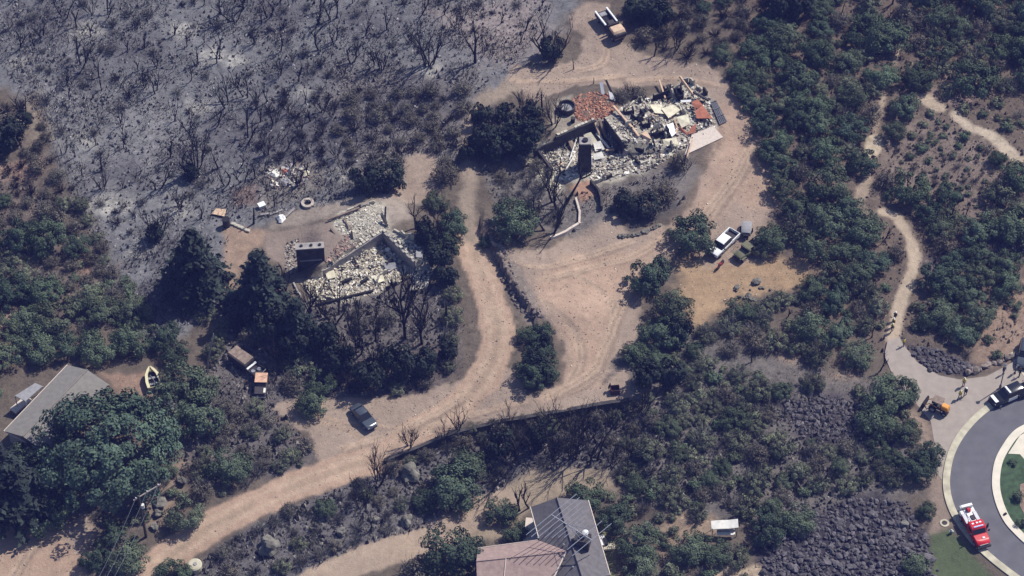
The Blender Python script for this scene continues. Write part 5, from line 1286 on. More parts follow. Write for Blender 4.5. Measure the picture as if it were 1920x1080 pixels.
# burnt vehicles by the dirt lot, lower left
a, b = (440, 672), (486, 705); c = (P(*a) + P(*b)) / 2; c.z = zat(c.x, c.y)
t = thing("burnt_van", "burnt brown roofed van with its engine exposed behind a white bar", "van", c, heading(a, b))
MB().box((-1.0, 0, 1.05), (3.4, 1.95, 1.3)).build("body", M_DARKMETAL, t, bevel=.08)
for x, w in ((-1.9, 1.5), (-.25, 1.7)): MB().loft([[(x - w / 2, -.98, 1.72), (x - w / 2, -.8, 1.92), (x - w / 2, .8, 1.92), (x - w / 2, .98, 1.72)], [(x + w / 2, -.98, 1.72), (x + w / 2, -.8, 1.90), (x + w / 2, .8, 1.90), (x + w / 2, .98, 1.72)]]).build("roof_panel", M_BROWNMETAL, t)
MB().box((1.0, 0, 1.15), (.3, 1.8, .18)).build("white_bar", M_WHITE, t, bevel=.04); MB().box((1.9, 0, .62), (1.7, 1.7, .4)).build("engine_bay", M_DARKMETAL, t, bevel=.06)
for s in (-1, 1):
    o = MB().cyl((1.7 + (s > 0) * .35, s * .38, .82), .3, .16, 14).build("air_filter", M_STEEL, t); MB().box((1.9, s * .9, .85), (1.5, .12, .5)).build("fender", M_DARKMETAL, t, bevel=.04)
MB().tube([(2.6, -.9, .8), (2.9, .2, .9), (3.0, .8, 1.3)], .05, 5).build("bent_rail", M_WHITEDULL, t); wheels(t, (-1.9, 1.9), .98, .34, .22); keep(463, 690, 3.2)
a, b = (492, 715), (489, 740); c = (P(*a) + P(*b)) / 2; c.z = zat(c.x, c.y)
t = thing("burnt_car", "small burnt car with a peach coloured roof in front of the burnt van", "car", c, heading(a, b))
MB().loft([ring(x, h, .3, z, .1) for x, h, z in ((-2.0, .8, .9), (-1.5, .9, 1.0), (1.0, .9, 1.0), (1.8, .85, .9), (2.0, .75, .75))]).build("body", M_DARKMETAL, t, smooth=True)
MB().loft([[(x, -.72, 1.0), (x, -.62, z), (x, .62, z), (x, .72, 1.0)] for x, z in ((-1.7, 1.05), (-1.4, 1.5), (.2, 1.5), (.6, 1.05))]).build("cabin", M_BLACK, t)
MB().box((-.6, 0, 1.53), (1.7, 1.7, .07)).build("roof", M_ORANGETAN, t, bevel=.02); MB().box((1.2, 0, 1.02), (1.3, 1.5, .04)).build("hood", M_DARKMETAL, t); MB().box((1.25, .6, 1.07), (.8, .3, .04)).build("trim", M_WHITEDULL, t)
MB().box((2.05, 0, .5), (.1, 1.6, .18)).build("bumper", M_STEEL, t); wheels(t, (-1.25, 1.25), .9, .3, .2); keep(490, 728, 2.4)

# yellow boat
a, b = (283, 700), (292, 733); c = (P(*a) + P(*b)) / 2; c.z = zat(c.x, c.y)
t = thing("yellow_boat", "cream yellow open boat with a dark interior among the oaks", "boat", c, heading(b, a), scale=.88)
sec = [(-1.95, 1.15, 1.15), (-.8, 1.22, 1.18), (.6, 1.05, 1.25), (1.5, .6, 1.35), (2.05, .12, 1.45)]
MB().loft([[(x, -w, z), (x, -w * .78, .45), (x, 0, .3), (x, w * .78, .45), (x, w, z)] for x, w, z in sec], closed=False, cap=False).build("hull", M_YELLOW, t, smooth=True)
for s in (-1, 1): MB().loft([[(x, s * w * 1.02, z + .02), (x, s * w * 1.02, z + .12), (x, s * max(w - .42, .02), z + .12), (x, s * max(w - .42, .02), z + .02)] for x, w, z in sec]).build("gunwale", M_YELLOW, t)
MB().loft([[(x, -w * .72, .62), (x, -w * .72, .66), (x, w * .72, .66), (x, w * .72, .62)] for x, w, z in sec[:4]]).build("floor", M_BLACK, t)
MB().box((-1.93, 0, .85), (.12, 2.3, .72)).build("transom", M_YELLOW, t, bevel=.03)
for x in (-1.1, .1): MB().box((x, 0, .92), (.4, 1.5, .1)).build("thwart", M_GREYCAR, t, bevel=.02)
MB().tube([(-1.2, -.3, 1.0), (.6, .25, 1.1)], .05, 5).build("oar", M_STEEL, t); keep(288, 716, 2.8)

# ------------------------------------------------------------------ houses still standing
def face(mb, vs): mb.add(vs, [tuple(range(len(vs)))])
def roof_slab(name, quad, th, m, root):
    """Roof plane from world corners, given its thickness."""
    vs = [Vector(v) for v in quad]; n = len(vs); nn = (vs[1] - vs[0]).cross(vs[2] - vs[0]).normalized()
    if nn.z < 0: nn = -nn
    mb = MB(); mb.add([v for v in vs] + [v - nn * th for v in vs], [tuple(range(n)), tuple(range(2 * n - 1, n - 1, -1))] + [(i, (i + 1) % n, n + (i + 1) % n, n + i) for i in range(n)])
    return under(root, mb.build(name, m))
# bottom house: slate roof wing and rosy roof wing
base = P(1070, 1010); gz = base.z
HB = thing("house", "house with a dark slate roof and a rosy brown roof wing, big aerial on top", "house", base)
ev, rg_ = gz + 3.0, gz + 5.0
A = Vector(Pz(994, 951, ev)); Cc = Vector(Pz(1103, 938, ev)); B = Vector(Pz(1044, 933, rg_)); D = Vector(Pz(1144, 1078, ev)); G = Vector(Pz(1094, 1090, rg_))
dv = (D - Cc); E = A + dv
roof_slab("roof", [A, B, G, E], .16, M_ROOFD, HB); roof_slab("roof", [B, Cc, D, G], .16, M_ROOFD, HB)
inx = (Cc - A).normalized() * .35; iny = dv.normalized() * .35
bl = [A + inx + iny, Cc - inx + iny, D - inx - iny, E + inx - iny]
mb = MB(); mb.loft([[(q.x, q.y, gz - 3.0) for q in bl], [(q.x, q.y, ev - .2) for q in bl]]); wpart(HB, "wall", mb, M_STUCCO)
for (q0, q1, r0) in ((A, Cc, B), (E, D, G)):
    s = iny if q0 is A else -iny
    mb = MB(); a_, b_, c_ = q0 + s + inx, q1 + s - inx, r0 + s
    mb.add([(a_.x, a_.y, ev - .2), (b_.x, b_.y, ev - .2), (c_.x, c_.y, rg_ - .25), (a_.x + s.x * .4, a_.y + s.y * .4, ev - .2), (b_.x + s.x * .4, b_.y + s.y * .4, ev - .2), (c_.x + s.x * .4, c_.y + s.y * .4, rg_ - .25)], [(0, 1, 2), (5, 4, 3), (0, 3, 4, 1), (1, 4, 5, 2), (2, 5, 3, 0)]); wpart(HB, "gable", mb, M_STUCCO)
def tubeW(root, name, pts, r, m, n=5): return wpart(root, name, MB().tube(pts, r, n), m)
off = Vector((0, 0, .05))
tubeW(HB, "ridge_cap", [B + off, G + off], .1, M_ROOFD); 
for q0, q1 in ((Cc, D), (A, A.lerp(E, .42))): tubeW(HB, "gutter", [q0 + Vector((0, 0, .0)), q1], .09, M_TRIM)
for (x, y) in ((1077, 1046), (1057, 1023), (1074, 1065)):
    q = Vector(Pz(x, y, rg_ - .5)); wpart(HB, "roof_vent", MB().cyl((q.x, q.y, q.z - .4), .12, .75, 8), M_STEEL)
# rosy wing
r0, r1 = Vector(Pz(893, 1053, rg_ - .1)), Vector(Pz(1061, 1035, rg_ - .1)); u0, u1, u2 = Vector(Pz(896, 1028, ev)), Vector(Pz(1008, 1013, ev)), Vector(Pz(1058, 1029, ev + 1.0))
roof_slab("roof", [r0, u0, u1, u2, r1], .16, M_ROOFM, HB)
dn = Vector((-1.6, -7.0, -1.9)); l0 = r0 + Vector((.3, -7.0, -1.9)); l1 = r1 + Vector((-3.3, -7.0, -1.9))
roof_slab("roof", [r0, r1, l1, l0], .16, M_ROOFM, HB)
tubeW(HB, "verge", [r1 + off, l1 + off], .13, M_TRIM); tubeW(HB, "verge", [u0 + off, u1 + off], .06, M_TRIM); tubeW(HB, "ridge_cap", [r0 + off, r1 + off], .08, M_ROOFM)
q0 = r0.lerp(r1, .33); tubeW(HB, "roof_seam", [q0 + off, q0.lerp(l0.lerp(l1, .36), .8) + off], .07, M_TRIM)
wb = [u0 + Vector((.4, -.4, 0)), u1 + Vector((-.2, -.4, 0)), l1 + Vector((-.4, .5, 0)), l0 + Vector((.4, .5, 0))]
mb = MB(); mb.loft([[(q.x, q.y, gz - 3.5) for q in wb], [(q.x, q.y, ev - .25) for q in wb]]); wpart(HB, "wall", mb, M_STUCCO)
# porch pieces on the left side
q = P(1006, 1000); wpart(HB, "porch_deck", MB().box((q.x - .3, q.y, q.z + .25), (2.6, 4.2, .5), rz=-.1), M_TRIM)
wpart(HB, "window", MB().box((A.x + .34 + dv.x * .3, A.y + dv.y * .3, gz + 1.5), (.1, 1.6, 1.1), rz=math.atan2(dv.y, dv.x) - math.pi / 2), M_GLASS)
# chimney with a white cap
cp = Vector(Pz(1092, 1018, rg_ - .3))
wpart(HB, "chimney", MB().box((cp.x, cp.y, cp.z + .35), (2.0, 1.5, 1.9), rz=-.25), M_SOOTSHADE)
wpart(HB, "chimney_pot", MB().cyl((cp.x + .35, cp.y + .2, cp.z + 1.3), .3, .8, 12), M_WHITEDULL)
wpart(HB, "chimney_cap", MB().cyl((cp.x + .35, cp.y + .2, cp.z + 2.1), .42, .18, 12, .15), M_WHITE)
# roof aerial
az = rg_ + 3.0
m0 = Vector(Pz(1034, 965, az)); m1 = Vector(Pz(1112, 1014, az))
base_a = m0.lerp(m1, .62)
HA = thing("roof_aerial", "large pale log-periodic aerial of parallel rods on the slate roof", "aerial", Vector((base_a.x, base_a.y, rg_ - .2)))
tubeW(HA, "boom", [m0, m1], .075, M_STEEL, 6)
tubeW(HA, "mast", [(base_a.x, base_a.y, rg_ - .5), (base_a.x, base_a.y, az + .15)], .09, M_STEEL, 6)
dirn = (Vector(Pz(1064, 938, az)) - Vector(Pz(1000, 990, az))).normalized()
for f, hl_, w in ((0, 4.6, .05), (.10, 4.4, .05), (.2, 4.1, .05), (.3, 3.5, .045), (.40, 2.9, .045), (.48, 2.4, .04), (.56, 1.9, .04), (.66, 1.5, .04), (.80, 3.2, .05), (.97, 3.6, .05)):
    c_ = m0.lerp(m1, f) + Vector((0, 0, .09)); tubeW(HA, "rod", [c_ - dirn * hl_, c_ + dirn * hl_], w, M_STEEL, 4)
for s in (-1, 1):
    tubeW(HA, "stay", [m0.lerp(m1, .38) + Vector((0, 0, .08)), m0.lerp(m1, .78) + Vector((s * .5, s * .7, .3))], .04, M_STEEL, 4)
HD = thing("garden_board", "white and cream boards leaning beside the slate roofed house", "board", P(1130, 1022))
MB().box((0, .4, .55), (.7, 1.6, .1), rz=.2, M=None).build("board", M_WHITE, HD); MB().box((.8, -.5, .25), (1.5, .9, .4), rz=.1).build("crate", M_KERB, HD, bevel=.03); MB().box((.35, .1, .5), (.35, 1.1, .7), rz=.3).build("stand", M_BLACK, HD)
keep(1070, 1000, 5.0); keep(1120, 1060, 4.5); keep(960, 1060, 6.0); keep(1010, 1045, 6.0); keep(1010, 985, 3.0); keep(1050, 960, 4.0)

# left house
base = P(90, 780); gz = base.z
HL = thing("house", "long low house with a flat grey shingle roof half hidden by the huge cottonwood", "house", base)
ev, rg_ = gz + 2.8, gz + 3.9
A = Vector(Pz(126, 684, ev)); B = Vector(Pz(7, 808, ev)); Cc = Vector(Pz(84, 848, ev)); D = Vector(Pz(206, 722, ev))
R0 = A.lerp(D, .5); R0.z = rg_; R1 = B.lerp(Cc, .5); R1.z = rg_
roof_slab("roof", [A, R0, R1, B], .15, M_ROOFG, HL); roof_slab("roof", [R0, D, Cc, R1], .15, M_ROOFG, HL)
cen = (A + B + Cc + D) / 4; bl = [cen + (q - cen) * .93 for q in (A, D, Cc, B)]
mb = MB(); mb.loft([[(q.x, q.y, gz - 1.5) for q in bl], [(q.x, q.y, ev - .2) for q in bl]]); wpart(HL, "wall", mb, M_STUCCO)
tubeW(HL, "ridge_cap", [R0 + off, R1 + off], .1, M_ROOFG); tubeW(HL, "gutter", [B, Cc], .08, M_TRIM); tubeW(HL, "gutter", [A, B], .07, M_TRIM)
a_ = [Vector(Pz(x, y, ev - .5)) for x, y in ((28, 742), (66, 718), (80, 724), (48, 752))]
roof_slab("porch_roof", a_, .12, M_GREYCAR, HL)
for q in a_: tubeW(HL, "porch_post", [(q.x, q.y, gz - .2), (q.x, q.y, ev - .6)], .07, M_TRIM, 5)
wpart(HL, "porch_deck", MB().box((P(40, 762).x, P(40, 762).y, gz + .1), (3.0, 1.2, .3), rz=.9), M_TRIM)
w_ = A.lerp(B, .35); wpart(HL, "window", MB().box((bl[0].lerp(bl[3], .4).x - .03, bl[0].lerp(bl[3], .4).y + .02, gz + 1.5), (1.4, .08, 1.0), rz=math.atan2(B.y - A.y, B.x - A.x)), M_GLASS)
for q in (A.lerp(B, .5) , A.lerp(B, .2), A.lerp(B, .8), A.lerp(D, .3)): KEEP.append((q.x, q.y, 2.5))
keep(60, 780, 4.5); keep(110, 740, 4.5)
o = slab("grey_tarp", [(300, 752, .9), (318, 748, 1.2), (338, 764, 1.0), (335, 778, .7)], .1, M_GREYCAR, None); tag(o, "grey tarp roof showing beside the cottonwood below the yellow boat", "tarp")
# shed corner at the left edge
base = P(0, 570); t = thing("shed", "corner of a small grey shed at the left picture edge", "shed", base); 
MB().box((-2.2, .5, 1.2), (4.0, 3.5, 2.6)).build("wall", M_WALL, t); MB().box((-2.1, .5, 2.6), (4.4, 3.9, .18)).build("roof", M_ROOFG, t)
keep(0, 565, 3)

# ------------------------------------------------------------------ pole, lamp, bench and other fixtures
pb = P(274, 1006); UP = thing("utility_pole", "brown wooden utility pole with a pale crossarm beside the lower dirt road", "utility pole", pb)
ht = 9.0
MB().tube([(0, 0, -.3), (0, 0, ht)], [.2, .13], 8).build("pole", M_TRUNK, UP)
ca = math.atan2((Q(312, 897) - Q(272, 922)).y, (Q(312, 897) - Q(272, 922)).x)
MB().box((math.cos(ca) * 1.3, math.sin(ca) * 1.3, ht - .35), (4.2, .16, .16), rz=ca).build("crossarm", M_PALETRUNK, UP)
MB().cyl((.3, 0, ht - 2.6), .24, .7, 10).build("transformer", M_WHITEDULL, UP)
for k in (-.4, 1.3, 3.0): MB().cyl((math.cos(ca) * k, math.sin(ca) * k, ht - .27), .07, .22, 8).build("insulator", M_WHITE, UP)
far = P(150, 1250)
for k in (-.4, 1.3, 3.0):
    s = Vector((math.cos(ca) * k, math.sin(ca) * k, ht - .1)); e = Vector((far.x - pb.x + math.cos(ca) * k, far.y - pb.y + math.sin(ca) * k, ht - .5))
    MB().tube([s.lerp(e, f) + Vector((0, 0, -1.2 * 4 * f * (1 - f))) for f in np.linspace(0, 1, 9)], .028, 4, cap=False).build("wire", M_SLATE, UP)
keep(274, 1000, 1.2)
for (a, b, lb) in (((283, 915, .2), (314, 896, .9), None), ((300, 930, .3), (330, 908, .5), "brown fallen log leaning uphill right of the utility pole")):
    if lb:
        A_, B_ = Q(*a), Q(*b); o = MB().tube([A_, B_], [.18, .13], 7).build("fallen_log", M_TRUNK); tag(o, lb, "log")
t = at("bp", 387, 690, 8.5, "tall bleached dead stem beside the burnt van", G_BT); 
for ch in t.children:
    me = ch.data.copy(); me.materials.clear(); me.materials.append(M_PALETRUNK); ch.data = me
t.scale = (4.5, 4.5, 8.5); t.rotation_euler = (0.0, .18, 0)
t = at("bp", 832, 640, 6.0, "leaning bleached dead stem beside the upper bend of the road", G_BT)
for ch in t.children:
    me = ch.data.copy(); me.materials.clear(); me.materials.append(M_PALETRUNK); ch.data = me
t.scale = (4, 4, 6); t.rotation_euler = (0, .15, 0)
# street lamp
lp = P(1875, 728); lp.z = .15; t = thing("street_lamp", "slim dark street lamp standing at the kerb by the patrol vehicle", "street lamp", lp)
MB().cyl((0, 0, 0), .18, .5, 10).build("base", M_SLATE, t); MB().tube([(0, 0, .4), (0, 0, 4.6)], [.085, .06], 8).build("pole", M_SLATE, t); MB().cyl((0, 0, 4.6), .16, .34, 10, .24).build("lantern", M_WHITEDULL, t); MB().cyl((0, 0, 4.94), .28, .12, 10, .05).build("cap", M_SLATE, t)
# garden swing bench
t = thing("garden_swing", "white topped garden swing seat in the brush above the round green bushes", "garden seat", P(1357, 1000), .03)
MB().loft([[(x, -.6, z), (x, -.6, z + .06), (x, .6, z + .3), (x, .6, z + .24)] for x, z in ((-1.75, 1.75), (-.6, 1.85), (.5, 1.85), (1.75, 2.05))]).build("canopy", M_WHITEDULL, t)
MB().box((.2, -.55, .72), (2.4, .5, .1)).build("seat", M_WHITEDULL, t); MB().box((.2, -.3, 1.05), (2.4, .08, .5)).build("backrest", M_GREYCAR, t)
for x in (-1.6, 1.6):
    for y in (-.55, .55): MB().tube([(x, y, -.1), (x, y, 1.9)], .05, 6).build("leg", M_SLATE, t)
keep(1357, 992, 2.4)
# round white tank by the road
t = thing("round_tank", "round white lidded tank beside the lower dirt road", "tank", P(366, 1066))
MB().cyl((0, 0, -.1), .95, 1.0, 20).build("tank_wall", M_KERB, t); MB().cyl((0, 0, .9), .98, .14, 20, .8).build("lid", M_KERB, t); MB().cyl((.1, 0, 1.04), .25, .1, 12).build("hatch", M_GREYCAR, t); keep(366, 1062, 1.4)
# charred metal box
t = thing("charred_box", "charred open metal box with a raised flap near the retaining wall", "metal box", P(1153, 735), .1)
for (c_, s_) in (((0, -.5, .45), (1.2, .06, .9)), ((0, .5, .45), (1.2, .06, .9)), ((-.6, 0, .45), (.06, 1.0, .9)), ((.6, 0, .45), (.06, 1.0, .9))): MB().box(c_, s_).build("side", mat("maroon_burnt_metal", (.07, .03, .028), .8, .3, 3), t)
MB().box((-.75, .3, 1.0), (.06, .5, .9), M=Matrix.Rotation(.3, 3, 'Y')).build("flap", M_BLACK, t); keep(1153, 730, 1.2)
# manhole ring, hydrant, kerb drain
t = thing("manhole", "round manhole ring in bare ground by the kerb corner", "manhole", Vector((P(1771, 981).x, P(1771, 981).y, .02)))
MB().cyl((0, 0, 0), .62, .07, 20).build("ring", M_KERB, t); MB().cyl((0, 0, .07), .36, .02, 16).build("cover", M_SOOTSHADE, t)
hp = P(1783, 1000); t = thing("fire_hydrant", "small white topped green hydrant on the lawn by the red fire engine", "hydrant", Vector((hp.x, hp.y, .02)))
MB().cyl((0, 0, 0), .17, .6, 10).build("barrel", mat("hydrant_green", (.12, .22, .10), .5, .1, 3), t); MB().cyl((0, 0, .6), .2, .25, 10, .06).build("bonnet", M_WHITE, t)
for s in (-1, 1): MB().tube([(0, 0, .42), (s * .3, 0, .42)], .09, 8).build("nozzle", M_WHITE, t)
o = MB().box((0, 0, .3), (.5, .3, .22), rz=.6).build("dark_bag", M_BLACK, bevel=.06); o.location = Vector((P(1884, 966).x, P(1884, 966).y, 0)); tag(o, "small dark bag sitting on the island kerb", "bag")
# shrubs on the island
for (x, y, s, lb) in ((1905, 935, 1.0, "round green shrub on the island lawn by the brown bed"), (1898, 870, .7, "small flowering shrub by the island driveway"), (1912, 985, .8, "low green shrub at the lower edge of the island bed")):
    p = P(x, y); spread_tree("small", p.x, p.y, s, lb, None, z=.18)
q = P(1966, 846); spread_tree("oakd", q.x, q.y, 2.6, "dark green tree at the right picture edge shading the island lawn", None, z=.18)
# fence line on the hillside
fl = [P(*p) for p in ((52, 90), (62, 140), (74, 185), (90, 225), (104, 262), (116, 290), (130, 325), (146, 365), (160, 400), (176, 440), (190, 480), (206, 520), (222, 560), (236, 600))]
FN = thing("wire_fence", "thin wire fence on posts down the burnt slope at left", "fence", fl[0])
for q in fl: wpart(FN, "post", MB().tube([(q.x, q.y, q.z - .2), (q.x, q.y, q.z + 1.25)], .055, 5), M_SOOT)
for h in (.5, .85, 1.2): wpart(FN, "wire", MB().tube([(q.x, q.y, q.z + h) for q in fl], .014, 3, cap=False), M_SLATE)
# ------------------------------------------------------------------ people
def remeshed(parts, vox):
    """One continuous skin grown over tapered capsules: (a, b, ra, rb, material index)."""
    mb = MB()
    for a, b, ra, rb, mi in parts:
        a, b = Vector(a), Vector(b); d = b - a; n = 8; rings = []
        ax = d.normalized() if d.length > 1e-6 else Vector((0, 0, 1)); u = ax.orthogonal().normalized(); w = ax.cross(u)
        prof = [(-1, .05), (-.8, .6), (-.45, .89), (0, 1)]
        for k, s in prof: rings.append([a + ax * ra * k + (u * math.cos(2 * math.pi * i / n) + w * math.sin(2 * math.pi * i / n)) * ra * s for i in range(n)])
        for k, s in [(-k, s) for k, s in prof[::-1]]: rings.append([b + ax * rb * k + (u * math.cos(2 * math.pi * i / n) + w * math.sin(2 * math.pi * i / n)) * rb * s for i in range(n)])
        mb.loft(rings)
    me = bpy.data.meshes.new("tmp"); me.from_pydata([tuple(v) for v in mb.v], [], mb.f); o = bpy.data.objects.new("tmp", me); COL.objects.link(o)
    md = o.modifiers.new("r", 'REMESH'); md.mode = 'VOXEL'; md.voxel_size = vox; md.use_smooth_shade = True
    dg = bpy.context.evaluated_depsgraph_get(); res = bpy.data.meshes.new_from_object(o.evaluated_get(dg)); bpy.data.objects.remove(o)
    cen = np.empty(len(res.polygons) * 3); res.polygons.foreach_get("center", cen); cen = cen.reshape(-1, 3)
    best = np.full(len(cen), 1e9); idx = np.zeros(len(cen), int)
    for a, b, ra, rb, mi in parts:
        a = np.array(a); d = np.array(b) - a; t = np.clip(((cen - a) @ d) / (d @ d + 1e-9), 0, 1)
        q = np.linalg.norm(cen - a - t[:, None] * d, axis=1) - (ra + (rb - ra) * t); m_ = q < best; best[m_] = q[m_]; idx[m_] = mi
    res.polygons.foreach_set("material_index", idx.astype(np.int32)); return res
def body(stride, arm_l, arm_r, lean=0.0):
    """Standing or walking adult, 1.78 m, facing +X. Material slots: skin, shirt, trousers, boots, hair."""
    S, T, B_, K, Hh = 1, 2, 3, 0, 4; P_ = []
    hipz, knz, shz = .92, .50, 1.45; lx = lean
    P_ += [((0, 0, .95), (lx * .4, 0, 1.15), .135, .13, S), ((lx * .4, -.05, 1.15), (lx, -.09, 1.40), .13, .115, S), ((lx * .4, .05, 1.15), (lx, .09, 1.40), .13, .115, S), ((0, -.08, .92), (0, .08, .92), .13, .13, T)]
    P_ += [((lx, 0, 1.44), (lx + .02, 0, 1.55), .06, .055, K), ((lx + .025, 0, 1.64), (lx + .02, 0, 1.70), .092, .088, K), ((lx + .0, 0, 1.70), (lx - .01, 0, 1.715), .093, .09, Hh), ((lx + .105, 0, 1.635), (lx + .118, 0, 1.63), .017, .02, K), ((lx + .03, -.092, 1.645), (lx + .03, -.095, 1.66), .02, .02, K), ((lx + .03, .092, 1.645), (lx + .03, .095, 1.66), .02, .02, K), ((lx + .05, 0, 1.575), (lx + .08, 0, 1.575), .05, .045, K)]
    for s, st in ((-1, stride), (1, -stride)):
        hx, kx, fx = 0, st * .5 + .03, st
        P_ += [((hx, s * .09, hipz), (kx, s * .10, knz), .088, .062, T), ((kx, s * .10, knz), (fx - .02, s * .105, .12), .060, .045, T), ((fx - .04, s * .105, .07), (fx + .13, s * .115, .05), .055, .045, B_), ((fx - .02, s * .105, .2), (fx - .02, s * .105, .1), .055, .055, B_)]
    for s, (e, h) in ((-1, arm_l), (1, arm_r)):
        sh = (lx, s * .185, 1.41); el = (lx + e[0], s * e[1], e[2]); hd = (lx + h[0], s * h[1], h[2])
        P_ += [(sh, el, .058, .045, S), (el, hd, .043, .03, S)]
        d = (Vector(hd) - Vector(el)).normalized(); side = Vector((1, 0, 0)) if abs(d.x) < .7 else Vector((0, 0, 1)); side = (side - d * side.dot(d)).normalized(); nrm = d.cross(side)
        pw = Vector(hd) + d * .085; P_.append((tuple(Vector(hd) + d * .02), tuple(pw), .034, .036, K))
        for j, ln in ((-1.5, .062), (-.5, .078), (.5, .083), (1.5, .072)):
            b0 = pw + side * j * .019; b1 = b0 + d * ln * .55 + nrm * .008 * s; b2 = b1 + d * ln * .4 + nrm * .022 * s
            P_ += [(tuple(b0), tuple(b1), .0105, .0095, K), (tuple(b1), tuple(b2), .0095, .008, K)]
        th0 = Vector(hd) + d * .03 + side * .03; P_.append((tuple(th0), tuple(th0 + side * .035 + d * .045), .013, .010, K))
    return remeshed(P_, .0135)
hang = ((.0, .25, 1.14), (.06, .27, .90))
POSES = [body(.05, hang, hang), body(.28, ((-.10, .24, 1.15), (-.02, .25, .92)), ((.12, .24, 1.16), (.26, .22, .98))), body(.10, ((.05, .25, 1.15), (.28, .16, 1.12)), hang, .06)]
def person(px, py, pose, rz, shirt, trousers, label, helmet=None, pack=None, z=None):
    p = P(px, py); p.z = z if z is not None else p.z
    t = thing("person", label, "person", p, rz, "people on the footpath and pavement")
    me = POSES[pose].copy()
    for m in (M_SKIN, shirt, trousers, M_BOOT, mat("dark_hair", (.03, .02, .015), .7, .2, 6)): me.materials.append(m)
    new_obj("body", me, t); dx = .06 if pose == 2 else 0
    if helmet:
        MB().loft([[(dx + .02 + r * math.cos(2 * math.pi * k / 14) * 1.12, r * math.sin(2 * math.pi * k / 14), zz) for k in range(14)] for r, zz in ((.155, 1.70), (.15, 1.715), (.115, 1.72), (.11, 1.77), (.07, 1.825), (.02, 1.84))]).build("helmet", helmet, t, smooth=True)
    if pack: MB().box((dx - .20, 0, 1.22), (.16, .3, .42)).build("backpack", pack, t, bevel=.05)
    return t
MTAN = mat("tan_trousers", (.25, .2, .14), .9, .1, 5)
person(1677, 600, 1, 1.35, M_DARKCLOTH, M_DARKCLOTH, "person in dark clothes and white helmet, first in line up the footpath", M_WHITE, M_BLACK)
person(1674, 612, 1, 1.3, M_YSHIRT, M_GTROUSER, "firefighter in pale yellow shirt and white helmet, second in line up the footpath", M_WHITE, M_DARKMETAL)
person(1672, 622, 1, 1.3, M_YSHIRT, M_GTROUSER, "firefighter in yellow shirt and yellow helmet, third in line up the footpath", M_YELLOW, M_DARKMETAL)
person(1694, 650, 2, 2.3, M_YSHIRT, M_DARKCLOTH, "firefighter in yellow shirt stepping out of the oaks beside the footpath", None)
person(1806, 724, 0, -1.9, M_YSHIRT, M_DARKCLOTH, "firefighter in bright yellow shirt at the foot of the rock slope", M_YELLOW, M_WHITE, z=.03)
person(1799, 747, 1, -2.2, M_YSHIRT, M_GTROUSER, "firefighter in yellow shirt walking towards the orange tractor", M_YELLOW, M_DARKMETAL, z=.03)
person(1809, 742, 1, -2.0, M_DARKCLOTH, M_DARKCLOTH, "person in dark clothes beside the walking firefighter", M_WHITE, None, z=.03)
person(1881, 701, 0, -1.2, M_DARKCLOTH, M_DARKCLOTH, "lone person in dark clothes standing right of the street lamp", None, None, z=.03)
person(1903, 700, 0, 2.8, mat("grey_shirt", (.2, .2, .24), .9, .1, 4), M_DARKCLOTH, "person in grey shirt beside the pale concrete strip", None, None, z=.03)
person(1911, 706, 2, 2.0, M_DARKCLOTH, M_DARKCLOTH, "person in black nearest the patrol vehicle", None, None, z=.03)
person(1849, 996, 0, 2.4, M_DARKCLOTH, M_DARKCLOTH, "person in dark clothes standing on the asphalt beside the fire engine", None, None, z=.055)

# ------------------------------------------------------------------ burnt litter: clods, stones and sticks on the ash (nobody could count it)
def litter(name, polys, n, size, col, seed, label, sticks=0):
    pts = fill(polys, n, seed=seed); r = np.random.default_rng(seed)
    keepm = np.array([cls_at(p[0], p[1]) not in ROADCLS for p in pts]); pts = pts[keepm]; n = len(pts)
    oc = np.array([(1, 0, 0), (0, 1, 0), (-1, 0, 0), (0, -1, 0), (0, 0, .8), (0, 0, -.6)]); f = np.array([(0, 1, 4), (1, 2, 4), (2, 3, 4), (3, 0, 4), (1, 0, 5), (2, 1, 5), (3, 2, 5), (0, 3, 5)])
    s = (size[0] + (size[1] - size[0]) * r.random(n) ** 2.5)[:, None, None]
    V = oc[None] * s * r.uniform(.5, 1.3, (n, 6, 3)) * np.where(r.random(n) < .3, 2.6, .9)[:, None, None] ** np.array((0, 0, 1)); a = r.uniform(0, 6.28, n); ca_, sa = np.cos(a)[:, None], np.sin(a)[:, None]
    V = np.stack([V[..., 0] * ca_ - V[..., 1] * sa, V[..., 0] * sa + V[..., 1] * ca_, V[..., 2]], -1) + pts[:, None, :] + (0, 0, .05)
    pal = np.array(col); T = np.repeat((pal[r.integers(0, len(pal), n)] * r.uniform(.6, 1.4, (n, 1)))[:, None], 6, 1)
    F = (f[None] + 6 * np.arange(n)[:, None, None]).reshape(-1, 3)
    me = np_mesh(name, V.reshape(-1, 3), F, (M_RUBBLE,), T.reshape(-1, 3)); o = new_obj(name, me); o["kind"] = "stuff"; o["label"] = label
ASHPOLY = [[(-40, -20), (1050, -20), (980, 110), (900, 180), (860, 320), (760, 390), (560, 400), (430, 420), (420, 560), (300, 650), (220, 560), (140, 380), (50, 180), (-40, 80)]]
litter("ash_clods", ASHPOLY, 12000, (.05, .30), [(.06, .058, .06), (.14, .135, .135), (.05, .048, .052), (.30, .28, .27), (.22, .21, .21)], 91, "burnt clods and stones strewn over the ash slope")
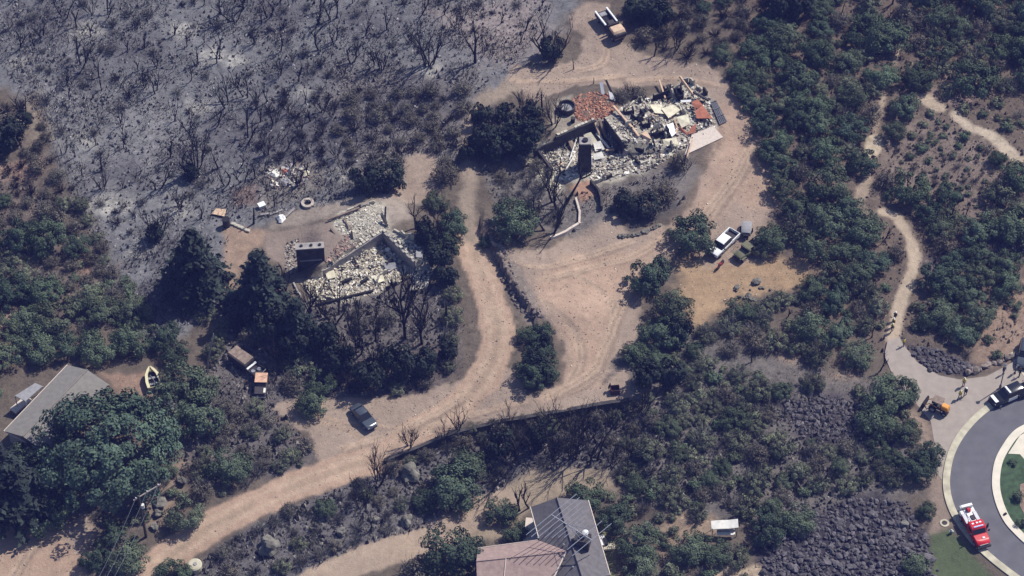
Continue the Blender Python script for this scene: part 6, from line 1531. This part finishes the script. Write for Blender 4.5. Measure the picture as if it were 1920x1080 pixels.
litter("burnt_litter", [[(340, 1090), (380, 1050), (470, 990), (600, 930), (720, 880), (800, 850), (1180, 775), (1420, 720), (1640, 760), (1700, 900), (1440, 980), (1150, 900), (940, 930), (640, 1060)], [(420, 560), (600, 580), (820, 530), (860, 600), (850, 700), (760, 740), (520, 745), (590, 850), (420, 910), (330, 900)]], 14000, (.06, .42), [(.06, .055, .055), (.12, .11, .10), (.04, .04, .042), (.22, .2, .18)], 92, "burnt clods and sticks under the scorched brush")
litter("ground_litter", [[(1390, -20), (1960, -20), (1960, 640), (1640, 660), (1500, 540), (1440, 300)], [(-40, 260), (200, 420), (220, 620), (-40, 640)], [(900, 290), (1060, 370), (1250, 320), (1290, 380), (1100, 440), (930, 400)]], 9000, (.05, .32), [(.09, .075, .06), (.16, .13, .10), (.24, .2, .16), (.05, .05, .045)], 93, "dry litter and small stones under the oaks")

def gravel(n, polys, seed):
    pts = fill(polys, n, seed=seed); r = np.random.default_rng(seed)
    pts = pts[np.array([CLASSNAMES[cls_at(p[0], p[1])] in ("dirt_yard", "dirt_clearing", "dirt_lot", "dirt_road", "house_pad") for p in pts])]
    o = chips("gravel", pts, (.05, .20), (.3, .7), [(.42, .34, .27), (.30, .24, .19), (.5, .42, .34), (.2, .16, .13)], M_RUBBLE, None, .3, seed=seed); o["label"] = "loose stones on the dirt yards and roads"
gravel(1800, [[(930, 420), (1290, 400), (1510, 470), (1510, 560), (1290, 620), (1190, 770), (560, 860), (540, 750), (860, 720), (980, 600)], [(1060, 0), (1390, 160), (1470, 400), (1290, 420), (1340, 200), (960, 190), (950, 110), (1080, 110)], [(250, 1080), (640, 860), (900, 700), (880, 430), (960, 600), (900, 760), (400, 1010)], [(-40, 950), (170, 1000), (170, 1090), (-40, 1090)]], 98)
def slivers(name, polys, n, hgt, wid, col, seed, label, on=(), lean=.5):
    """Thin upright stalks, one triangle each, as one mass nobody could count."""
    pts = fill(polys, n, seed=seed); r = np.random.default_rng(seed)
    km = np.array([(CLASSNAMES[cls_at(p[0], p[1])] in on) if on else (cls_at(p[0], p[1]) not in ROADCLS) for p in pts]); pts = pts[km]; pts = pts[vnoise(pts[:, 0], pts[:, 1], 2.6, 140) + vnoise(pts[:, 0], pts[:, 1], 8.0, 141) + r.normal(0, .25, len(pts)) > .05]; n = len(pts)
    # gather into tufts
    pts[:, :2] += r.normal(0, .12, (n, 2)); a = r.uniform(0, 6.28, n); w = r.uniform(*wid, n); h = hgt[0] + (hgt[1] - hgt[0]) * r.random(n) ** 2
    d = np.stack([np.cos(a), np.sin(a), np.zeros(n)], 1) * w[:, None]; t = np.stack([r.normal(0, lean, n), r.normal(0, lean, n), np.ones(n)], 1) * h[:, None]
    V = np.stack([pts - d, pts + d, pts + t], 1).reshape(-1, 3); pal = np.array(col); T = np.repeat(pal[r.integers(0, len(pal), n)] * r.uniform(.6, 1.4, (n, 1)), 3, 0)
    me = np_mesh(name, V, np.arange(3 * n).reshape(n, 3), (M_RUBBLE,), T); o = new_obj(name, me); o["kind"] = "stuff"; o["label"] = label
slivers("burnt_stalks", ASHPOLY, 56000, (.12, 1.3), (.03, .09), [(.03, .03, .033), (.05, .048, .05), (.09, .085, .085), (.16, .15, .145)], 94, "charred grass and twig stalks on the ash slope")
slivers("burnt_stalks", [[(340, 1090), (470, 990), (600, 930), (720, 880), (800, 850), (1180, 775), (1420, 720), (1640, 760), (1700, 900), (1440, 980), (1150, 900), (940, 930), (640, 1060)], [(420, 560), (600, 580), (820, 530), (860, 600), (850, 700), (760, 740), (520, 745), (590, 850), (420, 910), (330, 900)], [(900, 290), (1060, 370), (1250, 320), (1290, 380), (1100, 440), (930, 400)]], 26000, (.15, 1.1), (.03, .08), [(.04, .04, .043), (.10, .095, .09), (.17, .155, .14), (.24, .22, .19)], 95, "scorched stalks under the burnt brush")
slivers("dry_grass", [[(1390, -20), (1960, -20), (1960, 640), (1640, 660), (1500, 540), (1440, 300)], [(-40, 260), (200, 420), (220, 620), (-40, 640)], [(380, 590), (900, 590), (880, 740), (560, 760), (400, 900)], [(1150, 620), (1500, 560), (1700, 760), (1500, 760)], [(900, 870), (1160, 860), (1440, 980), (1430, 1090), (1160, 1090)]], 26000, (.1, .6), (.03, .08), [(.16, .13, .09), (.22, .18, .125), (.10, .085, .06), (.28, .23, .165)], 96, "dry grass and weeds between the shrubs")
slivers("dry_grass", [[(930, 420), (1290, 400), (1510, 470), (1510, 560), (1290, 620), (1190, 770), (560, 860), (540, 750), (860, 720), (980, 600)], [(1060, 0), (1390, 160), (1470, 400), (1290, 420), (1340, 200), (960, 190), (950, 110), (1080, 110)], [(250, 1080), (640, 860), (900, 700), (880, 430), (960, 600), (900, 760), (400, 1010)], [(-40, 950), (170, 1000), (170, 1090), (-40, 1090)]], 5200, (.05, .3), (.03, .09), [(.20, .165, .12), (.26, .21, .15), (.13, .11, .085)], 97, "sparse dry weeds on the dirt yards", on=("dirt_yard", "dirt_clearing", "dirt_lot"))

# ------------------------------------------------------------------ thin blue air between the camera and the hillside
HZ = MB().box((0, 0, CAMP[2] / 2), (6400, 6400, CAMP[2] + 12)).build("haze", M_SLATE)
HZ.data.materials.clear()
hm = bpy.data.materials.new("air"); hm.use_nodes = True; hn = hm.node_tree
for nd in list(hn.nodes):
    if nd.type == 'BSDF_PRINCIPLED': hn.nodes.remove(nd)
pv = hn.nodes.new("ShaderNodeVolumePrincipled"); pv.inputs["Color"].default_value = (0.22, 0.26, 0.95, 1); pv.inputs["Density"].default_value = HAZE_DENSITY
hn.links.new(pv.outputs[0], [nd for nd in hn.nodes if nd.type == 'OUTPUT_MATERIAL'][0].inputs["Volume"])
HZ.data.materials.append(hm); HZ["kind"] = "stuff"

# ------------------------------------------------------------------ plants: the ones the photograph singles out
def mark(t_list):
    for kind, px, py, size, desc, grp in t_list:
        size *= 1.06 if kind in ("oak", "oakd", "olv", "sco", "small", "big", "con") else 1.0
        t = at(kind, px, py, size, desc, grp)
        ff = {"oak": 1, "drk": .8, "oakd": 1, "big": .85, "con": .3, "olv": 1, "sco": 1}.get(kind, .25)
        occupy(t.location.x, t.location.y, size * ff)
D_OAK = "rounded green oak"; D_OAKD = "dense dark green oak"; D_BT1 = "single stemmed bare black burnt tree"; D_BT2 = "forked bare black burnt tree"; D_BT5 = "many stemmed bare burnt tree"
mark([
 # bare black trees on the ash slope (base pixel, height in metres)
 ("b2", 122, 33, 5, D_BT2, G_BT), ("b2", 202, 30, 5.5, D_BT2, G_BT), ("b1", 38, 90, 5, D_BT1, G_BT), ("b1", 65, 90, 4, D_BT1, G_BT),
 ("b2", 152, 126, 6.5, D_BT2, G_BT), ("b1", 185, 145, 4.5, D_BT1, G_BT), ("b1", 190, 170, 3.5, D_BT1, G_BT), ("b1", 270, 90, 4.5, D_BT1, G_BT), ("b1", 327, 65, 4.5, D_BT1, G_BT),
 ("b2", 293, 173, 4.5, D_BT2, G_BT), ("b2", 297, 127, 4, D_BT2, G_BT), ("b2", 408, 117, 5, D_BT2, G_BT), ("bw", 440, 40, 6, "broad forked bare black burnt tree", G_BT), ("b1", 358, 150, 3.5, D_BT1, G_BT),
 ("b2", 425, 198, 6.0, D_BT2, G_BT), ("b1", 503, 190, 4, D_BT1, G_BT), ("b1", 490, 45, 4, D_BT1, G_BT), ("b2", 505, 30, 5, D_BT2, G_BT), ("b1", 525, 96, 4.5, D_BT1, G_BT), ("b1", 598, 96, 5, D_BT1, G_BT),
 ("b2", 625, 35, 5.5, D_BT2, G_BT), ("b1", 583, 228, 5, D_BT1, G_BT), ("b1", 488, 230, 4, D_BT1, G_BT), ("b2", 465, 262, 6.5, D_BT2, G_BT), ("b5", 365, 320, 7.5, D_BT5, G_BT), ("b1", 190, 320, 5, D_BT1, G_BT),
 ("b1", 410, 315, 4.5, D_BT1, G_BT), ("b2", 425, 345, 5, D_BT2, G_BT), ("b2", 455, 342, 5, D_BT2, G_BT), ("b1", 478, 335, 4, D_BT1, G_BT), ("b2", 558, 345, 5, D_BT2, G_BT), ("b1", 580, 330, 4, D_BT1, G_BT),
 ("b5", 295, 445, 5.5, D_BT5, G_BT), ("b2", 45, 220, 5, D_BT2, G_BT), ("b2", 660, 120, 5, D_BT2, G_BT), ("b1", 725, 55, 5.5, D_BT1, G_BT), ("b2", 700, 125, 4.5, D_BT2, G_BT),
 ("b5", 804, 120, 8.0, D_BT5, G_BT), ("b1", 893, 118, 9.5, "very tall thin bare burnt tree", G_BT), ("bp", 868, 138, 2.6, "charred upright post like trunk", G_BT), ("bp", 1076, 130, 2.6, "charred upright post like trunk", G_BT), ("bp", 1113, 157, 2.0, "charred upright post like trunk", G_BT),
 ("bw", 1032, 105, 8.5, "broad forked bare black burnt tree", G_BT), ("b5", 1035, 100, 5, D_BT5, G_BT), ("b5", 715, 130, 5, D_BT5, G_BT), ("bp", 475, 420, 5.0, "charred upright post like trunk", G_BT), ("bp", 515, 387, 3.0, "charred upright post like trunk", G_BT),
 # round the lower burnt house
 ("bw", 628, 598, 7, "broad forked bare black burnt tree", G_BT), ("b5", 672, 660, 8, D_BT5, G_BT), ("bt", 757, 635, 12, "tall straight charred conifer stem", G_BT), ("bt", 793, 645, 11, "tall straight charred conifer stem", G_BT), ("bp", 834, 600, 6, "charred upright post like trunk", G_BT), ("b2", 780, 433, 5.5, D_BT2, G_BT), ("b5", 825, 450, 6.5, D_BT5, G_BT), ("b1", 545, 555, 6.5, D_BT1, G_BT), ("bt", 583, 610, 7, "tall straight charred conifer stem", G_BT), ("b1", 705, 640, 6, D_BT1, G_BT), ("b5", 700, 700, 5, D_BT5, G_BT),
 # round the upper burnt house
 ("bw", 1045, 380, 11, "broad forked bare black burnt tree", G_BT), ("bw", 1032, 440, 8.5, "broad forked bare black burnt tree", G_BT), ("b5", 1040, 235, 6.5, D_BT5, G_BT), ("bp", 1017, 215, 5.2, "charred upright post like trunk", G_BT), ("b5", 985, 215, 5.5, D_BT5, G_BT), ("b1", 1265, 320, 4.2, D_BT1, G_BT), ("b5", 1285, 320, 3.5, D_BT5, G_BT), ("b5", 1225, 390, 4, D_BT5, G_BT), ("b5", 1180, 180, 3, D_BT5, G_BT), ("b1", 1225, 105, 4.5, D_BT1, G_BT), ("b5", 1270, 90, 5, D_BT5, G_BT), ("b2", 905, 100, 4, D_BT2, G_BT), ("b1", 1475, 215, 4, D_BT1, G_BT),
 # along the lower road
 ("b5", 768, 838, 5.0, D_BT5, G_BT), ("b5", 712, 905, 6.5, D_BT5, G_BT), ("b5", 860, 805, 4, D_BT5, G_BT), ("b2", 965, 865, 8, D_BT2, G_BT), ("b5", 1000, 850, 7, D_BT5, G_BT), ("b5", 1075, 860, 7.5, D_BT5, G_BT), ("b2", 1110, 870, 7, D_BT2, G_BT), ("b5", 1205, 770, 5, D_BT5, G_BT), ("b5", 675, 950, 5, D_BT5, G_BT), ("b1", 700, 990, 4, D_BT1, G_BT), ("b1", 975, 960, 6, D_BT1, G_BT), ("b1", 993, 952, 5, D_BT1, G_BT), ("b5", 830, 826, 3.0, D_BT5, G_BT), ("b5", 1040, 800, 4.5, D_BT5, G_BT), ("b5", 950, 800, 3.5, D_BT5, G_BT),
])
mark([
 # leafy ones by the yards and roads
 ("oakd", 1298, 456, 4.1, "dense dark green oak touching the yard", G_OAK), ("oakd", 1215, 535, 3.7, D_OAKD, G_OAK), ("oak", 1260, 590, 3.4, D_OAK, G_OAK), ("oakd", 1240, 640, 3.6, D_OAKD, G_OAK),
 ("oakd", 1410, 205, 2.4, D_OAKD, G_OAK), ("oakd", 1432, 245, 2.6, D_OAKD, G_OAK), ("oak", 1455, 275, 2.6, D_OAK, G_OAK), ("oakd", 1462, 320, 2.8, D_OAKD, G_OAK), ("oak", 1462, 360, 2.5, D_OAK, G_OAK), ("oakd", 1492, 400, 2.8, D_OAKD, G_OAK), ("oak", 1395, 175, 2.2, D_OAK, G_OAK), ("oakd", 1022, 700, 2.6, D_OAKD, G_OAK), ("oakd", 1010, 680, 2.6, D_OAKD, G_OAK), ("oakd", 1000, 715, 2.8, D_OAKD, G_OAK), ("oakd", 1015, 640, 2.3, D_OAKD, G_OAK), ("oak", 985, 635, 1.8, D_OAK, G_OAK),
 ("oak", 965, 430, 4.0, D_OAK, G_OAK), ("sco", 940, 445, 1.8, "scorched brown shrub", G_SCO), ("oak", 1445, 460, 2.8, D_OAK, G_OAK), ("olv", 1430, 475, 1.8, "olive grey shrub", G_OLV), ("oakd", 912, 460, 1.3, D_OAKD, G_OAK),
 ("oakd", 850, 430, 2.6, D_OAKD, G_OAK), ("oakd", 835, 470, 3.0, D_OAKD, G_OAK), ("oak", 820, 385, 2.2, D_OAK, G_OAK), ("olv", 850, 600, 1.9, "olive grey shrub", G_OLV), ("olv", 850, 560, 1.6, "olive grey shrub", G_OLV),
 ("sco", 715, 345, 3.6, "scorched brown shrub", G_SCO), ("sco", 735, 325, 2.8, "scorched brown shrub", G_SCO), ("sco", 835, 335, 2.6, "scorched brown shrub", G_SCO), ("oakd", 725, 340, 2.4, D_OAKD, G_OAK),
 ("oakd", 935, 285, 3.2, D_OAKD, G_OAK), ("sco", 960, 255, 3.2, "scorched brown shrub", G_SCO), ("sco", 925, 240, 2.8, "scorched brown shrub", G_SCO), ("oakd", 985, 265, 3.0, D_OAKD, G_OAK), ("sco", 1000, 230, 2.6, "scorched brown shrub", G_SCO),
 ("sco", 1215, 395, 2.8, "scorched brown shrub", G_SCO), ("sco", 1245, 370, 2.3, "scorched brown shrub", G_SCO), ("sco", 1185, 385, 2.0, "scorched brown shrub", G_SCO), ("sco", 1270, 315, 1.8, "scorched brown shrub", G_SCO), ("sco", 1165, 190, 1.8, "scorched brown shrub", G_SCO), ("sco", 1195, 185, 1.6, "scorched brown shrub", G_SCO),
 ("oakd", 1230, 35, 2.6, D_OAKD, G_OAK), ("oakd", 1195, 25, 2.6, D_OAKD, G_OAK), ("oakd", 1440, 295, 2.0, D_OAKD, G_OAK),
 ("con", 372, 545, 12, "tall broad dark conifer", G_CON), ("con", 492, 580, 11.5, "tall broad dark conifer", G_CON), ("con", 25, 960, 13, "tall broad dark conifer", G_CON), ("con", 560, 640, 8.5, "tall broad dark conifer", G_CON),
 ("big", 205, 885, 10.2, "huge spreading green cottonwood beside the grey roofed house", G_OAK),
 ("oak", 585, 770, 2.6, D_OAK, G_OAK), ("oak", 600, 725, 2.6, D_OAK, G_OAK), ("olv", 560, 690, 2.4, "olive grey shrub", G_OLV),
 ("oakd", 850, 930, 4.2, D_OAKD, G_OAK), ("oak", 870, 890, 3.4, D_OAK, G_OAK), ("oakd", 800, 945, 2.2, D_OAKD, G_OAK), ("oakd", 940, 970, 2.5, D_OAKD, G_OAK), ("oak", 965, 1005, 1.9, D_OAK, G_OAK), ("oakd", 850, 1060, 4.6, D_OAKD, G_OAK), ("sco", 780, 1085, 2.6, "scorched brown shrub", G_SCO), ("oakd", 610, 960, 1.8, D_OAKD, G_OAK),
 ("oak", 1095, 938, 2.8, D_OAK, G_OAK), ("oakd", 1150, 985, 2.8, D_OAKD, G_OAK), ("oak", 1200, 1030, 3.4, D_OAK, G_OAK), ("oak", 1195, 1075, 2.8, D_OAK, G_OAK), ("oak", 1290, 1035, 3.0, D_OAK, G_OAK), ("oak", 1335, 1045, 2.6, D_OAK, G_OAK), ("olv", 1375, 1050, 2.2, "olive grey shrub", G_OLV), ("oakd", 1440, 1000, 3.0, D_OAKD, G_OAK), ("oak", 1490, 985, 2.8, D_OAK, G_OAK),
 ("oakd", 1720, 890, 2.7, D_OAKD, G_OAK), ("oakd", 1740, 860, 2.3, D_OAKD, G_OAK), ("oak", 1735, 965, 1.6, D_OAK, G_OAK), ("oak", 1655, 760, 3.6, D_OAK, G_OAK), ("oak", 1690, 745, 2.6, D_OAK, G_OAK), ("oak", 1640, 800, 3.2, D_OAK, G_OAK), ("oak", 1715, 1065, 2.2, D_OAK, G_OAK),
 ("oak", 240, 1060, 3.2, D_OAK, G_OAK), ("oakd", 180, 1060, 2.2, D_OAKD, G_OAK), ("oak", 345, 975, 3.0, D_OAK, G_OAK), ("oakd", 215, 1010, 2.0, D_OAKD, G_OAK), ("oak", 90, 985, 3.0, D_OAK, G_OAK), ("oakd", 430, 890, 3.2, D_OAKD, G_OAK), ("oak", 315, 890, 1.5, D_OAK, G_OAK), ("oak", 325, 1090, 2.8, D_OAK, G_OAK),
 ("oak", 355, 740, 4.6, D_OAK, G_OAK), ("oakd", 370, 800, 4.0, D_OAKD, G_OAK), ("oakd", 60, 880, 3.4, D_OAKD, G_OAK), ("oakd", 100, 930, 4.0, D_OAKD, G_OAK),
 ("oak", 95, 460, 3.6, D_OAK, G_OAK), ("oakd", 40, 460, 3.0, D_OAKD, G_OAK), ("oakd", 145, 470, 2.4, D_OAKD, G_OAK), ("oakd", 20, 560, 3.4, D_OAKD, G_OAK), ("sco", 15, 250, 3.2, "scorched brown shrub", G_SCO),
])
DK = "nearly black scorched tree"; G_DK = "nearly black trees"
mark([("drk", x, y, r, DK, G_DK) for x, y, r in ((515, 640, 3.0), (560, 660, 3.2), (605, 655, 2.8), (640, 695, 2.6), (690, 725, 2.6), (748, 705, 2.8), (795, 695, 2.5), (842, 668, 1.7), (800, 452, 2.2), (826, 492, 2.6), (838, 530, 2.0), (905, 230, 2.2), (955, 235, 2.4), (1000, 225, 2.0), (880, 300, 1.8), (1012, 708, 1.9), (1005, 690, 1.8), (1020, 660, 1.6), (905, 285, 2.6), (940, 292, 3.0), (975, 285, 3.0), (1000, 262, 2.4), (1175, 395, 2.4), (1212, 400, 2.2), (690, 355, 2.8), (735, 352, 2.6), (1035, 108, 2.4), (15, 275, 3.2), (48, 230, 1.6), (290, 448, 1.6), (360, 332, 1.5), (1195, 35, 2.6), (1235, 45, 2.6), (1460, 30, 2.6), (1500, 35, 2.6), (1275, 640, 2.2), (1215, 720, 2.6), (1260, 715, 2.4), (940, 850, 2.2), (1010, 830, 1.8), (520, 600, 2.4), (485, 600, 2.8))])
for q in smooth_pts(FP, 3): keep(q[0], q[1], 1.3)
for q, r_ in (((1500, 785), 3.2), ((1545, 785), 4.0), ((1590, 790), 3.6), ((1740, 670), 3.0), ((1710, 655), 1.6), ((1775, 690), 2.2), ((1560, 1010), 7), ((1650, 1000), 7), ((1480, 1050), 5), ((1470, 700), 2.0), ((1570, 712), 2.2)): keep(q[0], q[1], r_)
mark([(("sco", "olv", "sco", "twg")[i % 4], x, y, r, ("scorched brown shrub", "olive grey shrub", "scorched brown shrub", "bare grey twig bush")[i % 4], (G_SCO, G_OLV, G_SCO, G_BS)[i % 4]) for i, (x, y, r) in enumerate(((735, 880, 1.4), (770, 868, 1.2), (800, 858, 1.5), (838, 842, 1.3), (870, 833, 1.6), (905, 824, 1.2), (935, 812, 1.7), (965, 812, 1.4), (1000, 806, 1.3), (1030, 802, 1.7), (1065, 798, 1.2), (1085, 790, 1.7), (1120, 790, 1.5), (1155, 785, 1.3), (1185, 770, 1.7), (925, 795, 1.0), (1015, 783, 1.1), (885, 806, .9), (850, 818, 1.0), (980, 785, .9), (1070, 772, .8)))])
for q in ((60, 1010), (110, 1030), (30, 1050)): keep(q[0], q[1], 2.2)
# scattered fills, larger plants first
big_oak = [(5, "oak", (2.6, 4.3), D_OAK, G_OAK, 1), (4, "oakd", (2.5, 4.1), D_OAKD, G_OAK, 1), (2.2, "olv", (1.8, 2.8), "olive grey shrub", G_OLV, 1), (.5, "b1", (3, 5), D_BT1, G_BT, .5), (0.8, "sco", (1.6, 2.4), "scorched brown shrub", G_SCO, 1)]
fill_s = [(3, "small", (0.8, 1.5), "small green shrub", G_SH, 1), (3, "smallo", (0.7, 1.4), "small olive shrub", G_OLV, 1), (1, "twg", (0.8, 1.4), "bare grey twig bush", G_BS, .8)]
scatter([(1380, 130), (1430, 70), (1450, -30), (2000, -30), (2000, 170), (1800, 175), (1690, 60), (1650, 250), (1600, 380), (1500, 400), (1470, 330), (1440, 240)], big_oak, 150, gap=.60, seed=1)
scatter([(1690, 60), (1800, 175), (1720, 180), (1680, 240), (1655, 260)], big_oak, 9, gap=.72, seed=2)
scatter([(1475, 390), (1600, 385), (1690, 440), (1700, 500), (1690, 560), (1660, 640), (1650, 700), (1560, 720), (1480, 740), (1350, 670), (1310, 610), (1420, 570), (1510, 540), (1490, 450)], big_oak, 85, gap=.60, seed=3)
scatter([(1725, 520), (1820, 470), (1925, 500), (1870, 560), (1830, 620), (1790, 660), (1700, 630), (1710, 560)], big_oak[:2], 30, gap=.60, seed=4)
scatter([(1640, 340), (1700, 390), (1760, 500), (2000, 420), (2000, 330), (1880, 340), (1850, 420), (1760, 360), (1690, 340)], big_oak, 34, gap=.62, seed=5)
scatter([(1660, 240), (1740, 210), (1800, 250), (1990, 350), (1990, 420), (1700, 380)], [(3, "oak", (1.5, 2.6), D_OAK, G_OAK, 1), (3, "small", (.7, 1.3), "small green shrub", G_SH, 1.2), (4, "smallo", (.5, 1.0), "small olive shrub", G_OLV, 1.2), (3, "twg", (.5, 1.0), "bare grey twig bush", G_BS, 1)], 60, gap=.85, seed=6)
scatter([(1170, 640), (1290, 630), (1420, 690), (1640, 740), (1720, 800), (1700, 920), (1440, 985), (1300, 970), (1160, 920), (1180, 790)], [(5, "olv", (1.4, 2.6), "olive grey shrub", G_OLV, 1), (1.6, "sco", (1.4, 2.3), "scorched brown shrub", G_SCO, 1), (3.2, "oak", (1.5, 2.6), D_OAK, G_OAK, 1)], 125, gap=.72, seed=7)
scatter([(0, 540), (120, 560), (270, 590), (330, 660), (420, 690), (330, 700), (250, 680), (130, 670), (30, 720), (-60, 760), (-60, 640)], big_oak[:2], 34, gap=.6, seed=8)
scatter([(-80, 380), (160, 380), (210, 480), (220, 600), (140, 560), (-80, 560)], [(2.5, "olv", (1.2, 2.2), "olive grey shrub", G_OLV, 1), (4, "sco", (1.2, 2), "scorched brown shrub", G_SCO, 1), (.5, "oak", (1.5, 2.2), D_OAK, G_OAK, 1)], 44, gap=.7, seed=9)
scatter([(-60, 180), (60, 200), (120, 330), (200, 430), (160, 470), (-60, 400)], [(4, "sco", (1.0, 2.0), "scorched brown shrub", G_SCO, 1), (3, "twb", (.9, 1.7), "charred black twig bush", G_BS, .9)], 40, gap=.75, seed=19)
scatter([(400, 760), (520, 770), (610, 850), (560, 890), (420, 910), (330, 960), (380, 820)], [(4, "sco", (1.2, 2.2), "scorched brown shrub", G_SCO, 1), (2, "olv", (1.2, 2.0), "olive grey shrub", G_OLV, 1)], 34, gap=.7, seed=10)
scatter([(380, 590), (520, 610), (620, 580), (840, 620), (850, 700), (760, 740), (640, 745), (520, 740), (400, 690)], [(3, "sco", (1.2, 2.2), "scorched brown shrub", G_SCO, 1), (1.5, "olv", (1.2, 2.0), "olive grey shrub", G_OLV, 1), (1, "b5", (3, 5.5), D_BT5, G_BT, .25)], 34, gap=.72, seed=11)
scatter([(350, 1070), (470, 990), (620, 930), (720, 890), (860, 870), (940, 900), (820, 980), (640, 1050), (560, 1100), (380, 1100)], [(3, "sco", (1.0, 1.9), "scorched brown shrub", G_SCO, 1), (3, "twg", (1.0, 1.8), "bare grey twig bush", G_BS, .9), (1, "olv", (1.0, 1.7), "olive grey shrub", G_OLV, 1)], 75, gap=.7, seed=12)
scatter([(870, 830), (1180, 780), (1200, 880), (1140, 880), (940, 910)], [(3, "sco", (1.2, 2.2), "scorched brown shrub", G_SCO, 1), (2, "b5", (3, 6), D_BT5, G_BT, .25), (2, "twg", (1.0, 1.8), "bare grey twig bush", G_BS, .9)], 42, gap=.66, seed=13)
scatter([(660, 170), (880, 170), (880, 330), (770, 350), (660, 340), (630, 260)], [(4, "sco", (1.0, 2.0), "scorched brown shrub", G_SCO, 1), (2, "twb", (1.0, 1.8), "charred black twig bush", G_BS, .9)], 44, gap=.8, seed=14)
scatter([(920, 290), (1000, 290), (1050, 360), (1050, 430), (930, 380)], [(4, "twg", (1.0, 1.8), "bare grey twig bush", G_BS, .9), (1, "sco", (1, 1.6), "scorched brown shrub", G_SCO, 1)], 22, gap=.7, seed=15)
scatter([(1180, -20), (1440, -20), (1410, 110), (1340, 130), (1200, 90)], [(4, "sco", (1.2, 2.3), "scorched brown shrub", G_SCO, 1), (2, "twb", (1.0, 2.0), "charred black twig bush", G_BS, .9), (1, "oakd", (1.6, 2.4), D_OAKD, G_OAK, 1)], 42, gap=.7, seed=16)
scatter([(-60, -30), (1040, -30), (980, 110), (880, 170), (640, 170), (600, 330), (420, 400), (240, 460), (120, 330), (60, 120)], [(2, "b1", (2.5, 5.0), D_BT1, G_BT, .3), (1.6, "b2", (2.5, 5.5), D_BT2, G_BT, .3), (.8, "b5", (2.5, 4.5), D_BT5, G_BT, .3), (.9, "twb", (.6, 1.3), "charred black twig bush", G_BS, .9)], 110, gap=1.0, seed=17)
scatter([(-40, -20), (1000, -20), (940, 110), (640, 170), (600, 300), (420, 380), (240, 440), (120, 320), (60, 120)], [(1, "twg", (.7, 1.5), "bare grey twig bush", G_BS, .5)], 60, gap=1.1, seed=20)
scatter([(480, 180), (640, 180), (660, 340), (600, 310), (480, 300)], [(3, "twb", (.9, 1.7), "charred black twig bush", G_BS, .9), (1, "b5", (2, 4), D_BT5, G_BT, .3)], 26, gap=.8, seed=18)
for k, pl in enumerate(([(1380, 130), (1450, -20), (1990, -20), (1990, 700), (1640, 740), (1310, 620), (1500, 540), (1470, 320)], [(1170, 640), (1720, 760), (1700, 930), (1440, 985), (1150, 920)], [(-60, 380), (200, 480), (330, 660), (-60, 680)], [(150, 940), (420, 860), (620, 870), (300, 1030), (160, 1040)], [(900, 900), (1160, 880), (1440, 980), (1430, 1090), (1150, 1090), (1160, 960)])):
    scatter(pl, fill_s, (80, 60, 40, 34, 26)[k], gap=.62, seed=30 + k, clear=.9)

# ------------------------------------------------------------------ labels for the plants: what each looks like and what it stands beside
LM = [("the slate blue sedan", 682, 787), ("the white pickup", 1355, 462), ("the red fire engine", 1825, 998), ("the orange tractor", 1760, 764), ("the street lamp", 1876, 728), ("the yellow boat", 288, 716), ("the burnt van", 463, 690), ("the burnt flatbed truck", 1146, 56), ("the upper ruin's chimney", 1096, 322), ("the red tile heap", 1115, 200), ("the lower ruin's chimney", 583, 495), ("the concrete ring", 577, 383), ("the charred round tank", 1063, 206), ("the charred metal box", 1153, 735), ("the utility pole", 274, 1005), ("the round white tank", 366, 1066), ("the garden swing", 1357, 1000), ("the roof aerial", 1075, 985), ("the grey roofed house", 90, 770), ("the huge cottonwood", 205, 880), ("the flat tan board", 412, 402), ("the big lichened boulder", 768, 892), ("the broad mossy boulder", 505, 1030), ("the stone bank", 955, 530), ("the fork of the dirt tracks", 890, 450), ("the footpath bend", 1714, 500), ("the pale upper footpath bend", 1790, 215), ("the wide upper path slab", 1634, 285), ("the manhole ring", 1771, 981), ("the yellow dirt patch", 1400, 520), ("the wire fence", 130, 325), ("the pale ash patch", 398, 105), ("the fallen dark lattice", 1348, 212), ("the grey covered trailer", 1399, 436), ("the torn white sheet", 528, 411), ("the small dark rock field", 1550, 785), ("the big rock field", 1590, 1020), ("the top left corner", 0, 0), ("the top right corner", 1920, 0), ("the left edge's middle", 0, 420), ("the top edge's middle", 860, 0), ("the walking firefighters", 1674, 612), ("the shed corner", 0, 560), ("the rosy roof", 975, 1050)]
ORD = ["nearest", "second nearest", "third nearest", "fourth nearest", "fifth nearest", "sixth nearest", "seventh nearest", "eighth nearest", "ninth nearest", "tenth nearest", "eleventh nearest", "twelfth nearest", "thirteenth nearest", "fourteenth nearest", "fifteenth nearest", "sixteenth nearest"]
def side(p, lm):
    dx, dy = p["px"] - lm[1], p["py"] - lm[2]
    return ("right of " if dx > 0 else "left of ") if abs(dx) > abs(dy) else ("below " if dy > 0 else "above ")
byd = {}
for p in PLANTS: byd.setdefault(p["desc"], []).append(p)
for desc, ps in byd.items():
    if len(ps) == 1:
        p = ps[0]
        if len(desc.split()) < 4: p["o"]["label"] = desc + " standing alone of its kind"
        continue
    cand = {}
    for lm in LM:
        groups = {}
        for p in ps: groups.setdefault(side(p, lm), []).append(p)
        for sd, g in groups.items():
            g.sort(key=lambda p: math.hypot(p["px"] - lm[1], p["py"] - lm[2]))
            for k, p in enumerate(g[:len(ORD)]):
                cand.setdefault(id(p), []).append((k + math.hypot(p["px"] - lm[1], p["py"] - lm[2]) / 120.0, k, sd, lm[0]))
    for p in ps:
        c = cand.get(id(p))
        p["o"]["label"] = "%s, %s %s%s" % ((desc,) + ((ORD[min(c)[1]], min(c)[2], min(c)[3]) if c else ("somewhere", "near ", "the middle of the slope")))
